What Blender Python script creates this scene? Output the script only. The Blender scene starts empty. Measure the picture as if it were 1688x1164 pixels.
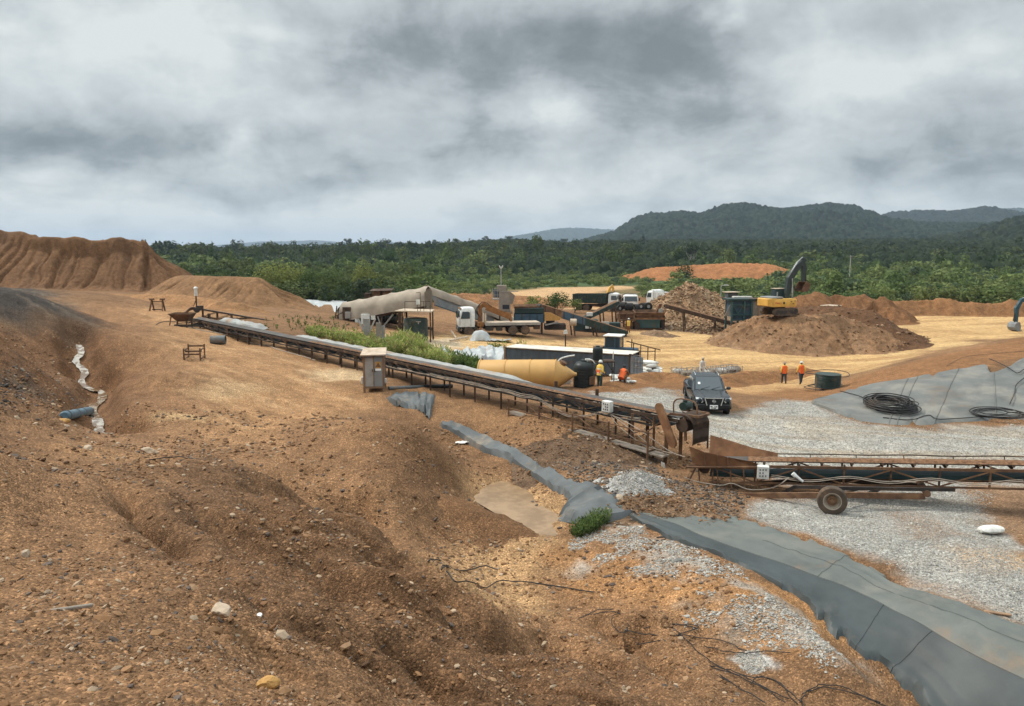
import bpy, math, random
import numpy as np
from mathutils import Vector, Matrix, Quaternion

random.seed(7)
RNG = np.random.default_rng(11)
R = math.radians
scene = bpy.context.scene
COL = scene.collection

# ------------------------------------------------------------------ camera
F, CX, CY, YH = 1260.0, 844.0, 582.0, 412.0     # focal length, centre and horizon row of the photograph (pixels)
PITCH = math.atan((CY - YH) / F)
CAMZ = 10.0
cam_data = bpy.data.cameras.new('camera')
cam = bpy.data.objects.new('camera', cam_data)
COL.objects.link(cam)
cam.location = (0, 0, CAMZ)
cam.rotation_euler = (math.pi / 2 - PITCH, 0, 0)
cam_data.sensor_width = 36
cam_data.lens = 36 * F / 1688
cam_data.clip_start = 0.05
cam_data.clip_end = 40000
scene.camera = cam

# ------------------------------------------------------------------ view, sky, sun
scene.view_settings.view_transform = 'Standard'
scene.view_settings.look = 'None'
scene.view_settings.gamma = 1
scene.view_settings.exposure = 0.0
scene.render.film_transparent = False
try:
    scene.cycles.max_bounces = 5
    scene.cycles.diffuse_bounces = 2
    scene.cycles.glossy_bounces = 2
    scene.cycles.transparent_max_bounces = 5
    scene.cycles.volume_bounces = 0
    scene.cycles.use_denoising = True
except Exception:
    pass

SUN_EL, SUN_AZ = 48.0, -68.0          # degrees; azimuth from +Y towards +X
sd = bpy.data.lights.new('sun', 'SUN')
sd.energy = 3.0
sd.angle = R(7)
sd.color = (1.0, 0.93, 0.82)
sun = bpy.data.objects.new('sun', sd)
COL.objects.link(sun)
_s = Vector((math.sin(R(SUN_AZ)) * math.cos(R(SUN_EL)), math.cos(R(SUN_AZ)) * math.cos(R(SUN_EL)), math.sin(R(SUN_EL))))
sun.rotation_euler = _s.to_track_quat('Z', 'Y').to_euler()


def ray(u, v):
    xc, yc = (u - CX) / F, (CY - v) / F
    c, s = math.cos(PITCH), math.sin(PITCH)
    return np.array([xc, c + yc * s, -s + yc * c])


def azel(u, v):
    d = ray(u, v)
    return math.atan2(d[0], d[1]), math.atan2(d[2], math.hypot(d[0], d[1]))


world = bpy.data.worlds.new('World')
scene.world = world
world.use_nodes = True
wt = world.node_tree
wt.nodes.clear()


class NT:
    """small helper for building node trees"""
    def __init__(s, tree):
        s.t = tree

    def new(s, typ, **kw):
        n = s.t.nodes.new(typ)
        for k, v in kw.items():
            setattr(n, k, v)
        return n

    def put(s, sock, v):
        if isinstance(v, bpy.types.NodeSocket):
            s.t.links.new(v, sock)
        else:
            sock.default_value = v

    def math(s, op, a, b=None, c=None, clamp=False):
        n = s.new('ShaderNodeMath', operation=op)
        n.use_clamp = clamp
        s.put(n.inputs[0], a)
        if b is not None:
            s.put(n.inputs[1], b)
        if c is not None:
            s.put(n.inputs[2], c)
        return n.outputs[0]

    def noise(s, vec, scale, detail=4, rough=.55, dist=0.0, out=0):
        n = s.new('ShaderNodeTexNoise')
        if vec is not None:
            s.put(n.inputs['Vector'], vec)
        n.inputs['Scale'].default_value = scale
        n.inputs['Detail'].default_value = detail
        n.inputs['Roughness'].default_value = rough
        n.inputs['Distortion'].default_value = dist
        return n.outputs[out]

    def ramp(s, fac, stops, interp='LINEAR'):
        n = s.new('ShaderNodeValToRGB')
        n.color_ramp.interpolation = interp
        el = n.color_ramp.elements
        while len(el) < len(stops):
            el.new(0.5)
        for e, (p, c) in zip(el, stops):
            e.position = p
            e.color = (c[0], c[1], c[2], 1) if not isinstance(c, (int, float)) else (c, c, c, 1)
        s.put(n.inputs[0], fac)
        return n.outputs[0]

    def mix(s, fac, a, b, blend='MIX'):
        n = s.new('ShaderNodeMix', data_type='RGBA', blend_type=blend)
        s.put(n.inputs[0], fac)
        for i, v in ((6, a), (7, b)):
            if not isinstance(v, bpy.types.NodeSocket) and len(v) == 3:
                v = (v[0], v[1], v[2], 1)
            s.put(n.inputs[i], v)
        return n.outputs[2]

    def smooth(s, v, lo, hi, a=0.0, b=1.0):
        n = s.new('ShaderNodeMapRange', interpolation_type='SMOOTHSTEP')
        s.put(n.inputs[0], v)
        n.inputs[1].default_value = lo
        n.inputs[2].default_value = hi
        n.inputs[3].default_value = a
        n.inputs[4].default_value = b
        return n.outputs[0]


def build_world():
    T = NT(wt)
    tc = T.new('ShaderNodeTexCoord')
    nrm = T.new('ShaderNodeVectorMath', operation='NORMALIZE')
    T.put(nrm.inputs[0], tc.outputs['Generated'])
    sep = T.new('ShaderNodeSeparateXYZ')
    T.put(sep.inputs[0], nrm.outputs[0])
    x, y, z = sep.outputs
    zc = T.math('ADD', T.math('MAXIMUM', z, 0.0), 0.34)
    cmb = T.new('ShaderNodeCombineXYZ')
    T.put(cmb.inputs[0], T.math('DIVIDE', x, zc))
    T.put(cmb.inputs[1], T.math('DIVIDE', y, zc))
    p = cmb.outputs[0]
    big = T.smooth(T.noise(p, 2.0, 7, .58, .35), .34, .64)
    med = T.smooth(T.noise(p, 5.5, 6, .6, .4), .36, .64)
    fine = T.noise(nrm.outputs[0], 13.0, 6, .62, .6)
    dsc = T.new('ShaderNodeVectorMath', operation='MULTIPLY')
    T.put(dsc.inputs[0], nrm.outputs[0])
    dsc.inputs[1].default_value = (1, 1, 1.3)
    flat = T.noise(dsc.outputs[0], 5.0, 6, .58, .35)
    # direction angles, made ragged by noise, so that cloud banks lie where the photograph has them
    rag = T.new('ShaderNodeTexNoise')
    T.put(rag.inputs['Vector'], dsc.outputs[0])
    rag.inputs['Scale'].default_value = 5.5
    rag.inputs['Detail'].default_value = 5
    rag.inputs['Roughness'].default_value = .58
    rs = T.new('ShaderNodeSeparateXYZ')
    T.put(rs.inputs[0], rag.outputs['Color'])
    az = T.math('ADD', T.math('ARCTAN2', x, y), T.math('MULTIPLY', T.math('SUBTRACT', rs.outputs[0], .5), .34))
    el = T.math('ADD', T.math('ARCSINE', z), T.math('MULTIPLY', T.math('SUBTRACT', rs.outputs[1], .5), .11))
    t = T.math('ADD', T.math('MULTIPLY', T.math('SUBTRACT', big, .5), .34), .65)
    t = T.math('ADD', t, T.math('MULTIPLY', T.math('SUBTRACT', med, .5), .13))
    t = T.math('ADD', t, T.math('MULTIPLY', T.math('SUBTRACT', flat, .5), .75))
    t = T.math('ADD', t, T.math('MULTIPLY', T.math('SUBTRACT', fine, .5), .42))
    banks = [  # u, v, half width, half height (photo pixels), lightening
        (900, 70, 240, 75, -.46), (1110, 80, 120, 90, -.16), (640, 120, 160, 60, -.12),
        (230, 240, 210, 48, -.30), (60, 215, 130, 40, -.14), (720, 235, 170, 45, -.22),
        (1080, 205, 190, 45, -.16), (1500, 30, 260, 40, -.20), (1560, 270, 230, 45, -.16), (380, 320, 170, 22, -.13),
        (150, 60, 190, 80, .22), (340, 70, 150, 60, .25), (420, 235, 45, 35, .42), (860, 200, 45, 32, .36),
        (1235, 20, 60, 28, .34), (1350, 110, 190, 55, .20), (1530, 125, 90, 28, .20),
        (60, 300, 120, 25, .25), (150, 345, 260, 26, .22), (500, 350, 200, 22, .20), (700, 330, 230, 28, .16), (1000, 320, 300, 25, .10), (1320, 318, 300, 18, .10),
        (420, 392, 420, 15, .18), (844, 378, 900, 22, .12),
    ]
    for u, v, su, sv, amt in banks:
        a0, e0 = azel(u, v)
        a1, _ = azel(u + su, v)
        _, e1 = azel(u, v - sv)
        da = T.math('DIVIDE', T.math('SUBTRACT', az, a0), abs(a1 - a0))
        de = T.math('DIVIDE', T.math('SUBTRACT', el, e0), abs(e1 - e0))
        q = T.math('ADD', T.math('MULTIPLY', da, da), T.math('MULTIPLY', de, de))
        g = T.math('EXPONENT', T.math('MULTIPLY', q, -0.75))
        t = T.math('MULTIPLY_ADD', g, amt * 1.3, t)
    colr = T.ramp(t, [(0.0, (.21, .24, .25)), (.22, (.30, .335, .35)), (.46, (.47, .515, .53)), (.70, (.60, .65, .66)), (1.0, (.77, .81, .80))])
    # an overcast sky is brightest overhead
    boost = T.smooth(z, .33, .85, 1.0, 3.1)
    sky = T.new('ShaderNodeTexSky', sky_type='NISHITA')
    sky.sun_disc = False
    sky.sun_elevation = R(SUN_EL)
    sky.sun_rotation = R(SUN_AZ)
    vm = T.new('ShaderNodeVectorMath', operation='SCALE')
    T.put(vm.inputs[0], colr)
    T.put(vm.inputs[3], T.math('MULTIPLY', boost, 10.0))
    col = T.mix(0.05, vm.outputs[0], sky.outputs[0])
    bg = T.new('ShaderNodeBackground')
    bg.inputs['Strength'].default_value = 0.1
    T.put(bg.inputs['Color'], col)
    out = T.new('ShaderNodeOutputWorld')
    T.put(out.inputs['Surface'], bg.outputs[0])


build_world()
# ------------------------------------------------------------------ materials
def mat(name, col, rough=.75, metal=0.0, var=.25, scale=3.0, dust=.35, dustcol=(.30, .17, .085), bump=.15, bscale=25.0, spec=.3, mud=0):
    m = bpy.data.materials.new(name)
    m.use_nodes = True
    T = NT(m.node_tree)
    b = m.node_tree.nodes['Principled BSDF']
    tc = T.new('ShaderNodeTexCoord').outputs['Object']
    n1 = T.noise(tc, scale, 6, .6)
    lo = tuple(c * (1 - var) for c in col)
    hi = tuple(min(1, c * (1 + var)) for c in col)
    c = T.ramp(n1, [(.3, lo), (.7, hi)])
    if dust > 0:
        n2 = T.noise(tc, scale * .7, 8, .65, .3)
        f = T.smooth(n2, .62 - dust * .45, .80 - dust * .25, 0, min(.85, dust + .35))
        c = T.mix(f, c, dustcol)
        if mud > 0:
            n3 = T.noise(tc, mud, 9, .7, .6)
            c = T.mix(T.smooth(n3, .58, .74, 0, .6), c, (.22, .135, .075))
    T.put(b.inputs['Base Color'], c)
    b.inputs['Roughness'].default_value = rough
    b.inputs['Metallic'].default_value = metal
    b.inputs['Specular IOR Level'].default_value = spec
    if bump > 0:
        bn = T.new('ShaderNodeBump')
        bn.inputs['Strength'].default_value = bump
        bn.inputs['Distance'].default_value = .02
        T.put(bn.inputs['Height'], T.noise(tc, bscale, 5, .6))
        T.put(b.inputs['Normal'], bn.outputs[0])
    return m


M = {}


def defmats():
    D = [
        ('rust', (.125, .068, .040), dict(rough=.85, dust=.35, scale=2, var=.45)),
        ('rust_dark', (.060, .038, .026), dict(rough=.85, dust=.25, scale=2, var=.4)),
        ('rust_orange', (.155, .072, .034), dict(rough=.85, dust=.35, scale=2, var=.4)),
        ('dark_steel', (.035, .030, .027), dict(rough=.7, dust=.3, dustcol=(.14, .085, .05))),
        ('belt', (.085, .080, .076), dict(rough=.8, dust=.35, dustcol=(.17, .11, .07), scale=1.2)),
        ('belt_dark', (.030, .034, .034), dict(rough=.7, dust=.1)),
        ('return_belt', (.020, .042, .044), dict(rough=.6, dust=.1)),
        ('ore', (.16, .085, .045), dict(rough=.95, dust=.2, scale=9, var=.6, bump=.8, bscale=14)),
        ('rubber', (.022, .021, .020), dict(rough=.85, dust=.3, dustcol=(.12, .075, .045))),
        ('tyre_dusty', (.075, .058, .045), dict(rough=.9, dust=.4, dustcol=(.2, .125, .075))),
        ('white_paint', (.66, .66, .63), dict(rough=.45, dust=.12, scale=1.2, bump=0)),
        ('white_box', (.62, .62, .58), dict(rough=.5, dust=.08, scale=3, bump=0)),
        ('white_sack', (.66, .65, .60), dict(rough=.8, dust=.15, scale=5)),
        ('grey_sack', (.42, .41, .38), dict(rough=.8, dust=.25, scale=5)),
        ('cabinet_steel', (.30, .285, .265), dict(rough=.65, dust=.3, scale=1.5, dustcol=(.27, .15, .08))),
        ('cabinet_frame', (.19, .115, .07), dict(rough=.8, dust=.3)),
        ('cabinet_roof', (.46, .37, .28), dict(rough=.8, dust=.25)),
        ('tarp_tan', (.33, .275, .215), dict(mud=.5, rough=.85, dust=.22, dustcol=(.26, .18, .12), scale=.7, bump=.3, bscale=6)),
        ('tarp_grey', (.38, .40, .40), dict(mud=.6, rough=.65, dust=.18, scale=.9, bump=.3, bscale=6)),
        ('tarp_white', (.29, .295, .285), dict(rough=.7, dust=.3, scale=1.2)),
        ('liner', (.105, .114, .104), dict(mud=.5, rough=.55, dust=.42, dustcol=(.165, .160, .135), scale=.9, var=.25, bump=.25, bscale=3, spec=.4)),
        ('liner_shaded', (.038, .047, .048), dict(mud=.4, rough=.58, dust=.22, dustcol=(.10, .095, .08), scale=.8, var=.3, bump=.25, bscale=3, spec=.5)),  # the same liner, darkened: shade of the canal face is in the colour
        ('liner_light', (.130, .134, .128), dict(mud=.25, rough=.75, spec=.2, dust=.45, dustcol=(.235, .22, .19), scale=.6, var=.2, bump=.2, bscale=2.5)),
        ('geotextile', (.105, .114, .116), dict(mud=.9, rough=.8, dust=.25, dustcol=(.32, .25, .18), scale=1.2)),
        ('container', (.165, .20, .23), dict(mud=.5, rough=.6, dust=.22, dustcol=(.2, .135, .09), scale=.8)),
        ('container_roof', (.62, .58, .50), dict(rough=.7, dust=.3, dustcol=(.3, .18, .1), scale=.8)),
        ('silo', (.52, .30, .10), dict(mud=.5, rough=.55, dust=.2, dustcol=(.36, .20, .09), scale=.6, var=.12)),
        ('tank_black', (.014, .019, .019), dict(rough=.45, dust=.14, dustcol=(.08, .055, .035))),
        ('tank_green', (.022, .042, .036), dict(rough=.5, dust=.25, dustcol=(.15, .1, .06))),
        ('teal', (.035, .085, .088), dict(rough=.55, dust=.25, dustcol=(.17, .105, .06), scale=1.2)),
        ('teal_blue', (.045, .085, .125), dict(rough=.55, dust=.25, dustcol=(.17, .11, .07), scale=1.2)),
        ('frame_green', (.020, .040, .038), dict(rough=.6, dust=.2, dustcol=(.13, .08, .05))),
        ('steel_grey', (.20, .215, .22), dict(rough=.6, dust=.3, scale=1.2)),
        ('digger_yellow', (.60, .345, .075), dict(rough=.5, dust=.22, dustcol=(.28, .16, .07), scale=1.2, bump=0)),
        ('boom_grey', (.030, .042, .042), dict(rough=.5, dust=.15, dustcol=(.13, .09, .06))),
        ('boom_blue', (.030, .075, .095), dict(rough=.5, dust=.15)),
        ('crane_orange', (.24, .10, .030), dict(rough=.6, dust=.3)),
        ('car_paint', (.020, .026, .031), dict(rough=.22, metal=.3, var=.1, dust=.08, dustcol=(.16, .11, .08), bump=0, spec=.6)),
        ('chrome', (.60, .62, .62), dict(rough=.2, metal=.8, var=.05, dust=0, bump=0)),
        ('black_plastic', (.012, .012, .013), dict(rough=.5, dust=.06, bump=0)),
        ('glass', (.045, .060, .070), dict(rough=.08, dust=0, var=.1, bump=0, spec=.9)),
        ('lamp_glass', (.55, .57, .58), dict(rough=.12, dust=0, bump=0, spec=.8)),
        ('plate', (.80, .80, .78), dict(rough=.5, dust=0, bump=0, var=.03)),
        ('ink', (.03, .03, .04), dict(rough=.6, dust=0, bump=0)),
        ('orange_vest', (.75, .135, .035), dict(rough=.8, dust=0, bump=0, var=.1)),
        ('yellow_vest', (.72, .48, .10), dict(rough=.8, dust=0, bump=0, var=.1)),
        ('silver_tape', (.70, .70, .66), dict(rough=.4, dust=0, bump=0)),
        ('skin', (.075, .040, .026), dict(rough=.6, dust=0, bump=0, var=.1)),
        ('navy', (.035, .045, .060), dict(rough=.9, dust=.2)),
        ('green_trousers', (.030, .055, .050), dict(rough=.9, dust=.1)),
        ('white_shirt', (.62, .60, .56), dict(rough=.9, dust=.15)),
        ('brown_clothes', (.22, .12, .06), dict(rough=.9, dust=.2)),
        ('boots', (.05, .04, .03), dict(rough=.8, dust=.4)),
        ('wood', (.26, .165, .10), dict(rough=.85, dust=.2, scale=4)),
        ('wood_grey', (.27, .23, .19), dict(rough=.85, dust=.25, scale=4)),
        ('concrete', (.25, .215, .18), dict(rough=.9, dust=.3, scale=1.2)),
        ('pipe_blue', (.085, .145, .185), dict(rough=.5, dust=.25, scale=2)),
        ('pipe_grey', (.105, .120, .125), dict(rough=.6, dust=.25, scale=2)),
        ('pipe_black', (.016, .016, .017), dict(rough=.5, dust=.2, dustcol=(.10, .065, .04))),
        ('cable', (.022, .021, .021), dict(rough=.6, dust=.3, dustcol=(.13, .085, .055), scale=.6, bump=0)),
        ('cable_pale', (.33, .28, .23), dict(rough=.7, dust=.2, bump=0)),
        ('rock', (.30, .20, .12), dict(rough=.9, dust=.25, scale=6, bump=.6, bscale=20)),
        ('rock_pale', (.42, .33, .24), dict(rough=.9, dust=.3, scale=6, bump=.6, bscale=20)),
        ('rock_yellow', (.45, .25, .085), dict(rough=.9, dust=.1, scale=6, bump=.6, bscale=20)),
        ('rock_dark', (.085, .080, .075), dict(rough=.9, dust=.25, scale=6, bump=.6, bscale=20)),
        ('bark', (.14, .115, .09), dict(rough=.95, dust=0, scale=6)),
        ('bark_pale', (.40, .37, .32), dict(rough=.9, dust=0, scale=3)),
        ('galv', (.38, .39, .39), dict(rough=.5, metal=.3, dust=.12)),
        ('cone_red', (.55, .12, .05), dict(rough=.6, dust=.1)),
    ]
    for n, c, kw in D:
        M[n] = mat(n, c, **kw)


defmats()


def leafmat(name, attr='leaf', trans=.35):
    m = bpy.data.materials.new(name)
    m.use_nodes = True
    T = NT(m.node_tree)
    b = m.node_tree.nodes['Principled BSDF']
    a = T.new('ShaderNodeAttribute', attribute_name=attr)
    T.put(b.inputs['Base Color'], a.outputs['Color'])
    b.inputs['Roughness'].default_value = .75
    b.inputs['Specular IOR Level'].default_value = .12
    tr = T.new('ShaderNodeBsdfTranslucent')
    T.put(tr.inputs['Color'], a.outputs['Color'])
    mx = T.new('ShaderNodeMixShader')
    mx.inputs[0].default_value = trans
    T.put(mx.inputs[1], b.outputs[0])
    T.put(mx.inputs[2], tr.outputs[0])
    if trans > 0:
        T.put(next(n for n in m.node_tree.nodes if n.type == 'OUTPUT_MATERIAL').inputs['Surface'], mx.outputs[0])
    return m


M['leaf'] = leafmat('leaf')
M['stone'] = leafmat('stone', 'leaf', 0)


# ------------------------------------------------------------------ objects, names, labels
def tag(o, label=None, cat=None, group=None, kind=None):
    if label:
        o['label'] = label
    if cat:
        o['category'] = cat
    if group:
        o['group'] = group
    if kind:
        o['kind'] = kind
    return o


def thing(name, label, cat, loc=(0, 0, 0), rz=0.0, group=None):
    o = bpy.data.objects.new(name, None)
    COL.objects.link(o)
    o.empty_display_size = .3
    o.location = Vector([float(v) for v in loc])
    o.rotation_euler = (0, 0, rz)
    return tag(o, label, cat, group)


def mesh_obj(name, verts, faces, material, parent=None, smooth=False):
    me = bpy.data.meshes.new(name)
    me.from_pydata([tuple(map(float, v)) for v in verts], [], faces)
    me.update()
    if material is not None:
        me.materials.append(material)
    if smooth:
        me.polygons.foreach_set('use_smooth', [True] * len(me.polygons))
    o = bpy.data.objects.new(name, me)
    COL.objects.link(o)
    if parent is not None:
        o.parent = parent
    return o


def np_mesh(name, co, quads, material, colors=None, attr='col', floats=None, smooth=True):
    """a big mesh from numpy arrays; quads (n,4) or triangles (n,3)"""
    me = bpy.data.meshes.new(name)
    k = quads.shape[1]
    me.vertices.add(len(co))
    me.vertices.foreach_set('co', np.ascontiguousarray(co, dtype=np.float32).ravel())
    me.loops.add(quads.size)
    me.loops.foreach_set('vertex_index', np.ascontiguousarray(quads, dtype=np.int32).ravel())
    me.polygons.add(len(quads))
    me.polygons.foreach_set('loop_start', np.arange(0, quads.size, k, dtype=np.int32))
    me.update(calc_edges=True)
    me.polygons.foreach_set('use_smooth', np.full(len(quads), smooth))
    if colors is not None:
        a = me.color_attributes.new(attr, 'FLOAT_COLOR', 'POINT')
        c4 = np.ones((len(co), 4), dtype=np.float32)
        c4[:, :3] = colors
        a.data.foreach_set('color', c4.ravel())
    for nm, arr in (floats or {}).items():
        a = me.attributes.new(nm, 'FLOAT', 'POINT')
        a.data.foreach_set('value', np.ascontiguousarray(arr, dtype=np.float32))
    if material is not None:
        me.materials.append(material)
    o = bpy.data.objects.new(name, me)
    COL.objects.link(o)
    return o


V = lambda *a: Vector(a)


class MB:
    """collects shapes in the coordinates of a thing and links them as one mesh object"""
    def __init__(s):
        s.v = []
        s.f = []

    def add(s, vs, fs):
        n = len(s.v)
        s.v += [tuple(map(float, q)) for q in vs]
        s.f += [tuple(i + n for i in f) for f in fs]
        return s

    def box(s, c, d, rz=0.0, bev=0.0, rx=0.0, ry=0.0):
        hx, hy, hz = d[0] / 2, d[1] / 2, d[2] / 2
        m = Matrix.Rotation(rz, 3, 'Z') @ Matrix.Rotation(ry, 3, 'Y') @ Matrix.Rotation(rx, 3, 'X')
        c = Vector(c)
        if bev <= 0:
            p = [(x, y, z) for z in (-hz, hz) for y in (-hy, hy) for x in (-hx, hx)]
            return s.add([c + m @ Vector(q) for q in p], [(0, 2, 3, 1), (4, 5, 7, 6), (0, 1, 5, 4), (2, 6, 7, 3), (0, 4, 6, 2), (1, 3, 7, 5)])
        b = min(bev, hx * .9, hy * .9, hz * .9)
        rings = []
        for z, ins in ((-hz, b), (-hz + b, 0), (hz - b, 0), (hz, b)):
            ax, ay = hx - ins, hy - ins
            k = b * .5 if ins == 0 else b * .3
            rings.append([(-ax + k, -ay, z), (ax - k, -ay, z), (ax, -ay + k, z), (ax, ay - k, z), (ax - k, ay, z), (-ax + k, ay, z), (-ax, ay - k, z), (-ax, -ay + k, z)])
        return s.loft([[c + m @ Vector(q) for q in r] for r in rings])

    def loft(s, rings, closed=True, caps=True):
        n = len(rings[0])
        vs = [q for r in rings for q in r]
        fs = []
        for i in range(len(rings) - 1):
            for j in range(n if closed else n - 1):
                k = (j + 1) % n
                fs.append((i * n + j, i * n + k, (i + 1) * n + k, (i + 1) * n + j))
        if caps and closed:
            fs.append(tuple(range(n - 1, -1, -1)))
            fs.append(tuple(range((len(rings) - 1) * n, len(rings) * n)))
        return s.add(vs, fs)

    def bar(s, p, q, w, h=None, up=(0, 0, 1)):
        """a rectangular bar from p to q, w wide and h high"""
        h = h or w
        p, q = Vector(p), Vector(q)
        d = (q - p)
        if d.length < 1e-6:
            return s
        d.normalize()
        u = Vector(up)
        sd_ = d.cross(u)
        if sd_.length < 1e-3:
            sd_ = d.cross(Vector((1, 0, 0)))
        sd_.normalize()
        u = sd_.cross(d)
        o = [sd_ * (a * w / 2) + u * (b * h / 2) for a, b in ((-1, -1), (1, -1), (1, 1), (-1, 1))]
        return s.loft([[p + k for k in o], [q + k for k in o]])

    def tube(s, pts, r, n=8, closed=False, caps=True):
        pts = [Vector(p) for p in pts]
        rs = r if isinstance(r, (list, tuple)) else [r] * len(pts)
        rings = []
        ref = None
        for i, p in enumerate(pts):
            a = pts[max(0, i - 1)]
            b = pts[min(len(pts) - 1, i + 1)]
            if closed:
                a, b = pts[i - 1], pts[(i + 1) % len(pts)]
            d = (b - a)
            if d.length < 1e-9:
                d = Vector((0, 0, 1))
            d.normalize()
            if ref is None:
                ref = Vector((0, 0, 1)) if abs(d.z) < .9 else Vector((1, 0, 0))
            x = d.cross(ref)
            if x.length < 1e-4:
                x = d.cross(Vector((0, 1, 0)))
            x.normalize()
            y = x.cross(d)
            ref = y
            rings.append([p + x * (math.cos(t) * rs[i]) + y * (math.sin(t) * rs[i]) for t in [2 * math.pi * k / n for k in range(n)]])
        if closed:
            rings.append(rings[0])
        return s.loft(rings, True, caps and not closed)

    def cyl(s, p, q, r1, r2=None, n=16):
        return s.tube([p, q], [r1, r1 if r2 is None else r2], n)

    def lathe(s, prof, o=(0, 0, 0), axis=(0, 0, 1), n=24, caps=True):
        """prof: (radius, height) pairs along the axis"""
        q = Vector((0, 0, 1)).rotation_difference(Vector(axis))
        o = Vector(o)
        rings = [[o + q @ Vector((math.cos(t) * r, math.sin(t) * r, h)) for t in [2 * math.pi * k / n for k in range(n)]] for r, h in prof]
        return s.loft(rings, True, caps)

    def prism(s, poly, a, b, fn):
        """poly in 2-D, extruded from a to b; fn(x, y, t) gives the point"""
        return s.loft([[fn(x, y, t) for x, y in poly] for t in (a, b)])

    def quad(s, a, b, c, d):
        return s.add([a, b, c, d], [(0, 1, 2, 3)])

    def slab(s, pts, t=.03):
        """a thin plate: polygon pts (3-D) thickened by t along its normal"""
        pts = [Vector(p) for p in pts]
        nrm = Vector((0, 0, 0))
        for i in range(len(pts)):
            nrm += pts[i].cross(pts[(i + 1) % len(pts)])
        nrm.normalize()
        return s.loft([[p - nrm * t / 2 for p in pts], [p + nrm * t / 2 for p in pts]])

    def sheet(s, rows, t=.03):
        """a grid of 3-D points with a little thickness"""
        m, n = len(rows), len(rows[0])
        top = [Vector(p) for r in rows for p in r]
        bot = [p - Vector((0, 0, t)) for p in top]
        fs = []
        for i in range(m - 1):
            for j in range(n - 1):
                a = i * n + j
                fs.append((a, a + 1, a + n + 1, a + n))
                fs.append((a + m * n, a + n + m * n, a + n + 1 + m * n, a + 1 + m * n))
        edge = [(i * n, (i + 1) * n) for i in range(m - 1)] + [((i + 1) * n + n - 1, i * n + n - 1) for i in range(m - 1)]
        edge += [(j + 1, j) for j in range(n - 1)] + [((m - 1) * n + j, (m - 1) * n + j + 1) for j in range(n - 1)]
        for a, b in edge:
            fs.append((a, b, b + m * n, a + m * n))
        return s.add(top + bot, fs)

    def rock(s, c, d, seed=0, sub=2, rz=0.0, rough=.25):
        import bmesh
        bm = bmesh.new()
        bmesh.ops.create_icosphere(bm, subdivisions=sub, radius=.5)
        rr = random.Random(seed)
        pl = [Vector((rr.gauss(0, 1), rr.gauss(0, 1), rr.gauss(0, 1))).normalized() for _ in range(9)]
        cut = [rr.uniform(.26, .46) for _ in pl]
        m = Matrix.Rotation(rz, 3, 'Z')
        vs = []
        for v in bm.verts:
            p = v.co.copy()
            for n_, k in zip(pl, cut):
                e = p.dot(n_) - k
                if e > 0:
                    p -= n_ * e * (1 - rough * .3)
            p += Vector((rr.uniform(-1, 1), rr.uniform(-1, 1), rr.uniform(-1, 1))) * .02
            vs.append(Vector(c) + m @ Vector((p.x * d[0] * 1.15, p.y * d[1] * 1.15, p.z * d[2] * 1.15)))
        fs = [tuple(v.index for v in f.verts) for f in bm.faces]
        bm.free()
        return s.add(vs, fs)

    def build(s, name, material, parent=None, smooth=False, world=False):
        v = s.v
        if world and parent is not None:
            L = parent.location
            c, q = math.cos(-parent.rotation_euler[2]), math.sin(-parent.rotation_euler[2])
            v = [((x - L.x) * c - (y - L.y) * q, (x - L.x) * q + (y - L.y) * c, z - L.z) for x, y, z in v]
        o = mesh_obj(name, v, s.f, M[material] if isinstance(material, str) else material, parent, smooth)
        if smooth:
            try:
                o.data.set_sharp_from_angle(angle=R(38))
            except Exception:
                pass
        return o


def part(name, material, parent, fn, smooth=False, world=False):
    b = MB()
    fn(b)
    return b.build(name, material, parent, smooth, world)


def kids(o):
    return list(o.children)


def copy_tree(o, parent=None):
    c = o.copy()
    COL.objects.link(c)
    c.parent = parent
    for ch in kids(o):
        copy_tree(ch, c)
    return c


def spline(pts, n=8):
    """Catmull-Rom through pts"""
    pts = [Vector(p) for p in pts]
    if len(pts) < 3:
        return pts
    out = []
    P = [pts[0] * 2 - pts[1]] + pts + [pts[-1] * 2 - pts[-2]]
    for i in range(1, len(P) - 2):
        a, b, c, d = P[i - 1], P[i], P[i + 1], P[i + 2]
        for k in range(n):
            t = k / n
            out.append(.5 * ((2 * b) + (c - a) * t + (2 * a - 5 * b + 4 * c - d) * t * t + (3 * b - a - 3 * c + d) * t ** 3))
    out.append(pts[-1])
    return out


def text_mesh(txt, size, name, material, parent, loc, rot, depth=.004):
    """real lettering, turned into a mesh"""
    cu = bpy.data.curves.new(name, 'FONT')
    cu.body = txt
    cu.size = size
    cu.extrude = depth
    cu.align_x = 'CENTER'
    cu.align_y = 'CENTER'
    o = bpy.data.objects.new(name, cu)
    COL.objects.link(o)
    bpy.context.view_layer.update()
    dg = bpy.context.evaluated_depsgraph_get()
    me = bpy.data.meshes.new_from_object(o.evaluated_get(dg))
    bpy.data.objects.remove(o)
    bpy.data.curves.remove(cu)
    me.materials.clear()
    me.materials.append(M[material])
    q = bpy.data.objects.new(name, me)
    COL.objects.link(q)
    q.parent = parent
    q.location = loc
    q.rotation_euler = rot
    return q
# ------------------------------------------------------------------ terrain
def pz(u, v, h):
    """the point on the sight line (u, v) that lies h metres below the eye"""
    d = ray(u, v)
    t = -h / d[2]
    return np.array([d[0] * t, d[1] * t, CAMZ - h])


def pd(u, v, Y):
    d = ray(u, v)
    t = Y / d[1]
    return np.array([d[0] * t, Y, CAMZ + d[2] * t])


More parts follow.
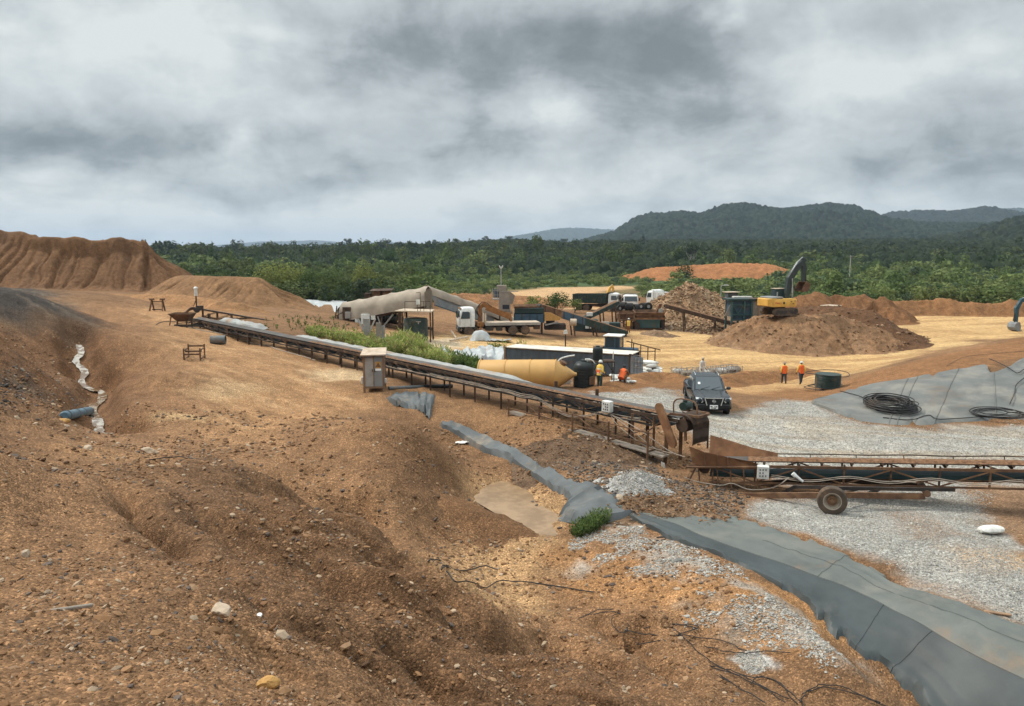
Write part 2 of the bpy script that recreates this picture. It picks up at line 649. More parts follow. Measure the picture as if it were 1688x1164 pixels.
def _hash(ix, iy, seed):
    h = (ix.astype(np.int64) * 374761393 + iy.astype(np.int64) * 668265263 + seed * 1442695041) & 0xffffffff
    h = ((h ^ (h >> 13)) * 1274126177) & 0xffffffff
    h = (h ^ (h >> 16)) & 0xffffffff
    return h.astype(np.float64) / 4294967295.0


def vnoise(x, y, seed=0):
    x = np.asarray(x, dtype=np.float64)
    y = np.asarray(y, dtype=np.float64)
    ix, iy = np.floor(x), np.floor(y)
    fx, fy = x - ix, y - iy
    fx = fx * fx * fx * (fx * (fx * 6 - 15) + 10)
    fy = fy * fy * fy * (fy * (fy * 6 - 15) + 10)
    ix = ix.astype(np.int64)
    iy = iy.astype(np.int64)
    a, b = _hash(ix, iy, seed), _hash(ix + 1, iy, seed)
    c, d = _hash(ix, iy + 1, seed), _hash(ix + 1, iy + 1, seed)
    return (a + (b - a) * fx) * (1 - fy) + (c + (d - c) * fx) * fy


def fbm(x, y, octs=4, seed=0, gain=.5, lac=2.03):
    x = np.asarray(x, dtype=np.float64)
    y = np.asarray(y, dtype=np.float64)
    s, a, n = 0, 1.0, 0
    for i in range(octs):
        s = s + a * (vnoise(x, y, seed + i * 17) - .5)
        n += a
        x, y = x * lac * .8 - y * lac * .6 + 3.1, x * lac * .6 + y * lac * .8 + 7.7
        a *= gain
    return s / n * 2


def sstep(x, lo, hi):
    t = np.clip((x - lo) / (hi - lo), 0, 1)
    return t * t * (3 - 2 * t)


# control points: photo column, photo row, depth below the eye
CT = """
0 1164 2.7;200 1164 2.75;450 1164 3.1;650 1164 3.85;850 1164 5.0;1050 1164 6.7;1200 1164 7.8;1350 1164 8.3
0 1000 3.5;200 1000 3.7;400 1000 4.2;600 1000 5.1;700 1000 5.9;800 1010 6.9;900 1100 6.9;1000 1100 7.7;500 1080 4.2;750 1090 5.6
0 860 4.2;100 860 4.6;250 860 5.1;450 900 5.4;400 800 5.9;500 850 5.9;600 900 6.1;540 830 6.5;600 855 6.8;350 760 5.9;300 800 5.7
690 912 6.95;780 972 7.35;860 1028 7.65;950 1075 7.9;640 860 7.9;570 800 7.35;680 880 8.4
740 800 8.4;640 690 6.35;560 690 6.85;700 716 6.65;742 745 7.9;768 752 8.6;650 760 6.85;775 800 8.75;560 750 6.9;700 790 7.7;620 805 7.3;730 850 8.4;590 720 6.5
850 830 8.85;880 890 8.85;740 908 8.85;800 945 8.9;830 972 8.95;900 960 8.9;930 1030 8.75;980 940 8.7;1000 1020 8.6;1100 1060 8.5;1250 1090 8.4;1020 1060 8.6
860 780 8.7;940 838 8.75;790 730 8.4;960 800 8.15;860 750 8.2;780 705 7.95;1010 815 8.2;900 705 7.55;850 690 7.4;800 665 7.4;880 668 7.35;1000 700 7.5;950 740 7.9;1000 760 8.1;1100 765 8.2;1150 800 8.4;1060 740 8.0;1050 850 8.45
1000 880 8.4;1100 920 8.1;1200 950 8.0;1250 1000 7.95;1350 1060 7.9;1420 1120 8.1;1250 1050 8.35
1330 990 8.6;1380 1045 8.9;1450 1095 9.25;1530 1164 9.65;1600 1164 9.3;1150 870 8.45;1300 900 8.45;1500 970 8.45;1688 1060 8.45;1688 1120 8.55;1400 970 8.5;1490 1022 8.5;1600 1080 8.5;1240 930 8.5;1520 1050 8.65
450 700 6.9;520 650 7.1;617 645 7.2;400 600 6.5;550 620 6.95;450 580 6.5;317 595 6.15;300 540 6.35;400 555 6.5;500 578 6.7;700 625 7.3;760 648 7.35;250 505 5.75;350 520 5.8;300 700 6.4;300 650 6.3;380 650 6.7
600 565 7.5;700 592 8.2;560 540 7.5;650 558 8.8;500 520 7.0;430 515 6.3;820 550 9.4;700 555 9.2;900 580 10.2;900 628 10.4;868 642 8.6;800 640 8.3;960 642 8.6;1000 642 8.6;760 610 8.6
1060 632 8.5;1100 645 8.6;1163 678 8.3;1080 665 8.3;1250 690 8.4;1300 660 8.8;1240 655 9.2;1307 633 11.0;1365 643 9.6;1450 610 8.6;1600 575 7.6;1688 555 7.2;1500 592 11;1400 603 11;1620 552 11;1688 541 11;1110 612 10.7;1180 628 10.2;1040 626 10.3
1410 643 8.3;1550 616 7.6;1688 591 7.0;1440 695 8.6;1600 702 8.65;1688 694 8.65;1500 655 8.1;1620 645 7.85;1370 655 8.6
1300 740 8.45;1500 740 8.45;1688 740 8.45;1500 850 8.45;1688 900 8.45;1600 800 8.45;1280 835 8.5;1200 770 8.4;1370 857 8.45;1688 990 8.45
1100 560 11;1250 592 11;1150 600 10.9;1600 520 11;1600 500 11.2;1300 530 11;1050 548 10.8;950 565 10.6
1688 470 12.5;1200 480 12.5;900 475 10.8;1000 478 10.8;900 500 10.4;750 500 10.2;600 490 10.5;500 495 9.0;0 440 12;300 440 11.5;700 470 11.5;1400 480 12.5
0 420 15;400 420 15;844 420 15;1300 420 15;1688 420 15;-700 420 15;2400 420 15
0 760 4.6;0 700 4.9;100 760 5.2;100 705 5.6;190 685 6.1;165 650 6.3;150 610 6.5;128 560 6.45;130 535 6.3;0 640 4.4;60 640 5.1;0 560 3.4;0 472 2.2;60 500 3.6;90 560 5.0;90 484 4.3;150 480 5.4;250 600 5.3;220 560 5.2;240 640 5.7;285 610 5.75;205 530 5.3;310 640 6.2;270 680 6.1;280 560 6.05;185 510 5.65;0 600 4.2;200 620 5.9;250 745 5.85;200 480 5.6
-600 1164 2.6;-600 900 3.9;-600 700 4.4;-600 560 1.2;-500 480 .6;2300 1164 9.2;2300 900 8.45;2300 700 8.6;2300 580 7;2300 540 11;2300 500 11.5;2200 750 8.45
"""
C_XYZ = []
for tok in CT.replace('\n', ';').split(';'):
    tok = tok.split()
    if len(tok) == 3:
        C_XYZ.append(pz(*map(float, tok)))
for x, y, z in [(0, 0, 8.15), (-2, 1, 8.0), (2, .5, 7.1), (-4, -3, 8.2), (4, -3, 5.9), (0, -6, 8.2), (8, 2, 1.9), (12, 4, 1.2), (18, 6, 1.3), (-8, 3, 7.2)]:
    C_XYZ.append(np.array([x, y, z], float))
C_XYZ = np.array(C_XYZ)


def _ab(x, y):
    return np.stack([np.arctan2(x, y + 1.5), np.log(np.hypot(x, y + .0) + 2.0)], -1)


RC = .07
_cab = _ab(C_XYZ[:, 0], C_XYZ[:, 1])


def _solve():
    d = np.sqrt(((_cab[:, None] - _cab[None]) ** 2).sum(-1) + RC * RC)
    n = len(d)
    A = np.zeros((n + 3, n + 3))
    A[:n, :n] = -d + np.eye(n) * .004
    A[:n, n] = A[n, :n] = 1
    A[:n, n + 1:] = _cab
    A[n + 1:, :n] = _cab.T
    b = np.zeros(n + 3)
    b[:n] = C_XYZ[:, 2]
    return np.linalg.solve(A, b)


_w = _solve()


def base_h(x, y):
    x = np.atleast_1d(np.asarray(x, float)).ravel()
    y = np.atleast_1d(np.asarray(y, float)).ravel()
    ab = _ab(x, y)
    out = np.empty(len(x))
    n = len(_cab)
    w32, c32 = _w.astype(np.float32), _cab.astype(np.float32)
    for i in range(0, len(x), 40000):
        q = ab[i:i + 40000].astype(np.float32)
        d = (q[:, None, 0] - c32[None, :, 0]) ** 2
        d += (q[:, None, 1] - c32[None, :, 1]) ** 2
        d += np.float32(RC * RC)
        np.sqrt(d, out=d)
        out[i:i + 40000] = -(d @ w32[:n]) + _w[n] + q @ _w[n + 1:]
    return out


def seg_dist(x, y, pts):
    """distance to a polyline, position along it (metres) and the interpolated third column"""
    pts = np.asarray(pts, float)
    best = np.full(np.shape(x), 1e9)
    sb = np.zeros(np.shape(x))
    zb = np.zeros(np.shape(x))
    s0 = 0.0
    for a, b in zip(pts[:-1], pts[1:]):
        d = b[:2] - a[:2]
        L = math.hypot(*d) + 1e-9
        t = np.clip(((x - a[0]) * d[0] + (y - a[1]) * d[1]) / L ** 2, 0, 1)
        q = np.hypot(x - a[0] - t * d[0], y - a[1] - t * d[1])
        m = q < best
        best = np.where(m, q, best)
        sb = np.where(m, s0 + t * L, sb)
        if pts.shape[1] > 2:
            zb = np.where(m, a[2] + t * (b[2] - a[2]), zb)
        s0 += L
    return best, sb, zb


def in_poly(x, y, poly):
    r = np.zeros(np.shape(x), bool)
    n = len(poly)
    for i in range(n):
        x1, y1 = poly[i][:2]
        x2, y2 = poly[(i + 1) % n][:2]
        if y1 == y2:
            continue
        c = ((y1 > y) != (y2 > y)) & (x < (x2 - x1) * (y - y1) / (y2 - y1) + x1)
        r ^= c
    return r


def bmarch(u, v, H=base_h, lo=3.0, hi=700.0, n=500):
    """where the sight line (u, v) meets the ground"""
    d = ray(u, v)
    t = np.geomspace(lo, hi, n)
    for _ in range(3):
        g = CAMZ + d[2] * t - H(d[0] * t, d[1] * t)
        k = np.where(g <= 0)[0]
        i = int(k[0]) if len(k) else len(t) - 1
        t = np.linspace(t[max(i - 1, 0)], t[i], 40)
    t = t[20]
    return np.array([d[0] * t, d[1] * t, CAMZ + d[2] * t])


def ppoly(pix, H=base_h):
    """a polygon on the photograph's ground, in metres"""
    return np.array([bmarch(u, v, H) for u, v in pix])


def soft(x, y, poly, w, wob=1.0, seed=1, sc=1.0):
    """1 inside a ground polygon, 0 outside, with a ragged edge"""
    p = np.asarray(poly)
    X, Y = x, y
    mg = 1.6 * wob + 1.5 * w
    sel = np.where((x > p[:, 0].min() - mg) & (x < p[:, 0].max() + mg) & (y > p[:, 1].min() - mg) & (y < p[:, 1].max() + mg))[0]
    out = np.zeros(len(X))
    if len(sel) == 0:
        return out
    x, y = X[sel], Y[sel]
    dx = wob * fbm(x * sc, y * sc, 4, seed)
    dy = wob * fbm(x * sc + 31, y * sc - 17, 4, seed + 5)
    xx, yy = x + dx, y + dy
    ins = in_poly(xx, yy, p)
    d, _, _ = seg_dist(xx, yy, np.vstack([p[:, :2], p[:1, :2]]))
    out[sel] = np.where(ins, sstep(d, -w, w), 1 - sstep(d, -w, w))
    return out


# the watercourse in the ditch on the left
STREAM = ppoly([(126, 531), (131, 545), (122, 558), (137, 575), (131, 592), (150, 604), (166, 612), (150, 626), (158, 645), (160, 662), (180, 679), (192, 684)])
STREAM = np.array(spline([tuple(p) for p in STREAM], 6))
PIT = ppoly([(770, 800), (830, 790), (905, 803), (935, 826), (915, 850), (935, 880), (880, 878), (830, 850)])
GUL = [([(172, 795), (205, 815), (230, 850), (290, 885), (335, 908)], .22, .30), ([(720, 950), (790, 1005), (855, 1042), (930, 1075)], .22, .35), ([(600, 1010), (690, 1058), (720, 1085), (760, 1112), (810, 1145), (860, 1185)], .26, .22),
       ([(470, 985), (560, 1022), (640, 1060), (700, 1100)], .14, .25), ([(880, 1030), (935, 1062), (1000, 1100), (1070, 1150)], .24, .32), ([(240, 872), (330, 925), (430, 975), (520, 1040)], .12, .28), ([(600, 868), (680, 935), (760, 1000), (830, 1060), (930, 1140)], .20, .30),
       ([(1025, 1050), (1050, 1048), (1062, 1056)], .26, .22), ([(380, 800), (470, 860), (560, 930), (640, 985)], .14, .35), ([(300, 1010), (420, 1080), (520, 1150)], .08, .18), ([(560, 800), (620, 850), (700, 920)], .16, .35), ([(300, 820), (400, 900), (500, 960)], .10, .28),
       ([(960, 1010), (1010, 1045), (1080, 1090), (1160, 1150)], .16, .30)]
GUL = [(np.array(spline([tuple(bmarch(u, v)) for u, v in p], 5)), dp, wd) for p, dp, wd in GUL]
SLOPE = ppoly([(450, 760), (560, 800), (640, 860), (720, 935), (860, 1020), (1000, 1070), (1120, 1164), (600, 1164), (480, 1000), (380, 860)])
HEAPA = ppoly([(600, 680), (700, 690), (770, 740), (760, 800), (720, 860), (560, 780), (540, 700)])


def H(x, y):
    """the ground's height, metres, without its finest grain"""
    x = np.atleast_1d(np.asarray(x, float)).ravel()
    y = np.atleast_1d(np.asarray(y, float)).ravel()
    z = base_h(x, y)
    r = np.hypot(x, y)
    d, s, _ = seg_dist(x, y, STREAM[:, :2])
    z = z - .85 * np.exp(-(d / .9) ** 4) - .55 * np.exp(-(d / 2.4) ** 2)
    pit = soft(x, y, PIT, .7, .5, 9, .8) if 'PIT' in globals() else 0
    z = z - .16 * pit
    near = (1 - sstep(r, 60, 120)) * (1 - .8 * pit) * (1 - .9 * np.exp(-(d / 1.6) ** 4))
    z = z + near * .16 * fbm(x / 3.2, y / 3.2, 3, 3) * (1 - .75 * sstep(x, 6, 11) * sstep(y, 20, 24))
    return z


def at(u, v):
    p = bmarch(u, v, H)
    return Vector(p)


def gz(x, y):
    return float(H(x, y)[0])


# surfaces of the ground: pale yard, gravel, dark tailings ...
REG = dict(
    plateau=[(205, 505), (300, 505), (420, 545), (560, 600), (620, 650), (540, 690), (430, 720), (330, 700), (330, 640), (300, 590), (250, 540)],
    bright1=[(505, 612), (560, 605), (600, 615), (590, 628), (530, 630)],
    bright2=[(330, 625), (420, 630), (430, 650), (370, 660), (310, 645)],
    bright3=[(245, 686), (340, 684), (335, 697), (250, 697)],
    yard=[(560, 560), (650, 548), (800, 556), (900, 560), (1000, 560), (1130, 545), (1320, 560), (1480, 560), (1470, 500), (1560, 485), (1800, 485), (1800, 540), (1640, 557), (1500, 590), (1420, 612), (1340, 632), (1260, 640), (1180, 640), (1060, 610), (900, 600), (760, 590), (660, 575)],
    road=[(840, 482), (900, 474), (1050, 470), (1060, 476), (980, 484), (960, 500), (1120, 505), (1000, 512), (850, 505)],
    gravel1=[(930, 655), (990, 646), (1050, 648), (1090, 640), (1130, 648), (1140, 680), (1200, 682), (1290, 658), (1340, 663), (1400, 690), (1480, 705), (1600, 706), (1688, 697), (1900, 700), (1900, 800), (1640, 800), (1500, 790), (1320, 800), (1210, 770), (1180, 735), (1090, 690), (1000, 668)],
    gravel2=[(1240, 845), (1310, 820), (1400, 810), (1500, 795), (1605, 795), (1610, 830), (1630, 870), (1688, 930), (1800, 940), (1800, 1050), (1688, 1030), (1560, 975), (1440, 925), (1320, 880), (1250, 862)],
    mudpatch=[(1420, 838), (1500, 846), (1560, 868), (1600, 880), (1690, 870), (1800, 890), (1800, 935), (1688, 915), (1560, 905), (1450, 866), (1390, 856)],
    mudright=[(1608, 800), (1800, 800), (1800, 900), (1680, 890), (1640, 870), (1625, 835)],
    tanpatch=[(1555, 908), (1640, 900), (1688, 915), (1688, 936), (1600, 940)],
    tan_gravel=[(1180, 700), (1300, 690), (1450, 720), (1688, 735), (1688, 752), (1240, 750)],
    pitmud=[(700, 930), (760, 900), (830, 880), (790, 830), (760, 800), (830, 788), (910, 800), (940, 830), (930, 860), (945, 885), (930, 915), (900, 935), (870, 960), (920, 985), (800, 985), (740, 950)],
    bermgravel=[(935, 895), (1000, 872), (1040, 868), (1110, 890), (1180, 925), (1225, 945), (1160, 955), (1060, 940), (960, 915)],
    bermorange=[(900, 920), (960, 905), (1060, 930), (1200, 940), (1310, 975), (1420, 1080), (1340, 1090), (1200, 1020), (1060, 990), (960, 965)],
    bermstreak=[(1150, 985), (1260, 975), (1330, 1030), (1400, 1085), (1380, 1100), (1250, 1050)],
    bermgrey2=[(1120, 1010), (1180, 1005), (1300, 1060), (1400, 1105), (1380, 1120), (1260, 1075)],
    darkleft=[(-200, 430), (0, 462), (60, 476), (110, 505), (128, 535), (110, 552), (60, 545), (0, 520), (-200, 530)],
    darkleft2=[(-100, 622), (0, 618), (60, 630), (110, 640), (60, 650), (0, 672), (-100, 680)],
    mid_dark=[(860, 745), (940, 730), (1040, 750), (1110, 790), (1190, 800), (1250, 835), (1180, 870), (1060, 850), (960, 800), (900, 770)],
    redberm=[(1240, 650), (1300, 640), (1360, 640), (1450, 610), (1600, 575), (1700, 555), (1800, 550), (1800, 590), (1688, 591), (1540, 618), (1400, 645), (1340, 662), (1290, 658)],
    redstrip=[(950, 650), (1000, 640), (1080, 628), (1130, 622), (1230, 612), (1300, 605), (1290, 618), (1200, 632), (1130, 640), (1060, 648), (1000, 652)],
    ditchridge=[(160, 495), (225, 498), (262, 560), (300, 610), (335, 690), (250, 700), (215, 640), (195, 580), (165, 530)],
    cmound=[(600, 692), (660, 672), (720, 690), (768, 740), (765, 800), (730, 850), (655, 800), (625, 740)],
    fgslope_shade=[(210, 800), (330, 748), (450, 778), (560, 834), (640, 882), (700, 927), (860, 1037), (1000, 1087), (1180, 1200), (800, 1250), (640, 1130), (490, 1040), (340, 960), (200, 890)],
    leftwall=[(-300, 540), (0, 540), (60, 570), (110, 560), (126, 540), (140, 600), (165, 640), (160, 680), (100, 690), (0, 690), (-300, 700)],
    ditchr=[(128, 520), (150, 515), (200, 560), (225, 600), (215, 640), (230, 685), (195, 690), (165, 620), (140, 560)],
    gravpatch=[(1210, 1080), (1240, 1078), (1272, 1105), (1240, 1108)],
    whitepad=[(690, 560), (760, 556), (765, 572), (690, 575)],
    track=[(1130, 618), (1240, 628), (1340, 640), (1300, 655), (1200, 645)],
)
POLY = {k: ppoly(v, H) for k, v in REG.items()}


def ground_colour(x, y):
    n = len(x)
    r = np.hypot(x, y)
    soil = np.array([.19, .104, .052])
    col = np.tile(soil, (n, 1))
    big = fbm(x / 6, y / 6, 4, 41)
    mid = fbm(x / 1.3, y / 1.3, 4, 43)
    col *= (1 + .28 * big + .22 * mid)[:, None]
    # paler, yellower earth in drifts
    f = sstep(fbm(x / 9 + 4, y / 9, 4, 47), .12, .5)[:, None]
    col = col * (1 - .45 * f) + np.array([.30, .165, .078]) * .45 * f

    grav = np.zeros(n)

    def lay(key, c, w=.6, wob=1.0, amt=1.0, sc=.5, gr=0.0, patch=None, seed=1):
        nonlocal col, grav
        m = soft(x, y, POLY[key], w, wob, seed, sc) * amt
        if patch is not None:
            m = m * sstep(fbm(x / patch, y / patch, 4, seed + 60), -.35, .25)
        c = np.asarray(c)
        cc = c[None] * (1 + .12 * big + .10 * mid)[:, None]
        col = col * (1 - m[:, None]) + cc * m[:, None]
        grav = grav * (1 - m) + gr * m

    lay('plateau', (.33, .185, .088), 2.0, 2.0, .8)
    pr = soft(x, y, POLY['plateau'], 2, 2, 1)
    st = fbm((x - .9 * y) / 14, (x + y) / .9, 4, 87) + .5 * fbm(x / 2.5, y / 2.5, 3, 88)
    k = (pr * sstep(st, .05, .5) * .5)[:, None]
    col = col * (1 - k) + np.array([.19, .10, .046]) * k
    k = (pr * sstep(-st, .15, .6) * .5)[:, None]
    col = col * (1 - k) + np.array([.42, .26, .135]) * k
    lay('fgslope_shade', (.112, .060, .030), .9, 1.3, .85, .6)  # brown soil with the shade of the right-facing flank put into its colour
    lay('ditchridge', (.215, .115, .056), 1.2, 1.6, .8, .5)
    lay('cmound', (.140, .074, .036), .8, 1.2, .8, .5)
    lay('leftwall', (.125, .062, .030), 1.5, 2.0, .85, .4)
    lay('ditchr', (.135, .068, .032), 1.0, 1.2, .8, .5)
    lay('bright1', (.50, .36, .21), .8, 1.2, .8)
    lay('bright2', (.42, .28, .15), .9, 1.2, .7)
    lay('bright3', (.44, .29, .15), .4, .6, .8)
    lay('yard', (.47, .30, .135), 3.0, 4.0, .95, .2)
    # wheel tracks and scrapes across the yard
    yr = soft(x, y, POLY['yard'], 3, 4, 1, .2)
    st = fbm((x + .35 * y) / 22, (y - .35 * x) / 1.3, 4, 77) + .6 * fbm(x / 5, y / 5, 3, 79)
    k = (yr * sstep(st, .05, .55) * .6)[:, None]
    col = col * (1 - k) + np.array([.27, .15, .065]) * k
    k = (yr * sstep(-st, .1, .6) * .5)[:, None]
    col = col * (1 - k) + np.array([.56, .39, .19]) * k
    lay('road', (.46, .29, .15), 4, 5, .9, .1)
    lay('whitepad', (.50, .40, .28), 1.0, 1.0, .8)
    lay('redstrip', (.20, .095, .038), 1.0, 1.2, .85)
    lay('track', (.40, .235, .105), 1.0, 1.2, .8)
    lay('redberm', (.215, .105, .045), 1.0, 1.0, .9)
    lay('gravel1', (.345, .330, .296), .8, 1.6, .97, .5, 1.0)
    lay('tan_gravel', (.40, .335, .25), 2.0, 2.5, .8, .4, .8, 3.0)
    lay('gravel2', (.345, .332, .302), .6, 1.0, 1.0, .7, 1.0)
    lay('mudpatch', (.20, .125, .075), .7, 1.3, .75, .6, .15, 1.6)
    lay('mudright', (.215, .13, .075), .5, .8, .95, .8, .1)
    lay('tanpatch', (.37, .25, .15), .5, .8, .8, .8, .3)
    lay('pitmud', (.34, .205, .10), .7, 1.0, .9, .7)
    lay('mid_dark', (.125, .078, .047), 1.2, 1.4, .85, .5, .35, 2.2)
    lay('bermorange', (.30, .155, .065), .7, 1.2, .85, .7, .1)
    lay('bermgravel', (.36, .33, .29), .5, 1.2, .9, .8, .9, 1.4)
    lay('bermstreak', (.33, .30, .26), .4, 1.0, .75, .9, .9, .8)
    lay('bermgrey2', (.20, .165, .13), .4, .9, .8, .9, .7, .9)
    lay('gravpatch', (.46, .46, .44), .15, .3, 1, 2, 1.0)
    lay('darkleft', (.050, .042, .036), 2.0, 2.5, 1.0, .25, .4)
    lay('darkleft2', (.050, .042, .036), 1.2, 1.5, .9, .5, .5, 2)
    # wheel marks of mud over the gravel
    st = fbm((x - .25 * y) / 11, (y + .25 * x) / .7, 4, 97) + .5 * fbm(x / 3, y / 3, 3, 98)
    k = (grav * sstep(st, .08, .5) * .55)[:, None]
    col = col * (1 - k) + np.array([.30, .225, .15]) * k
    # wet earth along the ditch
    d, s, _ = seg_dist(x, y, STREAM[:, :2])
    wet = np.exp(-(d / 1.6) ** 2)[:, None] * .45
    col = col * (1 - wet) + np.array([.13, .062, .028]) * wet
    # grown-over ground beyond the yard
    green = sstep(r + 25 * fbm(x / 30, y / 30, 3, 91), 175, 230)[:, None]
    rd = soft(x, y, POLY['road'], 4, 5, 1, .1)[:, None]
    green = green * (1 - rd)
    gc = np.array([.055, .085, .028]) * (1 + .5 * fbm(x / 12, y / 12, 4, 95))[:, None]
    col = col * (1 - green) + gc * green
    return np.clip(col, .005, .9), grav


def ground_material():
    m = bpy.data.materials.new('ground')
    m.use_nodes = True
    T = NT(m.node_tree)
    b = m.node_tree.nodes['Principled BSDF']
    tc = T.new('ShaderNodeTexCoord').outputs['Object']
    col = T.new('ShaderNodeAttribute', attribute_name='col').outputs['Color']
    gr = T.new('ShaderNodeAttribute', attribute_name='gravel').outputs['Fac']
    n1 = T.noise(tc, 1.7, 8, .68)
    n2 = T.noise(tc, 14, 6, .7)
    mul = T.math('MULTIPLY', T.ramp(n1, [(.28, .66), (.5, .98), (.72, 1.36)]), T.ramp(n2, [(.3, .62), (.5, 1.0), (.72, 1.42)]))
    sc = T.new('ShaderNodeVectorMath', operation='SCALE')
    T.put(sc.inputs[0], col)
    T.put(sc.inputs[3], mul)
    c = sc.outputs[0]
    # pebbles: each cell its own tone
    vo = T.new('ShaderNodeTexVoronoi')
    T.put(vo.inputs['Vector'], tc)
    vo.inputs['Scale'].default_value = 32
    sepv = T.new('ShaderNodeSeparateColor')
    T.put(sepv.inputs[0], vo.outputs['Color'])
    tone = sepv.outputs[0]
    vg = T.new('ShaderNodeTexVoronoi')
    T.put(vg.inputs['Vector'], tc)
    vg.inputs['Scale'].default_value = 18
    sepg = T.new('ShaderNodeSeparateColor')
    T.put(sepg.inputs[0], vg.outputs['Color'])
    tg = T.ramp(sepg.outputs[0], [(0, .55), (.5, .97), (1, 1.4)])
    tone_g = T.mix(gr, T.ramp(tone, [(0, .66), (.5, .98), (.85, 1.28), (1, 2.1)]), tg)
    c = T.mix(1.0, c, tone_g, 'MULTIPLY')
    T.put(b.inputs['Base Color'], c)
    b.inputs['Roughness'].default_value = .93
    b.inputs['Specular IOR Level'].default_value = .15
    bn = T.new('ShaderNodeBump')
    bn.inputs['Strength'].default_value = .75
    bn.inputs['Distance'].default_value = .05
    hgt = T.math('ADD', T.math('MULTIPLY', n2, .9), T.math('MULTIPLY', vo.outputs['Distance'], -.5))
    hgt = T.math('ADD', hgt, T.math('MULTIPLY', vg.outputs['Distance'], T.math('MULTIPLY', gr, -.9)))
    T.put(bn.inputs['Height'], hgt)
    T.put(b.inputs['Normal'], bn.outputs[0])
    return m


M['ground'] = ground_material()


def rills(x, y, seed, wid=1.1, lng=9.0, ang=0.40):
    """run-off channels down a loose slope that falls towards +X"""
    a = x * math.cos(ang) - y * math.sin(ang)
    b = x * math.sin(ang) + y * math.cos(ang)
    b = b + .5 * fbm(a / 3.0, b / 3.0, 3, seed + 3)
    n = vnoise(b / wid, a / lng, seed) - .5
    n2 = vnoise(b / (wid * .43), a / (lng * .6), seed + 9) - .5
    ch = np.exp(-(n / .09) ** 2) + .5 * np.exp(-(n2 / .10) ** 2) - .5 * n
    return ch


def fine_h(x, y):
    r = np.hypot(x, y)
    z = H(x, y)
    nr = 1 - sstep(r, 25, 60)
    smooth_gr = 1 - .8 * sstep(x, 6, 10) * sstep(y, 19, 23)
    z = z + (1 - sstep(r, 70, 130)) * .06 * fbm(x / .9, y / .9, 4, 5) * smooth_gr
    z = z + nr * .045 * fbm(x / .22, y / .22, 4, 7) * smooth_gr
    z = z + (1 - sstep(r, 12, 25)) * .028 * np.abs(fbm(x / .07, y / .07, 3, 8))
    lw = np.maximum(soft(x, y, POLY['leftwall'], 1.5, 2, 5, .4), soft(x, y, POLY['darkleft'], 2, 2.5, 6, .3)) if 'POLY' in globals() else 0
    lw = np.maximum(lw, .6 * soft(x, y, POLY['ditchridge'], 1.2, 1.5, 7, .5)) if 'POLY' in globals() else lw
    ds, _, _ = seg_dist(x, y, STREAM[:, :2])
    lw = lw * (1 - np.exp(-(ds / 1.5) ** 4))
    z = z + lw * (.30 * fbm(x / 2.0, y / 2.0, 4, 63, .6) + .14 * np.abs(fbm(x / .7, y / .7, 3, 64)))
    sl = soft(x, y, SLOPE, 1.2, .8, 3, .6)
    z = z - sl * (.62 * rills(x, y, 21, 2.6, 10, .42) + .20 * rills(x, y, 27, 1.1, 5, .45) + .05 * rills(x, y, 29, .4, 3, .45)) * sstep(r, 3.5, 9)
    nb = np.where((r < 34) & (y > 0))[0]
    gx, gy = x[nb], y[nb]
    wx, wy = gx + .22 * fbm(gx / .8, gy / .8, 3, 61), gy + .22 * fbm(gx / .8 + 7, gy / .8, 3, 62)
    for p, dp, wd in GUL:
        q = np.where((gx > p[:, 0].min() - 2) & (gx < p[:, 0].max() + 2) & (gy > p[:, 1].min() - 2) & (gy < p[:, 1].max() + 2))[0]
        if len(q) == 0:
            continue
        d, sv, _ = seg_dist(wx[q], wy[q], p[:, :2])
        L = sv.max() + 1e-6
        f = sstep(sv / L, 0, .15) * (1 - sstep(sv / L, .85, 1))
        z[nb[q]] += 1.9 * dp * f * (-np.exp(-(d / (wd * .8)) ** 1.2) + .30 * np.exp(-((d - 2.2 * wd) / (1.2 * wd)) ** 2))
    # far plain: rougher
    z = z + sstep(r, 150, 400) * 1.5 * fbm(x / 90, y / 90, 3, 12)
    return z


def build_ground():
    th_in = np.linspace(-40, 40, 1300)
    th = np.radians(np.concatenate([np.linspace(-115, -40.6, 70), th_in, np.linspace(40.6, 115, 70)]))
    rr = [.6]
    while rr[-1] < 260:
        k = np.interp(math.log(rr[-1]), [0, math.log(5), math.log(30), math.log(260)], [.02, .0048, .0052, .011])
        rr.append(rr[-1] * (1 + k))
    while rr[-1] < 13000:
        rr.append(rr[-1] * 1.04)
    rr = np.array(rr)
    RR, TT = np.meshgrid(rr, th, indexing='ij')
    x = (RR * np.sin(TT)).ravel()
    y = (RR * np.cos(TT)).ravel()
    z = fine_h(x, y)
    far = sstep(np.hypot(x, y), 300, 900)
    z = z * (1 - far) + (-5.0) * far
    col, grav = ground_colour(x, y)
    n, m = RR.shape
    idx = np.arange(n * m).reshape(n, m)
    q = np.stack([idx[:-1, :-1], idx[:-1, 1:], idx[1:, 1:], idx[1:, :-1]], -1).reshape(-1, 4)[:, ::-1]
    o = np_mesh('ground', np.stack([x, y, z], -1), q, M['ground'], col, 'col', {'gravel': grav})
    tag(o, kind='structure')
    print('ground verts', len(x))
    return o


build_ground()
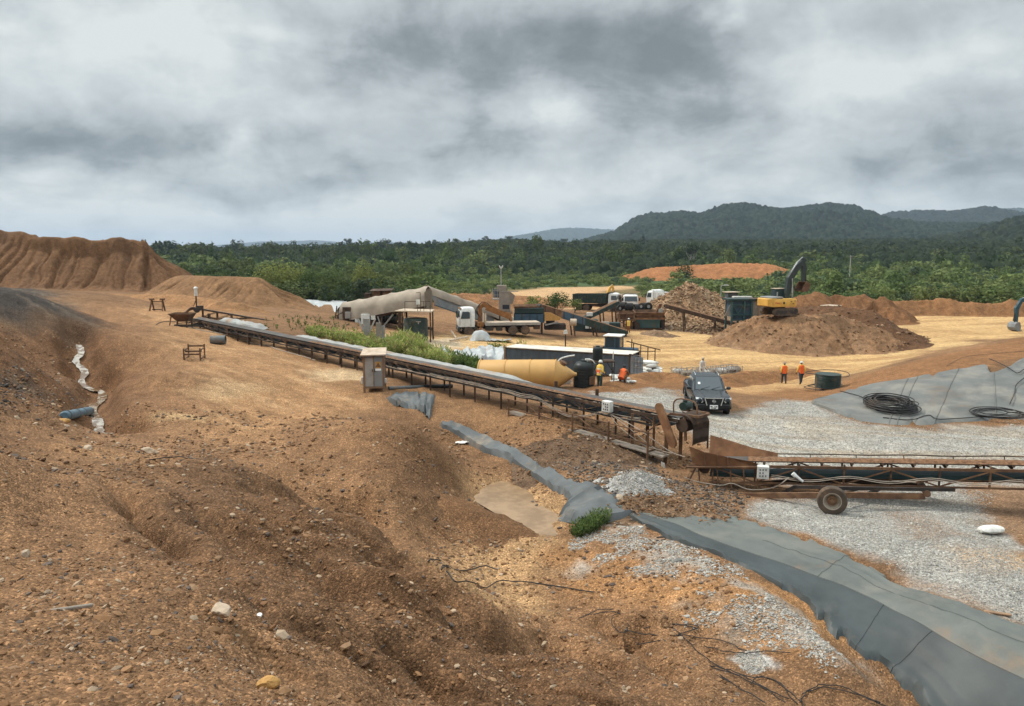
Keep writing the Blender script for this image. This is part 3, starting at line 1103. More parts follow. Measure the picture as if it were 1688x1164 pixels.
# ------------------------------------------------------------------ heaps of earth, rock and gravel
def heap(name, label, cat, crest, tan=.62, rnd=1.2, reach=14, res=.2, colour=(.2, .1, .045), gravel=0.0,
         gully=0.0, gw=1.6, rough=.1, lump=0.0, crestwob=0.0, seed=1, sub=.25, group=None, colvar=.25, steep=None, streak=None):
    c = np.asarray(crest, float)
    x0, y0 = c[:, 0].min() - reach, c[:, 1].min() - reach
    x1, y1 = c[:, 0].max() + reach, c[:, 1].max() + reach
    nx, ny = int((x1 - x0) / res) + 1, int((y1 - y0) / res) + 1
    X, Y = np.meshgrid(np.linspace(x0, x1, nx), np.linspace(y0, y1, ny))
    x, y = X.ravel(), Y.ravel()
    wx = x + .5 * rnd * fbm(x / 3, y / 3, 3, seed + 2)
    wy = y + .5 * rnd * fbm(x / 3 + 9, y / 3, 3, seed + 4)
    d, s, zc = seg_dist(wx, wy, c)
    # position round the heap, so that gullies run down from the crest
    i0 = np.array([c[0, :2], c[-1, :2]])
    e0 = np.arctan2(wy - i0[0, 1], wx - i0[0, 0])
    e1 = np.arctan2(wy - i0[1, 1], wx - i0[1, 0])
    side = np.sign((wx - c[:, 0].mean()) * (c[-1, 1] - c[0, 1]) - (wy - c[:, 1].mean()) * (c[-1, 0] - c[0, 0]))
    L = max(s.max(), 1e-3)
    ends = np.where(s < L * .001, e0 * 5, np.where(s > L * .999, e1 * 5, 0))
    sg = s + ends + side * 40
    if crestwob:
        zc = zc + crestwob * fbm(sg / 3.5, d * 0 + seed, 3, seed + 6)
    dd = np.sqrt(d * d + rnd * rnd) - rnd
    sl = tan * (1 + .12 * fbm(x / 5, y / 5, 3, seed + 8))
    z = zc - dd * sl
    if steep is not None:
        z = zc - np.where(dd < steep[0], dd * steep[1], steep[0] * steep[1] + (dd - steep[0]) * sl)
    g = H(x, y)
    drop = np.clip(zc - z, 0, None)
    if gully:
        q = sg + .22 * gw * fbm(sg / (gw * 1.3), d / 4, 3, seed + 10)
        n1 = vnoise(q / gw, d / 40, seed + 11) - .5
        n2 = vnoise(q / (gw * .37), d / 26, seed + 12) - .5
        n3 = vnoise(q / (gw * .16), d / 14, seed + 14) - .5
        ch = np.exp(-np.abs(n1) / .07) + .65 * np.exp(-np.abs(n2) / .09) + .30 * np.exp(-np.abs(n3) / .12) - .35 * n1 - .3 * n2
        fade = sstep(drop, .1, 1.5) * sstep(z - g, -.2, 2.0)
        z = z - gully * ch * fade
    z = z + rough * fbm(x / 1.4, y / 1.4, 5, seed + 20) + rough * .5 * fbm(x / .35, y / .35, 3, seed + 22)
    if lump:
        z = z + lump * np.maximum(fbm(x / .8, y / .8, 4, seed + 25, .65), -.2)
    # the toe runs out softly into the ground
    k = .5
    t = np.clip(.5 + (z - g) / (2 * k), 0, 1)
    z = np.where(z - g > k, z, np.where(z - g < -k, z, z * t + g * (1 - t) + k * t * (1 - t) * .6))
    keep = (z > g - sub).reshape(ny, nx)
    ck = keep[:-1, :-1] | keep[1:, :-1] | keep[:-1, 1:] | keep[1:, 1:]
    idx = np.arange(nx * ny).reshape(ny, nx)
    q = np.stack([idx[:-1, :-1], idx[:-1, 1:], idx[1:, 1:], idx[1:, :-1]], -1)[ck]
    used = np.unique(q)
    mp = np.zeros(nx * ny, int)
    mp[used] = np.arange(len(used))
    z = np.maximum(z, g - .6)
    co = np.stack([x, y, z], -1)[used]
    o0 = np.array([c[:, 0].mean(), c[:, 1].mean(), float(g.mean())])
    colr = np.tile(np.asarray(colour, float), (len(x), 1))
    colr *= (1 + colvar * fbm(x / 2.2, y / 2.2, 4, seed + 30) + colvar * .8 * fbm(x / .5, y / .5, 3, seed + 31))[:, None]
    if streak is not None:
        f = sstep(fbm(sg / streak[1], d / 9, 4, seed + 33), .05, .5)[:, None]
        colr = colr * (1 - f * streak[2]) + np.asarray(streak[0]) * f * streak[2]
    if gully:
        f = (np.clip(ch, 0, 1) * fade)[:, None] * .25       # darker brown along the channels
        colr = colr * (1 - f) + np.array([.11, .055, .026]) * f
    o = np_mesh(name, co - o0, mp[q], M['ground'], np.clip(colr, .01, .9)[used], 'col', {'gravel': np.full(len(used), gravel)})
    o.location = o0
    tag(o, label, cat, group)
    return o


def crest(*p):
    return [tuple(pd(u, v, d)) for u, v, d in p]


heap('spoil_mound', 'huge brown spoil mound with eroded gullies on the left skyline', 'mound',
     crest((-420, 374, 104), (-150, 372, 106), (0, 381, 108), (60, 386, 108), (120, 386, 109), (170, 393, 110), (235, 397, 112)),
     tan=.66, rnd=.8, reach=19, res=.17, colour=(.150, .077, .037), gully=1.3, gw=3.6, rough=.06, crestwob=1.0, seed=101, streak=((.12, .065, .035), 3, .7), steep=(1.2, 1.4))
heap('spoil_mound', 'lower tan spoil mound with furrowed flank right of the huge mound', 'mound',
     crest((300, 454, 103), (340, 455, 98), (420, 457, 96)),
     tan=.60, rnd=1.0, reach=14, res=.15, colour=(.205, .112, .054), gully=.9, gw=2.8, rough=.05, seed=131, streak=((.17, .09, .042), 2.4, .6))
heap('earth_bank', 'low rough earth bank behind the feed hopper below the mounds', 'bank',
     crest((170, 489, 88), (240, 484, 86), (300, 487, 84), (345, 493, 80), (380, 498, 77)),
     tan=.5, rnd=1.0, reach=7, res=.18, colour=(.255, .135, .062), gully=.1, gw=1.5, rough=.16, lump=.12, seed=141)
heap('earth_stockpile', 'big brown stockpile carrying the yellow excavator', 'heap',
     crest((1262, 521, 92), (1300, 521, 90), (1335, 521, 91), (1372, 516, 92), (1405, 528, 91)),
     tan=.60, rnd=1.8, reach=13, res=.18, colour=(.205, .115, .060), gully=.35, gw=3.0, rough=.2, lump=.42, seed=151, streak=((.30, .19, .11), 2.0, .8))
heap('earth_stockpile', 'dark brown earth pile beside the excavator stockpile on its right', 'heap',
     crest((1330, 506, 103), (1380, 505, 99), (1425, 512, 95), (1455, 538, 91)),
     tan=.5, rnd=1.4, reach=11, res=.18, colour=(.105, .053, .026), gully=.2, gw=2.4, rough=.14, lump=.18, seed=161)
heap('earth_bank', 'lumpy brown earth ridge behind the excavator stockpile', 'bank',
     crest((1322, 489, 120), (1345, 484, 121), (1372, 491, 122), (1396, 489, 122), (1422, 487, 122), (1444, 493, 122), (1456, 488, 121), (1470, 506, 118)),
     tan=.75, rnd=.9, reach=10, res=.2, colour=(.175, .085, .038), gully=.25, gw=1.6, rough=.25, lump=.3, crestwob=1.0, seed=171)
heap('earth_bank', 'long low brown bund along the far right edge of the yard', 'bank',
     crest((1462, 500, 133), (1530, 496, 132), (1556, 493, 132), (1580, 498, 131), (1640, 498, 130), (1672, 494, 130), (1720, 495, 129), (1900, 496, 129)),
     tan=.7, rnd=.8, reach=7, res=.28, colour=(.20, .098, .042), gully=.15, gw=2.0, rough=.22, lump=.3, crestwob=.8, seed=181)
heap('rock_pile', 'tall tan pile of broken rock behind the blue hopper', 'heap',
     crest((1128, 474, 115), (1143, 467, 116), (1172, 484, 116), (1200, 497, 117)),
     tan=.62, rnd=.7, reach=14, res=.18, colour=(.30, .185, .105), gully=.1, gw=1.5, rough=.25, lump=.9, seed=191, colvar=.5, streak=((.40, .29, .19), 1.6, .7))
heap('gravel_heap', 'small heap of pale grey gravel above the grey liner junction', 'heap',
     [tuple(at(1052, 800) + Vector((0, .2, .42))), tuple(at(1066, 818) + Vector((0, .2, .30)))],
     tan=.75, rnd=.25, reach=1.5, res=.04, colour=(.33, .32, .30), gravel=1.0, rough=.05, lump=.10, seed=201, colvar=.35)
heap('rubble_heap', 'low brown rubble heap lying over the start of the grey liner', 'heap',
     [tuple(at(1075, 838) + Vector((0, .3, .30))), tuple(at(1120, 850) + Vector((0, .3, .26))), tuple(at(1165, 860) + Vector((0, .2, .12)))],
     tan=.5, rnd=.5, reach=2.0, res=.05, colour=(.17, .105, .062), gravel=.5, rough=.06, lump=.13, seed=211, colvar=.6)
heap('earth_bank', 'knobbly dark earth bank beside the conveyor above the drain', 'bank',
     [tuple(at(925, 740) + Vector((0, .5, .15))), tuple(at(970, 738) + Vector((0, .5, .3))), tuple(at(1030, 757) + Vector((0, .5, .25)))],
     tan=.5, rnd=.6, reach=2.0, res=.06, colour=(.125, .078, .048), gravel=.3, rough=.07, lump=.12, seed=216, colvar=.5)
heap('silt_ridge', 'low brown silt ridge pointing into the muddy puddle', 'bank',
     [tuple(at(735, 830) + Vector((0, 0, .12))), tuple(at(800, 860) + Vector((0, 0, .22))), tuple(at(858, 880) + Vector((0, 0, .04)))],
     tan=.5, rnd=.4, reach=1.3, res=.05, colour=(.15, .078, .037), rough=.06, lump=.08, seed=221)
heap('earth_bank', 'thin bank of loose earth between the dark car and the container', 'bank',
     [tuple(at(1005, 640) + Vector((0, 0, .3))), tuple(at(1065, 628) + Vector((0, .5, .55))), tuple(at(1110, 626) + Vector((0, .5, .5))), tuple(at(1135, 632) + Vector((0, 0, .2)))],
     tan=.5, rnd=.6, reach=3, res=.09, colour=(.20, .098, .042), rough=.1, lump=.12, seed=231)
heap('earth_bank', 'low earth bank running from the car towards the two walking workers', 'bank',
     [tuple(at(1190, 634) + Vector((0, .5, .5))), tuple(at(1235, 628) + Vector((0, .5, .7))), tuple(at(1275, 624) + Vector((0, .5, .55))), tuple(at(1330, 616) + Vector((0, .5, .5)))],
     tan=.5, rnd=.6, reach=3.4, res=.1, colour=(.215, .105, .045), rough=.1, lump=.12, seed=241)
heap('cleared_ground', 'bare orange clearing in the bush beyond the rock pile', 'clearing',
     crest((1085, 441, 330), (1150, 437, 330), (1200, 434, 330), (1258, 435, 330)),
     tan=.32, rnd=3, reach=20, res=.8, colour=(.29, .125, .05), rough=.5, gully=.4, gw=6, seed=251)
heap('earth_bank', 'brown cut bank beside the dirt road in front of the green field', 'bank',
     crest((690, 490, 128), (770, 484, 135), (840, 487, 140), (905, 492, 140)),
     tan=.5, rnd=1.0, reach=9, res=.3, colour=(.24, .12, .055), rough=.25, lump=.3, seed=256)
heap('earth_bank', 'brown earth ridge at the far end of the yard behind the white trucks', 'bank',
     crest((985, 494, 145), (1040, 488, 146), (1085, 494, 146)),
     tan=.5, rnd=1.0, reach=8, res=.3, colour=(.19, .105, .055), rough=.25, lump=.3, seed=261)

# ------------------------------------------------------------------ wooded hills
PLAIN = -5.0


def domes(x, y, cell, hmin, hmax, seed):
    """crowns of a closed canopy: a dome in each cell"""
    ix, iy = np.floor(x / cell), np.floor(y / cell)
    best = np.full(x.shape, 0.0)
    tone = np.full(x.shape, .5)
    for dx in (-1, 0, 1):
        for dy in (-1, 0, 1):
            cx, cy = (ix + dx).astype(np.int64), (iy + dy).astype(np.int64)
            jx, jy = _hash(cx, cy, seed), _hash(cx, cy, seed + 1)
            hh, rr_ = _hash(cx, cy, seed + 2), _hash(cx, cy, seed + 3)
            px, py = (cx + jx) * cell, (cy + jy) * cell
            rad = cell * (.62 + .42 * rr_)
            q = 1 - ((x - px) ** 2 + (y - py) ** 2) / rad ** 2
            h = (hmin + (hmax - hmin) * hh ** 1.5) * np.sqrt(np.clip(q, 0, 1)) ** .8
            m = h > best
            best = np.where(m, h, best)
            tone = np.where(m, _hash(cx, cy, seed + 4), tone)
    return best, tone


def ridge_fn(sky, D, r0, back):
    p = np.array([(azel(u, v)[0], azel(u, v)[1]) for u, v in sky])

    def f(r, th):
        e = np.interp(th, p[:, 0], p[:, 1])
        top = CAMZ + np.tan(e) * D
        edge = sstep(th, p[0, 0] - .02, p[0, 0] + .01) * (1 - sstep(th, p[-1, 0] - .01, p[-1, 0] + .05))
        up = sstep(r, r0, D) ** .85
        dn = 1 - sstep(r, D, D + back)
        return PLAIN + (top - PLAIN) * np.where(r < D, up, dn) * edge
    return f, p


HILLS = dict(
    near=([(150, 417), (300, 416), (400, 417), (500, 416), (560, 413), (650, 411), (720, 411), (790, 405), (850, 403), (930, 408), (1000, 405), (1100, 404), (1300, 404), (1500, 404), (1700, 404)], 1200, 320, 900),
    right=([(1300, 412), (1440, 410), (1520, 406), (1590, 393), (1640, 381), (1688, 370), (1800, 352), (2000, 340)], 1500, 600, 800),
    main=([(930, 410), (975, 399), (1012, 390), (1045, 370), (1075, 361), (1110, 360), (1150, 364), (1190, 349), (1240, 350), (1300, 349), (1362, 342), (1400, 350), (1450, 366), (1520, 372), (1700, 378)], 2500, 1250, 900),
    back=([(1380, 380), (1430, 366), (1470, 355), (1510, 353), (1570, 354), (1620, 348), (1655, 353), (1690, 360), (1800, 372)], 3600, 2500, 900),
)
RF = {k: ridge_fn(*v)[0] for k, v in HILLS.items()}


def hill(name, key, cell, hts, dcol, dth, dr, seed, th_pad=.03, relief=.06):
    sky, D, r0, back = HILLS[key]
    f, p = ridge_fn(sky, D, r0, back)
    th = np.arange(max(p[0, 0] - th_pad, -.75), min(p[-1, 0] + th_pad, .8), dth)
    rr = [r0]
    while rr[-1] < D + back:
        rr.append(rr[-1] + dr * rr[-1] / D * (1 if rr[-1] < D + 60 else 6))
    RR, TT = np.meshgrid(np.array(rr), th, indexing='ij')
    r, t = RR.ravel(), TT.ravel()
    x, y = r * np.sin(t), r * np.cos(t)
    z = f(r, t)
    hgt = np.clip(z - PLAIN, 0, None)
    rid = 1 - np.abs(fbm(x / (D * .11), y / (D * .11), 4, seed)) * 2
    z = z + relief * hgt * (rid - .5) * 2 * (1 - np.exp(-((r - D) / (D * .04)) ** 2))
    c, tone = domes(x, y, cell, hts[0], hts[1], seed + 50)
    c = c * sstep(r, r0, r0 + 60)
    z = z + c + 1.6 * fbm(x / 2.2, y / 2.2, 3, seed + 70)
    a, b = np.array(dcol[0]), np.array(dcol[1])
    col = a + (b - a) * tone[:, None] ** 1.5
    col = col * (1 + .3 * fbm(x / 60, y / 60, 4, seed + 80))[:, None]
    n, m = RR.shape
    idx = np.arange(n * m).reshape(n, m)
    q = np.stack([idx[:-1, :-1], idx[1:, :-1], idx[1:, 1:], idx[:-1, 1:]], -1).reshape(-1, 4)[:, ::-1]
    o = np_mesh(name, np.stack([x, y, z], -1), q, M['leaf'], np.clip(col, .004, .3), 'leaf', None, False)
    tag(o, kind='structure')
    return o


hill('hills', 'near', 5.0, (3, 9), ((.016, .028, .012), (.045, .062, .026)), .0009, 5.5, 301, relief=.02)
hill('hills', 'right', 7, (4, 12), ((.016, .028, .013), (.045, .060, .026)), .0009, 6, 331, relief=.10)
hill('hills', 'main', 9, (5, 15), ((.012, .025, .013), (.038, .056, .026)), .0008, 7, 361, relief=.12)
hill('hills', 'back', 12, (7, 16), ((.014, .024, .014), (.034, .048, .026)), .0010, 10, 391, relief=.12)
for sky, D in (([(800, 402), (840, 393), (880, 386), (912, 380), (940, 378), (985, 380), (1020, 382), (1060, 394), (1100, 402)], 8000),
               ([(1560, 362), (1620, 352), (1660, 347), (1700, 346), (1800, 352)], 7000),
               ([(330, 408), (390, 404), (430, 400), (470, 400), (520, 398), (570, 402), (640, 401), (700, 404), (780, 402), (850, 404)], 11000)):
    HILLS['x'] = (sky, D, D * .82, 800)
    hill('hills', 'x', 22, (8, 22), ((.02, .035, .02), (.05, .07, .035)), .0012, 45, 420, relief=.05)


def plain_h(x, y):
    r, t = np.hypot(x, y), np.arctan2(x, y)
    far = sstep(r, 300, 900)
    z = H(x, y) * (1 - far) + PLAIN * far
    for k in ('near', 'right', 'main'):
        z = np.maximum(z, RF[k](r, t))
    return z


# ------------------------------------------------------------------ foliage
def crown_quads(rng, n, clumps=7, flat=.8, leaf=.22, droop=0.0, open_=.55):
    """leaf-sized faces for a crown of radius 1 centred on the origin: clumps of leaves with gaps between them"""
    cen = rng.normal(size=(clumps, 3))
    cen /= np.linalg.norm(cen, axis=1)[:, None]
    cen *= (rng.random(clumps) ** .4 * .68)[:, None]
    cen[:, 2] = cen[:, 2] * flat
    rad = open_ * (.55 + .6 * rng.random(clumps))
    w = rad ** 2 / (rad ** 2).sum()
    k = rng.choice(clumps, n, p=w)
    d = rng.normal(size=(n, 3))
    d /= np.linalg.norm(d, axis=1)[:, None]
    pos = cen[k] + d * (rad[k] * (.60 + .45 * rng.random(n)))[:, None] * np.array([1, 1, flat])
    nrm = d + rng.normal(size=(n, 3)) * .55 + np.array([0, 0, .35])
    nrm /= np.linalg.norm(nrm, axis=1)[:, None]
    a = np.cross(nrm, rng.normal(size=(n, 3)))
    a /= np.linalg.norm(a, axis=1)[:, None] + 1e-9
    b = np.cross(nrm, a)
    s = leaf * (.6 + .8 * rng.random(n))
    a = a * s[:, None]
    b = b * (s * .62)[:, None]
    q = np.stack([pos - a, pos + b, pos + a, pos - b], 1)       # (n, 4, 3) leaf-shaped lozenges
    tone = (.75 + .5 * rng.random(clumps))[k] * (.8 + .4 * rng.random(n))
    return q, tone


def merge_crowns(name, pos, rad, hgt, cols, nq, variants, material='leaf', seed=5):
    rng = np.random.default_rng(seed)
    qs, cs = [], []
    bank = {}
    for i in range(len(pos)):
        k = (nq[i], rng.integers(variants))
        if k not in bank:
            bank[k] = crown_quads(rng, int(k[0]), clumps=int(5 + k[1] % 4), leaf=.95 / math.sqrt(k[0]) * 1.9, flat=.85)
        q, tone = bank[k]
        a = rng.random() * 6.283
        c, s = math.cos(a), math.sin(a)
        m = np.array([[c, -s, 0], [s, c, 0], [0, 0, 1]])
        p = (q.reshape(-1, 3) @ m.T) * np.array([rad[i], rad[i], hgt[i] * .5]) + pos[i] + np.array([0, 0, hgt[i] * .45])
        qs.append(p.astype(np.float32))
        cs.append((np.repeat(tone, 4)[:, None] * cols[i]).astype(np.float32))
    co = np.concatenate(qs)
    return np_mesh(name, co, np.arange(len(co)).reshape(-1, 4), M[material], np.clip(np.concatenate(cs), .004, .4), 'leaf', None, False)


def wood_edge(u):
    """distance at which the bush begins, by photo column"""
    return np.interp(u, [-200, 250, 480, 560, 640, 700, 790, 860, 900, 1040, 1060, 1120, 1280, 1330, 1460, 1480, 1900],
                     [170, 150, 132, 128, 122, 120, 170, 200, 238, 238, 185, 150, 150, 150, 158, 178, 178])


def build_forest():
    rng = np.random.default_rng(77)
    n = 15000
    th = rng.uniform(-.70, .72, n)
    r = 118 * (1000 / 118) ** rng.random(n)
    u = CX + F * np.tan(th) * 1.0
    e = wood_edge(u) + rng.normal(size=n) * 5
    x, y = r * np.sin(th), r * np.cos(th)
    clear = soft(x, y, POLY['road'], 2, 5, 1, .1) > .3
    # the bare clearing and the low field keep tall growth out
    uu = CX + F * np.tan(th)
    cl2 = (uu > 1075) & (uu < 1268) & (r > 285) & (r < 352)
    keep = (r > e) & ~clear & ~cl2
    x, y, r, u = x[keep], y[keep], r[keep], u[keep]
    n = len(x)
    z = plain_h(x, y)
    field = sstep(u, 690, 760) * (1 - sstep(u, 1075, 1120)) * (1 - sstep(r, 330, 420))
    infront = sstep(u, 1060, 1090) * (1 - sstep(u, 1260, 1290)) * (r < 300)
    clump = fbm(x / 28, y / 28, 3, 501)
    size = np.interp(r, [118, 200, 300, 500, 1000], [1.9, 2.3, 2.8, 4.0, 6.0]) * (.55 + .95 * rng.random(n) ** 1.5) * (1 + .6 * clump)
    size *= (1 - .45 * field)
    hgt = size * np.interp(r, [118, 300, 1000], [1.5, 1.75, 2.0]) * (.85 + .5 * rng.random(n) ** 2)
    hgt *= (1 - .30 * field) * (1 - .25 * infront)
    tall = rng.random(n) < np.interp(r, [200, 300, 600], [.02, .09, .15]) * np.interp(u, [1000, 1200, 1700], [1, .25, .1])
    tall &= r > 380
    hgt = np.where(tall & (r > 230) & (field < .3), hgt * rng.uniform(1.4, 2.3, n), hgt)
    size = np.where(tall & (field < .3), size * 1.25, size)
    vcap = np.interp(u, [0, 560, 800, 1000, 1700], [400, 398, 395, 399, 406]) + rng.normal(size=n) * 5
    hgt = np.clip(hgt, 1.0, np.maximum(2.0, CAMZ + r * (412 - vcap) / F - z))
    pal = np.array([[.040, .070, .024], [.065, .098, .032], [.095, .128, .042], [.125, .150, .055], [.058, .084, .046]])
    t = np.clip(.42 + .55 * clump + .22 * rng.normal(size=n) + .35 * field, 0, .999)
    k = (t * 4).astype(int)
    fr = (t * 4 - k)[:, None]
    col = pal[k] * (1 - fr) + pal[np.minimum(k + 1, 3)] * fr
    col = np.where((rng.random(n) < .2)[:, None], pal[4], col)
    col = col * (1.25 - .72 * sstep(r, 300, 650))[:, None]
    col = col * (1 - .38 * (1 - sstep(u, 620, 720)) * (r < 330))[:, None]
    nq = np.where(r < 210, 260, np.where(r < 380, 150, np.where(r < 620, 80, 48)))
    nq = np.where(tall, 220, nq)
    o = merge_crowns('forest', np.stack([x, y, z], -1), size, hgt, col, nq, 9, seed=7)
    tag(o, 'dense green bush and forest covering the plain beyond the yard', 'forest', kind='stuff')
    print('forest trees', n, 'faces', len(o.data.polygons))


build_forest()


# ------------------------------------------------------------------ trees one can tell apart
def make_tree(name, label, height, width, trunk_h, col, seed, group=None, nq=900, flat=.8, bark='bark', clumps=11, layered=False, trunks=1):
    rng = np.random.default_rng(seed)
    t = thing(name, label, 'tree', group=group)
    b = MB()
    ch = height - trunk_h
    for k in range(trunks):
        ox = (k - (trunks - 1) / 2) * width * .10
        lean = Vector((rng.normal() * .03 * height, rng.normal() * .03 * height, 0))
        r0 = max(.10, height * .018)
        top = Vector((ox, 0, trunk_h + ch * .55)) + lean
        pts = spline([Vector((ox, 0, -.4)), Vector((ox, 0, trunk_h * .5)) + lean * .3, top], 4)
        b.tube(pts, [r0 * (1.3 - .95 * i / (len(pts) - 1)) for i in range(len(pts))], 7)
        for j in range(6):
            a = rng.random() * 6.283
            base = Vector((ox, 0, trunk_h * (.75 + .1 * j))) + lean * .6
            if base.z > top.z:
                base = top.copy()
            e = Vector((math.cos(a) * width * .34, math.sin(a) * width * .34, trunk_h + ch * (.35 + .5 * rng.random())))
            b.tube(spline([base, base.lerp(e, .5) + Vector((0, 0, -.06 * height)), e], 3), [r0 * (.5 - .4 * i / 6) for i in range(7)], 5)
    b.build('trunk', bark, t, True)
    q, tone = crown_quads(rng, nq, clumps, flat, leaf=2.0 / math.sqrt(nq), open_=.42 if layered else .50)
    p = q.reshape(-1, 3) * np.array([width / 2, width / 2, ch * .55]) + np.array([0, 0, trunk_h + ch * .48])
    c = np.repeat(tone, 4)[:, None] * np.array(col)
    o = np_mesh('crown', p, np.arange(len(p)).reshape(-1, 4), M['leaf'], np.clip(c, .004, .4), 'leaf', None, False)
    o.parent = t
    return t


def stand(t, u, d, dz=0.0):
    p = pd(u, 500, d)
    z = float(plain_h(np.array([p[0]]), np.array([p[1]]))[0])
    t.location = (p[0], p[1], z + dz)
    return z


def solo(u, vtop, d, wpx, label, col, seed, trunk=.2, **kw):
    p = pd(u, vtop, d)
    z = float(plain_h(np.array([p[0]]), np.array([p[1]]))[0])
    hgt = max(2.0, p[2] - z)
    t = make_tree(kw.pop('name', 'broad_tree'), label, hgt, wpx * d / F, hgt * trunk, col, seed, **kw)
    t.location = (p[0], p[1], z)
    return t


solo(462, 423, 150, 104, 'broad yellowish green tree behind the tan spoil mound', (.19, .21, .060), 601, .12, nq=2600, clumps=22, flat=.9)
solo(506, 432, 148, 50, 'dark green tree touching the right side of the broad yellowish tree', (.08, .115, .036), 606, .12, nq=1200, clumps=12)
solo(545, 434, 146, 66, 'mid green tree with thin crown behind the pale pond liner', (.10, .135, .045), 602, .15, nq=1500, clumps=14)
solo(598, 431, 142, 54, 'upright yellow green tree behind the rusty shed', (.18, .20, .058), 603, .12, nq=1500, clumps=14, flat=1.0)
solo(920, 476, 122, 58, 'round dark green bush behind the teal screening plant', (.065, .105, .03), 604, .08, nq=1500, clumps=14, name='bush')
solo(876, 484, 120, 44, 'light green bush between the grey tower and the dark round bush', (.14, .175, .05), 607, .08, nq=800, clumps=9, name='bush')
solo(948, 486, 126, 34, 'small light green bush right of the dark round bush', (.14, .17, .05), 608, .08, nq=600, clumps=8, name='bush')
solo(1130, 431, 262, 34, 'dark conical tree standing in front of the orange clearing', (.035, .058, .020), 605, .1, nq=700, clumps=9, flat=1.2)
solo(1141, 391, 430, 46, 'tall tree with two pale bare trunks and layered crown', (.036, .058, .024), 609, .42, nq=800, clumps=10, bark='bark_pale', trunks=2, name='tall_tree')
solo(1116, 405, 450, 40, 'broad dark tree left of the tall tree with pale trunks', (.034, .056, .022), 610, .2, nq=700, clumps=10)
solo(1050, 402, 480, 34, 'dark tall tree at the foot of the wooded hill, left of the broad dark tree', (.032, .052, .022), 612, .2, nq=600, clumps=9)
protos = []
for k in range(4):
    t = make_tree('tall_tree', 'tall tree rising above the forest canopy on the skyline', 24, 19 + 3 * k, 8, (.040, .060, .030), 650 + k,
                  group='tall trees on the skyline', nq=1300, clumps=6 + k, layered=True, bark='bark')
    protos.append(t)
sk = [(272, 1500, 395, 1), (290, 1450, 397, 0), (318, 1420, 398, 2), (345, 1500, 402, 1), (372, 1400, 402, 0), (391, 1400, 400, 3), (415, 1450, 403, 2), (440, 1400, 404, 1), (462, 1350, 404, 0),
      (486, 1300, 402, 3), (503, 1300, 403, 1), (527, 1250, 399, 2), (573, 1150, 391, 0), (590, 1150, 396, 2), (604, 1200, 398, 1), (620, 1180, 399, 3), (640, 1150, 402, 0), (668, 1150, 403, 2),
      (718, 1150, 398, 1), (734, 1150, 397, 0), (752, 1200, 400, 3), (775, 1180, 398, 2), (800, 1180, 394, 1), (822, 1200, 392, 0), (838, 1180, 394, 2), (862, 1200, 395, 3), (884, 1180, 396, 1),
      (905, 1150, 398, 0), (930, 1150, 399, 2), (955, 1150, 401, 3)]
for i, (u, d, vt, k) in enumerate(sk[::2]):
    o = protos[k] if protos[k].get('placed') is None else copy_tree(protos[k])
    protos[k]['placed'] = 1
    p = pd(u, vt, d)
    z = float(plain_h(np.array([p[0]]), np.array([p[1]]))[0])
    s = max(.7, (p[2] - z) / 22.0)
    o.location = (p[0], p[1], z)
    o.rotation_euler = (0, 0, i * 1.7)
    o.scale = (s, s, s)
for o in bpy.data.objects:
    if 'placed' in o.keys():
        del o['placed']


# low weeds and grass
def weeds(name, label, poly, n, hmin, hmax, cols, seed, blade=.035, tilt=.35, stems=13):
    rng = np.random.default_rng(seed)
    p = ppoly(poly, H)
    lo, hi = p[:, :2].min(0), p[:, :2].max(0)
    xy = rng.uniform(lo, hi, (n * 4, 2))
    m = in_poly(xy[:, 0], xy[:, 1], p)
    m &= fbm(xy[:, 0] / 1.8, xy[:, 1] / 1.8, 3, seed) > rng.uniform(-.35, .35, n * 4)
    xy = xy[m][:n]
    z = H(xy[:, 0], xy[:, 1])
    qs, cs = [], []
    cols = np.array(cols)
    for (x, y), zz in zip(xy, z):
        h = rng.uniform(hmin, hmax) * (.7 + .6 * vnoise(np.array([x / 2.0]), np.array([y / 2.0]), seed + 1)[0])
        c = cols[rng.integers(len(cols))] * rng.uniform(.75, 1.25)
        k = stems
        t = rng.random(k)
        a = rng.random(k) * 6.283
        pos = np.stack([x + np.cos(a) * tilt * h * t * .5, y + np.sin(a) * tilt * h * t * .5, zz + h * t], -1)
        d = np.stack([np.cos(a), np.sin(a), .6 + .8 * rng.random(k)], -1)
        d /= np.linalg.norm(d, axis=1)[:, None]
        sd2 = np.stack([-np.sin(a), np.cos(a), np.zeros(k)], -1)
        L = (h * .42 * (.6 + .6 * rng.random(k)))[:, None]
        w = (blade * (.6 + .8 * rng.random(k)))[:, None]
        q = np.stack([pos, pos + d * L * .45 + sd2 * w, pos + d * L, pos + d * L * .45 - sd2 * w], 1)
        qs.append(q.reshape(-1, 3))
        cs.append(np.repeat(c[None] * (.7 + .6 * t[:, None]), 4, 0))
    co = np.concatenate(qs)
    o = np_mesh(name, co, np.arange(len(co)).reshape(-1, 4), M['leaf'], np.clip(np.concatenate(cs), .005, .5), 'leaf', None, False)
    tag(o, label, 'weeds', kind='stuff')
    return o


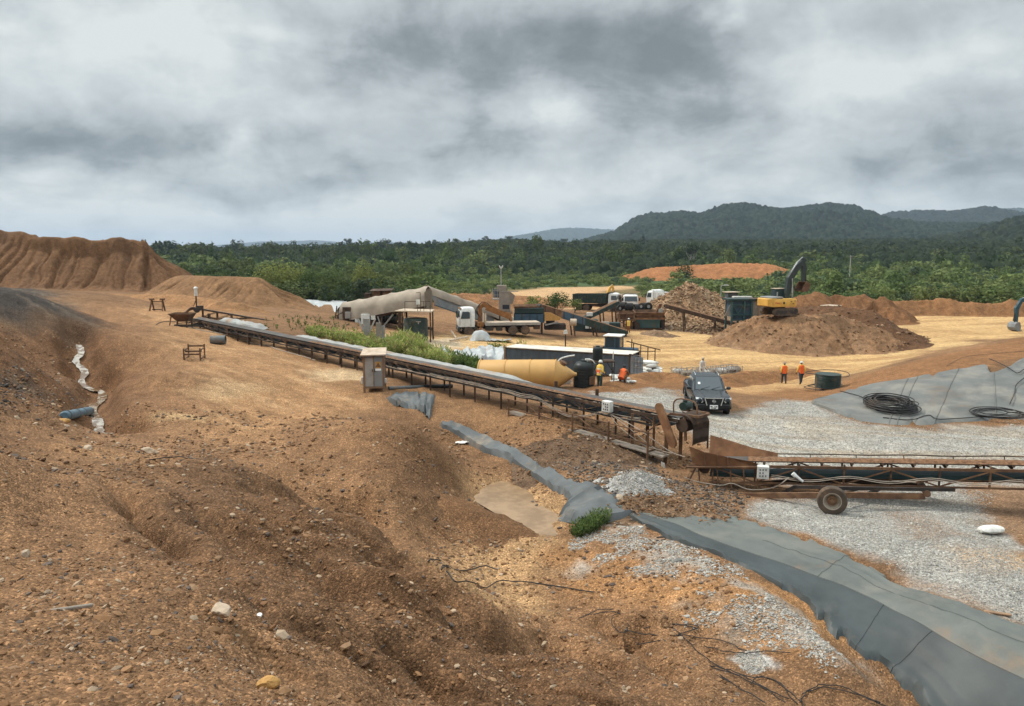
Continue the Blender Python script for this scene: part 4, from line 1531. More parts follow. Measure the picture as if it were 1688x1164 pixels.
LG = [(.22, .26, .06), (.17, .22, .05), (.28, .28, .09), (.12, .17, .04), (.24, .19, .09)]
DG = [(.045, .075, .02), (.065, .10, .025), (.09, .125, .03)]
weeds('weeds', 'tall yellow green weeds growing behind the long conveyor', [(500, 548), (560, 556), (640, 566), (700, 572), (770, 600), (792, 612), (740, 606), (660, 590), (600, 578), (520, 560)], 2600, .22, .70, LG, 701, .035)
weeds('weeds', 'taller clump of yellow green weeds by the grey board behind the cabinet', [(638, 570), (690, 560), (700, 585), (650, 585)], 520, .5, 1.15, LG, 702, .035)
weeds('weeds', 'low green growth in front of the tan covered plant', [(420, 530), (540, 522), (600, 545), (650, 556), (690, 550), (690, 562), (600, 562), (520, 548), (440, 545)], 200, .15, .45, DG, 703, .045)
weeds('weeds', 'low weeds on the strip behind the container', [(800, 572), (860, 566), (880, 574), (840, 580)], 350, .2, .6, LG[:2] + DG, 704, .035)
weeds('weeds', 'dark green plants between the yellow silo and the grey sheeting', [(740, 600), (790, 604), (795, 622), (760, 616)], 320, .3, .8, DG, 705, .04)
weeds('grass_tuft', 'green tuft of grass at the corner of the grey liner', [(940, 882), (962, 866), (1000, 852), (1006, 862), (985, 878), (950, 890)], 330, .18, .40, [(.07, .11, .03), (.10, .13, .04), (.05, .08, .025)], 706, .018, .5, 9)

for t in protos:                                   # a kind that was not needed on the skyline
    if t.location.length < 1:
        for c_ in kids(t):
            bpy.data.objects.remove(c_)
        bpy.data.objects.remove(t)
# ------------------------------------------------------------------ conveyors
UP = Vector((0, 0, 1))


def frame_of(A, B):
    A, B = Vector(A), Vector(B)
    d = (B - A).normalized()
    n = d.cross(UP).normalized()
    if n.dot(Vector((0, 0, A.z)) - A) < 0:
        n = -n
    return A, B, d, n, (B - A).length


def trough(b, A, d, n, t0, t1, w=.8, dip=.09, th=.02, step=1.2, sag=0.0, z=0.0):
    k = max(2, int((t1 - t0) / step) + 1)
    rows = []
    for i in range(k):
        t = t0 + (t1 - t0) * i / (k - 1)
        c = A + d * t + UP * (z + random.uniform(-.008, .008))
        rows.append([c - n * w * .5 + UP * dip, c - n * w * .22, c + n * w * .22, c + n * w * .5 + UP * dip])
    b.sheet(rows, th)


def wobble(pts, amp, seed):
    r = random.Random(seed)
    return [Vector(p) + Vector((r.uniform(-1, 1), r.uniform(-1, 1), r.uniform(-1, 1))) * amp for p in pts]


def socket_box(name, parent, c, d, n, w=.42, h=.46, dep=.24):
    """pale switch box with rows of dark sockets on its near face"""
    o = part(name, 'white_box', parent, lambda b: b.box(Vector(c), (w, dep, h), rz=math.atan2(d.y, d.x), bev=.02), world=True)

    def sockets(b):
        for i in range(3):
            for j in range(3):
                if i == 2 and j == 1:
                    continue
                p = Vector(c) + d * ((i - 1) * w * .24) + n * (dep / 2 + .006) + UP * ((j - 1) * h * .24)
                b.box(p, (.035, .02, .055), rz=math.atan2(d.y, d.x))
    o2 = part('socket', 'ink', None, sockets, world=False)
    L = parent.location
    o2.data.transform(Matrix.Translation(-L))
    o2.parent = o
    return o


def long_conveyor():
    A, B, d, n, L = frame_of(pd(1122, 688, 29.0), pd(316, 524, 62))
    t = thing('belt_conveyor', 'very long rusty ground conveyor from the far hopper to the near chute', 'conveyor', A - UP * 1.8)
    P = lambda s, a=0.0, z=0.0: A + d * s + n * a + UP * z
    zg = lambda p: gz(p.x, p.y)

    def belt(b):
        trough(b, A, d, n, 0, L - .5, .80, .10, .025, .9)
    part('belt', 'belt', t, belt, world=True)
    part('return_belt', 'belt_dark', t, lambda b: trough(b, A, d, n, .3, L - .8, .70, .0, .02, 2.0, z=-.34), world=True)
    part('ore_load', 'ore', t, lambda b: b.sheet([[P(s, a, .02 + hh * random.uniform(.2, 1.6) * (.4 + .6 * abs(math.sin(s * .9)))) for a, hh in ((-.20, 0), (-.08, .05), (.08, .06), (.20, 0))] for s in np.arange(.5, L * .6, .22)], .03), world=True)
    for sg, m in ((1, 'rust_dark'), (-1, 'rust_dark')):
        part('side_rail', m, t, lambda b: b.bar(P(-.2, sg * .47, -.04), P(L - .2, sg * .47, -.04), .05, .13), world=True)
        part('lower_rail', 'dark_steel', t, lambda b: b.bar(P(1.0, sg * .47, -.42), P(L - 1.0, sg * .47, -.42), .05, .08), world=True)
    k = int(L / 1.0)
    def idlers(s, b):
        b.cyl(P(s, -.16, -.10), P(s, .16, -.10), .055, n=7)
        b.cyl(P(s, .17, -.09), P(s, .43, .0), .05, n=7)
        b.cyl(P(s, -.17, -.09), P(s, -.43, .0), .05, n=7)
        b.bar(P(s, -.47, -.15), P(s, .47, -.15), .05, .04)
    for i in range(k):
        part('idler', 'dark_steel', t, lambda b: idlers(.6 + i * L / k, b), world=True)
    # legs
    s, i = .9, 0
    while s < L - .4:
        b = MB()
        for sg in (1, -1):
            p = P(s, sg * .47, -.05)
            b.bar(p, Vector((p.x, p.y, zg(p) - .15)), .085, .085)
        b.bar(P(s, -.47, -.42), P(s, .47, -.42), .07)
        p, q = P(s, .47, -.3), P(s + .5, .47, -.08)
        b.bar(p, q, .04)
        b.build('leg_frame', random.choice(['rust', 'rust_dark', 'rust_dark']), t, world=True)
        s += random.uniform(1.55, 1.95)
        i += 1
    # trussing between the rails
    def brace(b):
        for i in range(int(L / 1.8)):
            s0 = .9 + i * 1.8
            b.bar(P(s0, .47, -.40), P(s0 + .9, .47, -.08), .035)
            b.bar(P(s0 + .9, .47, -.08), P(s0 + 1.8, .47, -.40), .035)
    part('brace', 'rust_dark', t, brace, world=True)
    # pale plates and packing that show between the rails near the head
    def plates(b):
        for s in np.arange(2.2, 8.5, 1.05):
            b.box(P(s, .15, -.47), (.5, .55, .02), rz=math.atan2(d.y, d.x))
    part('spill_plate', 'cabinet_steel', t, plates, world=True)
    # cables slung along the near side
    rr = random.Random(5)
    for c in range(4):
        pts = []
        for j, s in enumerate(np.arange(1.5, 15 + c * 3, .95)):
            pts.append(P(s, .53 + .02 * c, -.22 - .10 * (j % 2) * rr.random() - .05 * c - (.5 * math.exp(-((s - 5.2) / 1.2) ** 2) if c < 3 else 0)))
        part('cable', 'cable_pale' if c < 3 else 'cable', t, lambda b: b.tube(spline(pts, 3), .014, 5), True, True)
    # far half of the cable run
    pts = [P(s, .53, -.30 - .12 * (j % 2)) for j, s in enumerate(np.arange(26, L - 2, 1.4))]
    part('cable', 'cable', t, lambda b: b.tube(spline(pts, 3), .022, 5), True, True)
    # side walkway and hand-rail frame by the head end
    w0, w1 = 1.2, 8.6
    part('walkway', 'wood_grey', t, lambda b: b.slab([P(w0 - 1.1, .55, -1.42), P(w1, .55, -1.15), P(w1, 1.0, -1.15), P(w0 - 1.1, 1.0, -1.42)], .06), world=True)
    def railing(b):
        for z0, z1 in ((-.60, -.52), (-1.05, -.92)):
            b.bar(P(w0 - .6, 1.0, z0), P(w1, 1.0, z1), .045)
        for i in range(5):
            s = w0 - .4 + i * (w1 - w0 + .3) / 4
            p = P(s, 1.0, -.50)
            b.bar(p, Vector((p.x, p.y, zg(p) - .1)), .075)
            q = P(s, .5, -1.35 + .2 * i / 4)
            b.bar(q, P(s, 1.0, -1.35 + .2 * i / 4), .06)
        b.bar(P(w0, 1.0, -.62), P(w0 + 1.6, 1.0, -1.3), .04)
        b.bar(P(w0 + 1.8, .9, -1.25), P(w0 + 3.4, .7, -.7), .035)
        b.bar(P(w0 + 5.2, .8, -1.1), P(w0 + 6.8, .6, -.6), .035)
    part('railing', 'rust', t, railing, world=True)
    for s in (.3, 1.9):
        for a in (.52, -.52):
            part('support_post', 'rust', t, lambda b: b.bar(P(s, a, -.1), Vector((P(s, a).x, P(s, a).y, zg(P(s, a)) - .1)), .12), world=True)
    # stubs on the far side
    for s in (4.6, 7.0):
        part('guide_bracket', 'rust_dark', t, lambda b: b.box(P(s, -.55, .18), (.14, .12, .34)), world=True)
    socket_box('switch_box', t, P(3.05, .68, .02), d, n)
    part('box_cable', 'cable_pale', t, lambda b: [b.tube(spline(wobble([P(3.0 + .05 * j, .68, -.2), P(2.4 - .5 * j, .8, -.6), P(1.2 - .6 * j, .85, -1.15), P(.2 - .5 * j, .9, -1.2)], .05, j), 4), .016, 5) for j in range(3)], True, True)
    # head drum, guards, drive
    part('head_drum', 'rust_dark', t, lambda b: b.cyl(P(-.35, -.45, -.20), P(-.35, .45, -.20), .26, n=18), True, True)
    def skirt(b):
        rows = []
        for j in range(9):
            a = math.pi * .5 * j / 5.5
            c = P(-.35 - math.sin(min(a, 1.75)) * .52, 0, -.10 + math.cos(min(a, 1.9)) * .36 - max(0, j - 5) * .20)
            rows.append([c - n * (.62 + .02 * (j % 2)), c - n * .2 + UP * .03, c + n * .2 + UP * .03, c + n * (.50 - .02 * (j % 2))])
        b.sheet(rows, .05)
    part('head_skirt', 'rust_dark', t, skirt, True, True)
    def guard(b):
        c0, c1 = P(.55, .66, .40), P(-.18, .78, -.85)
        ax = (c1 - c0).normalized()
        sd_ = ax.cross(n).normalized()
        prof = []
        for (c, a0) in ((c0, math.pi / 2), (c1, -math.pi / 2)):
            for k in range(7):
                a = a0 + math.pi * k / 6
                prof.append(c + sd_ * (.17 * math.sin(a)) * (1 if c is c0 else 1) + ax * (.17 * math.cos(a)))
        b.slab(prof, .10)
    part('drive_guard', 'rust_orange', t, guard, world=True)
    m = part('drive_motor', 'tank_green', t, lambda b: (b.cyl(P(-.05, -.05, .42), P(-.05, -.5, .42), .17, n=14), b.cyl(P(-.05, -.5, .42), P(-.05, -.58, .42), .12, n=14), b.box(P(-.05, -.2, .62), (.14, .18, .10))), True, True)
    def mount(b):
        b.bar(P(.25, .35, .15), P(-1.0, .3, .24), .09)
        b.bar(P(.25, -.55, .18), P(-.9, -.55, .22), .09)
        b.bar(P(-.9, .3, .2), P(-.9, -.55, .2), .09)
        b.tube(spline([P(.15, .25, .1), P(.15, .25, .62), P(-.15, .2, .78), P(-.75, .2, .72), P(-.85, .2, .3)], 4), .03, 6)
        b.bar(P(-.45, .4, .2), P(-.5, .4, -.75), .08)
        b.bar(P(.45, .55, -.1), P(1.25, .75, -.85), .05)
        b.bar(P(-.8, -.7, -.1), P(-.8, -.7, -1.2), .06)
        b.bar(P(-.8, -.7, -.1), P(0.4, -.7, .05), .04)
    part('drive_mount', 'rust', t, mount, world=True)
    part('hanging_cloth', 'grey_sack', t, lambda b: b.sheet([[P(.2 - .06 * j, .95 + .02 * j, -1.65 - .11 * i) + Vector((.05 * math.sin(3 * j + i), 0, .03 * math.cos(2 * i))) for j in range(5)] for i in range(5)], .03), True, True)
    return t, A, d, n


def truss_conveyor():
    A, Q, d, n, L0 = frame_of(pd(1158, 760, 27.2), pd(1688, 768, 24.0))
    L = L0 * 1.4
    t = thing('belt_conveyor', 'near truss conveyor on two dusty tyres running out of the frame on the right', 'conveyor', A - UP * 1.0)
    P = lambda s, a=0.0, z=0.0: A + d * s + n * a + UP * z
    zg = lambda p: gz(p.x, p.y)
    part('belt', 'belt', t, lambda b: trough(b, A, d, n, .1, L, .62, .06, .02, .8, z=.05), world=True)
    def load(b):
        rows = []
        rr = random.Random(3)
        for s in np.arange(1.6, L, .14):
            c = P(s, 0, .10)
            rows.append([c + n * a + UP * (h * rr.uniform(.6, 1.4)) for a, h in ((-.26, 0), (-.14, .05), (0, .075), (.15, .06), (.27, 0))])
        b.sheet(rows, .04)
    part('ore_load', 'ore', t, load, world=True)
    part('return_belt', 'return_belt', t, lambda b: b.slab([P(.3, -.28, -.40), P(L, -.28, -.30), P(L, .25, -.33), P(.3, .25, -.43)], .15), world=True)
    for sg in (1, -1):
        part('top_chord', 'rust', t, lambda b: b.bar(P(-.4, sg * .40, -.06), P(L, sg * .40, -.06), .06, .09), world=True)
        part('bottom_chord', 'rust', t, lambda b: b.bar(P(.3, sg * .40, -.66), P(L, sg * .40, -.66), .055, .06), world=True)
        k = int(L / 1.45)
        for i in range(k + 1):
            s = .4 + i * 1.45
            part('truss_post', 'rust_dark' if i % 3 else 'rust', t, lambda b: b.bar(P(s, sg * .40, -.66), P(s, sg * .40, .05 if sg > 0 else .0), .05), world=True)
            if i < k:
                a = (s, s + 1.45) if i % 2 else (s + 1.45, s)
                part('truss_diagonal', 'rust', t, lambda b: b.bar(P(a[0], sg * .41, -.64), P(a[1], sg * .41, -.10), .045), world=True)
    part('return_roller', 'dark_steel', t, lambda b: [b.cyl(P(s, -.3, -.48), P(s, .3, -.48), .05, n=8) for s in np.arange(1.5, L, 2.9)], world=True)
    for s in np.arange(1.2, L, .95):
        part('idler', 'rust_dark', t, lambda b: (b.cyl(P(s, -.12, -.02), P(s, .12, -.02), .05, n=8), b.cyl(P(s, .13, -.01), P(s, .34, .07), .045, n=8), b.cyl(P(s, -.13, -.01), P(s, -.34, .07), .045, n=8), b.bar(P(s, -.4, -.06), P(s, .4, -.06), .05)), world=True)
    part('far_pipe', 'rust_dark', t, lambda b: (b.tube(spline([P(1.9, -.55, .16)] + [P(s, -.55, .16 + .015 * math.sin(s * 2.1)) for s in np.arange(3, L, 1.3)], 3), .022, 6), [b.bar(P(s, -.55, .16), P(s, -.42, -.05), .03) for s in np.arange(2.2, L, 1.5)]), True, True)
    for j in range(2):
        pts = [P(s, .46 + .03 * j, -.34 - .16 * (i % 2) - .05 * j) for i, s in enumerate(np.arange(2.4, L, 1.25))]
        part('cable', 'cable_pale', t, lambda b: b.tube(spline(pts, 4), .016, 5), True, True)
    pts = [P(-.55, .95, -.35), P(-.1, .8, -.55), P(.7, .6, -.72), P(1.1, .6, -.64), P(1.7, .6, -.85), P(2.5, .6, -.75), P(3.0, .52, -.40)]
    part('drooping_cable', 'cable_pale', t, lambda b: b.tube(spline(pts, 6), .018, 6), True, True)
    part('plug', 'plate', t, lambda b: (b.cyl(P(3.15, .5, -.30), P(3.45, .5, -.55), .06, .04, 10), b.cyl(P(3.1, .5, -.26), P(3.2, .5, -.36), .075, n=10)), world=True)
    socket_box('switch_box', t, P(2.12, .55, -.22), d, n, .40, .46, .24)
    part('hanging_cables', 'cable', t, lambda b: [b.tube(spline([P(10.0, .45, -.3), P(10.3 + .1 * j, .6, -.9), P(10.8 + .15 * j, .7, -1.6)], 5), .016, 5) for j in range(4)], True, True)
    # tail frame with its slats
    def tail(b):
        b.bar(P(-.55, .42, -.95), P(2.4, .42, -1.02), .07, .12)
        b.bar(P(-.55, .42, -.12), P(1.9, .42, -.12), .07, .07)
        for s in (-.1, .55, 1.0, 1.45, 1.9):
            b.bar(P(s, .42, -.12), P(s + .08, .42, -.98), .045)
        b.bar(P(-.55, .42, -.95), P(-.2, .42, -.12), .06)
    part('tail_frame', 'rust', t, tail, world=True)
    part('tail_rail', 'rust', t, lambda b: b.bar(P(-.55, -.42, -.95), P(2.4, -.42, -1.02), .07, .1), world=True)
    # rusty loading boot: two flared sides
    def boot(b):
        rows_n = [[P(-.45, .46, .66), P(-.30, .50, .05)], [P(.1, .48, .46), P(.1, .46, -.05)], [P(.9, .46, .28), P(.9, .44, -.05)], [P(1.7, .42, .12), P(1.7, .42, -.05)], [P(2.0, .40, .02), P(2.0, .40, -.05)]]
        b.sheet(rows_n, .02)
        rows_f = [[P(.2, -.85, .78), P(.2, -.42, .10)], [P(.9, -.74, .60), P(.9, -.40, .08)], [P(1.7, -.58, .38), P(1.7, -.38, .07)], [P(2.6, -.45, .22), P(2.6, -.36, .06)]]
        b.sheet(rows_f, .02)
    part('loading_boot', 'rust_orange', t, boot, world=True)
    part('boot_rib', 'rust', t, lambda b: [b.bar(P(s, .50, z), P(s + .05, .49, -.05), .04) for s, z in ((.1, .46), (.55, .36), (.9, .28))] + [b.bar(P(-.5, .55, -.08), P(1.95, .45, -.07), .10, .05)], world=True)
    part('tail_drum', 'rust_dark', t, lambda b: b.cyl(P(.1, -.33, -.18), P(.1, .33, -.18), .2, n=16), True, True)
    # wheels
    zw = None
    cw = pd(1371, 834, 23.9)
    s_w = (Vector(cw) - A).dot(d)
    cen_n = Vector((cw[0], cw[1], 0))
    g = zg(cen_n)
    near = Vector((cw[0], cw[1], g + .44))
    far = near - n * 2.7
    far.z = zg(far) + .44
    for c, sg in ((near, 1), (far, -1)):
        w = part('wheel', 'rust', t, lambda b: (b.cyl(c - n * sg * .05, c + n * sg * .06, .16, n=14), b.cyl(c + n * sg * .06, c + n * sg * .12, .07, n=10)), True, True)
        def tyre(b):
            prof = [(.27, -.14), (.33, -.16), (.43, -.145), (.46, -.10), (.465, 0), (.46, .10), (.43, .145), (.33, .16), (.27, .14), (.25, .10), (.25, -.10), (.27, -.14)]
            b.lathe(prof, c, n, 36, caps=False)
        ty = part('tyre', 'tyre_dusty', None, tyre, True)
        ty.data.transform(Matrix.Translation(-t.location))
        ty.parent = w
        def rim(b):
            b.lathe([(.275, .13 * sg), (.285, .145 * sg), (.26, .145 * sg), (.245, .06 * sg), (.23, .02 * sg), (.16, -.01 * sg), (.15, -.03 * sg)], c, n, 30, caps=False)
            b.lathe([(.26, -.14 * sg), (.25, -.02 * sg), (.20, -.03 * sg), (.01, -.02 * sg)], c, n, 30, caps=False)
        ri = part('rim', 'tarp_tan', None, rim, True)
        ri.data.transform(Matrix.Translation(-t.location))
        ri.parent = w
    part('axle', 'rust_dark', t, lambda b: b.bar(near + n * .1, far - n * .1, .12), world=True)
    ax = near - n * .5
    part('chassis_arm', 'rust', t, lambda b: (b.bar(P(1.3, .72, -1.05), near - n * .35 + UP * .06, .10, .19), b.bar(near - n * .35 + UP * .08, P(s_w + 3.0, .62, -.92), .10, .19)), world=True)
    part('chassis_arm', 'rust_dark', t, lambda b: (b.bar(P(1.6, -.7, -1.05), far + n * .35 + UP * .06, .10, .19), b.bar(far + n * .35 + UP * .08, P(s_w + 3.0, -.6, -.92), .10, .19)), world=True)
    part('chassis_strut', 'dark_steel', t, lambda b: (b.bar(P(2.7, .45, -1.05), P(3.2, .45, -.74), .09, .1), b.bar(P(3.2, .45, -.76), near - n * .7 + UP * .22, .08, .11), b.bar(near - n * .7 + UP * .2, P(s_w + 3.9, .45, -.72), .08, .11), b.bar(near - n * .4, P(s_w + 1.0, .5, -.75), .08, .08), b.bar(P(s_w + 1.2, .55, -1.0), P(s_w + 1.7, .45, -.7), .12, .12)), world=True)
    part('cross_tube', 'rust', t, lambda b: b.cyl(P(s_w + 3.05, .75, -.80), P(s_w + 3.05, -.75, -.80), .11, n=12), True, True)
    return t


MAIN, A_, d_, n_ = long_conveyor()
truss_conveyor()


def far_transfer():
    """hopper and transfer conveyor at the far end of the long conveyor"""
    c = at(302, 539)
    t = thing('feed_hopper', 'small rusty feed hopper at the far left end of the long conveyor', 'hopper', c)
    def hop(b):
        s, zt, zb = .80, 1.05, .45
        top = [V(-s, -.7, zt), V(s, -.7, zt), V(s, .7, zt), V(-s, .7, zt)]
        bot = [V(-.3, -.3, zb), V(.5, -.3, zb), V(.5, .3, zb), V(-.3, .3, zb)]
        for i in range(4):
            j = (i + 1) % 4
            b.slab([top[i], top[j], bot[j], bot[i]], .03)
        for i in range(4):
            b.bar(top[i], top[(i + 1) % 4], .07)
    part('hopper_bin', 'rust', t, hop)
    part('leg', 'rust', t, lambda b: b.bar(V(-.6, -.6, 1.0), V(-.80, -.7, -.1), .09))
    part('leg', 'rust', t, lambda b: b.bar(V(-.6, .6, 1.0), V(-.80, .7, -.1), .09))
    part('leg', 'rust_dark', t, lambda b: b.bar(V(.5, -.5, .9), V(.5, -.5, -.1), .08))
    part('leg', 'rust_dark', t, lambda b: b.bar(V(.5, .5, .9), V(.5, .5, -.1), .08))
    part('skid_frame', 'dark_steel', t, lambda b: (b.bar(V(-.9, -.5, .1), V(1.7, -.5, .1), .1), b.bar(V(-.9, .5, .1), V(1.7, .5, .1), .1), b.bar(V(.9, -.5, .1), V(.9, -.5, .7), .08), b.bar(V(-.2, -.5, .3), V(1.4, -.5, .5), .05)))
    # transfer conveyor
    A = Vector(pd(326, 509, 66)); B = Vector(pd(492, 537, 70))
    A2, B2, d, n, L = frame_of(A, B)
    t2 = thing('belt_conveyor', 'rusty lattice transfer conveyor feeding the far hopper', 'conveyor', A - UP * 1.5)
    P = lambda s, a=0.0, z=0.0: A + d * s + n * a + UP * z
    part('belt', 'belt', t2, lambda b: trough(b, A, d, n, .1, L, .55, .05, .03, 1.5, z=.02), world=True)
    for sg in (1, -1):
        part('lattice_side', 'rust_dark', t2, lambda b: (b.bar(P(0, sg * .35, .0), P(L, sg * .35, .0), .07, .12), b.bar(P(.3, sg * .35, -.62), P(L, sg * .35, -.45), .06, .09), [b.bar(P(s, sg * .35, -.60), P(s, sg * .35, 0), .07) for s in np.arange(.4, L, 1.2)], [b.bar(P(s, sg * .35, -.60), P(s + 1.2, sg * .35, 0), .04) for s in np.arange(.4, L - 1.2, 1.2)]), world=True)
    for s in (.9, L * .38, L * .70, L * .92):
        for sg in (1, -1):
            part('leg', 'rust_dark', t2, lambda b: b.bar(P(s, sg * .35, -.3), Vector((P(s, sg * .5).x, P(s, sg * .5).y, gz(P(s).x, P(s).y) - .1)), .16), world=True)
    part('head_drum', 'dark_steel', t2, lambda b: (b.cyl(P(-.1, -.4, -.1), P(-.1, .4, -.1), .24, n=14), b.box(P(.15, .2, .1), (.5, .4, .4))), True, True)
    def chute(b):
        pts = spline([P(-.1, 0, .12), P(-.6, 0, .02), P(-1.05, 0, -.45), P(-1.5, 0, -.95)], 4)
        b.sheet([[p - n * .3, p + n * .3] for p in pts], .05)
        for sg in (1, -1):
            b.sheet([[p + n * sg * .3, p + n * sg * .3 - UP * .22] for p in pts], .02)
    part('chute', 'rust', t2, chute, world=True)
    part('beacon_post', 'dark_steel', t2, lambda b: (b.bar(P(-.1, .1, 0), P(-.1, .1, 1.1), .09), b.bar(P(-.35, .1, .15), P(-.1, .1, .8), .05)), world=True)
    part('beacon', 'white_box', t2, lambda b: (b.cyl(P(-.1, .1, 1.1), P(-.1, .1, 1.75), .13, n=10), b.cyl(P(-.1, .1, 1.75), P(-.1, .1, 1.9), .2, .06, 10)), True, True)


far_transfer()


def cover_roll(label, pts, w, h, seed):
    """crumpled sheet thrown over a low windrow beside the conveyor"""
    rr = random.Random(seed)
    ps = spline(pts, 6)
    b = MB()
    rows = []
    for i, p in enumerate(ps):
        a = ps[max(0, i - 1)]
        q = ps[min(len(ps) - 1, i + 1)]
        d = (q - a).normalized()
        n = d.cross(UP).normalized()
        k = min(1, i / 3 + .25, (len(ps) - 1 - i) / 3 + .25)
        row = []
        for j in range(9):
            s = (j - 4) / 4
            row.append(p + n * s * w * .5 + UP * (h * k * math.sqrt(max(0, 1 - s * s)) + rr.uniform(-.05, .05)))
        rows.append(row)
    b.sheet(rows, .03)
    o = b.build('tarpaulin', 'tarp_white', None, True)
    tag(o, label, 'tarpaulin')
    return o


def behind(s0, s1, off, z, k=6):
    L = 46.6
    out = []
    for i in range(k):
        p = A_ + d_ * (s0 + (s1 - s0) * i / (k - 1)) - n_ * off
        out.append(Vector((p.x, p.y, A_.z + d_.z * (s0 + (s1 - s0) * i / (k - 1)) + z)))
    return out


cover_roll('long crumpled pale sheet lying along the far side of the long conveyor beside the weeds', behind(9.0, 31.5, .85, -.18, 9), .8, .30, 3)
cover_roll('short pale rolled sheet beside the far part of the long conveyor', behind(36.0, 43, 1.0, -.12, 5), 1.0, .42, 4)
# ------------------------------------------------------------------ vehicles (local axes: x forward, y left, z up)
def rrect(hx0, hx1, hy, z, r=.12, k=3):
    """rounded rectangle ring in plan"""
    out = []
    for cx, cy, a0 in ((hx1 - r, hy - r, 0), (hx0 + r, hy - r, 90), (hx0 + r, -hy + r, 180), (hx1 - r, -hy + r, 270)):
        for i in range(k + 1):
            a = R(a0 + 90 * i / k)
            out.append(V(cx + r * math.cos(a), cy + r * math.sin(a), z))
    return out


def wheel(parent, c, r, w, rim='steel_grey', tyre='rubber', side=1):
    c = V(*c)
    o = part('wheel', tyre, parent, lambda b: b.lathe([(r * .58, -w / 2), (r * .72, -w * .52), (r * .93, -w * .48), (r, -w * .34), (r, w * .34), (r * .93, w * .48), (r * .72, w * .52), (r * .58, w / 2)], c, (0, 1, 0), 26, caps=True), True)
    part('rim', rim, o, lambda b: b.lathe([(r * .60, w * .50), (r * .57, w * .54), (r * .50, w * .50), (r * .42, w * .34), (r * .22, w * .36), (r * .18, w * .50), (.01, w * .52)] if side > 0 else
                                        [(.01, -w * .52), (r * .18, -w * .50), (r * .22, -w * .36), (r * .42, -w * .34), (r * .50, -w * .50), (r * .57, -w * .54), (r * .60, -w * .50)], c, (0, 1, 0), 20, caps=False), True)
    return o


def place(t, u, v, heading, z=None):
    """stand a thing on the ground where the sight line (u, v) meets it; heading is a plan direction"""
    p = at(u, v)
    if z is not None:
        p.z += z
    t.location = p
    t.rotation_euler = (0, 0, math.atan2(heading[1], heading[0]))
    return p


def place_d(t, u, d, heading, z=0.0):
    p = pd(u, 500, d)
    t.location = (p[0], p[1], gz(p[0], p[1]) + z)
    t.rotation_euler = (0, 0, math.atan2(heading[1], heading[0]))
    return t.location


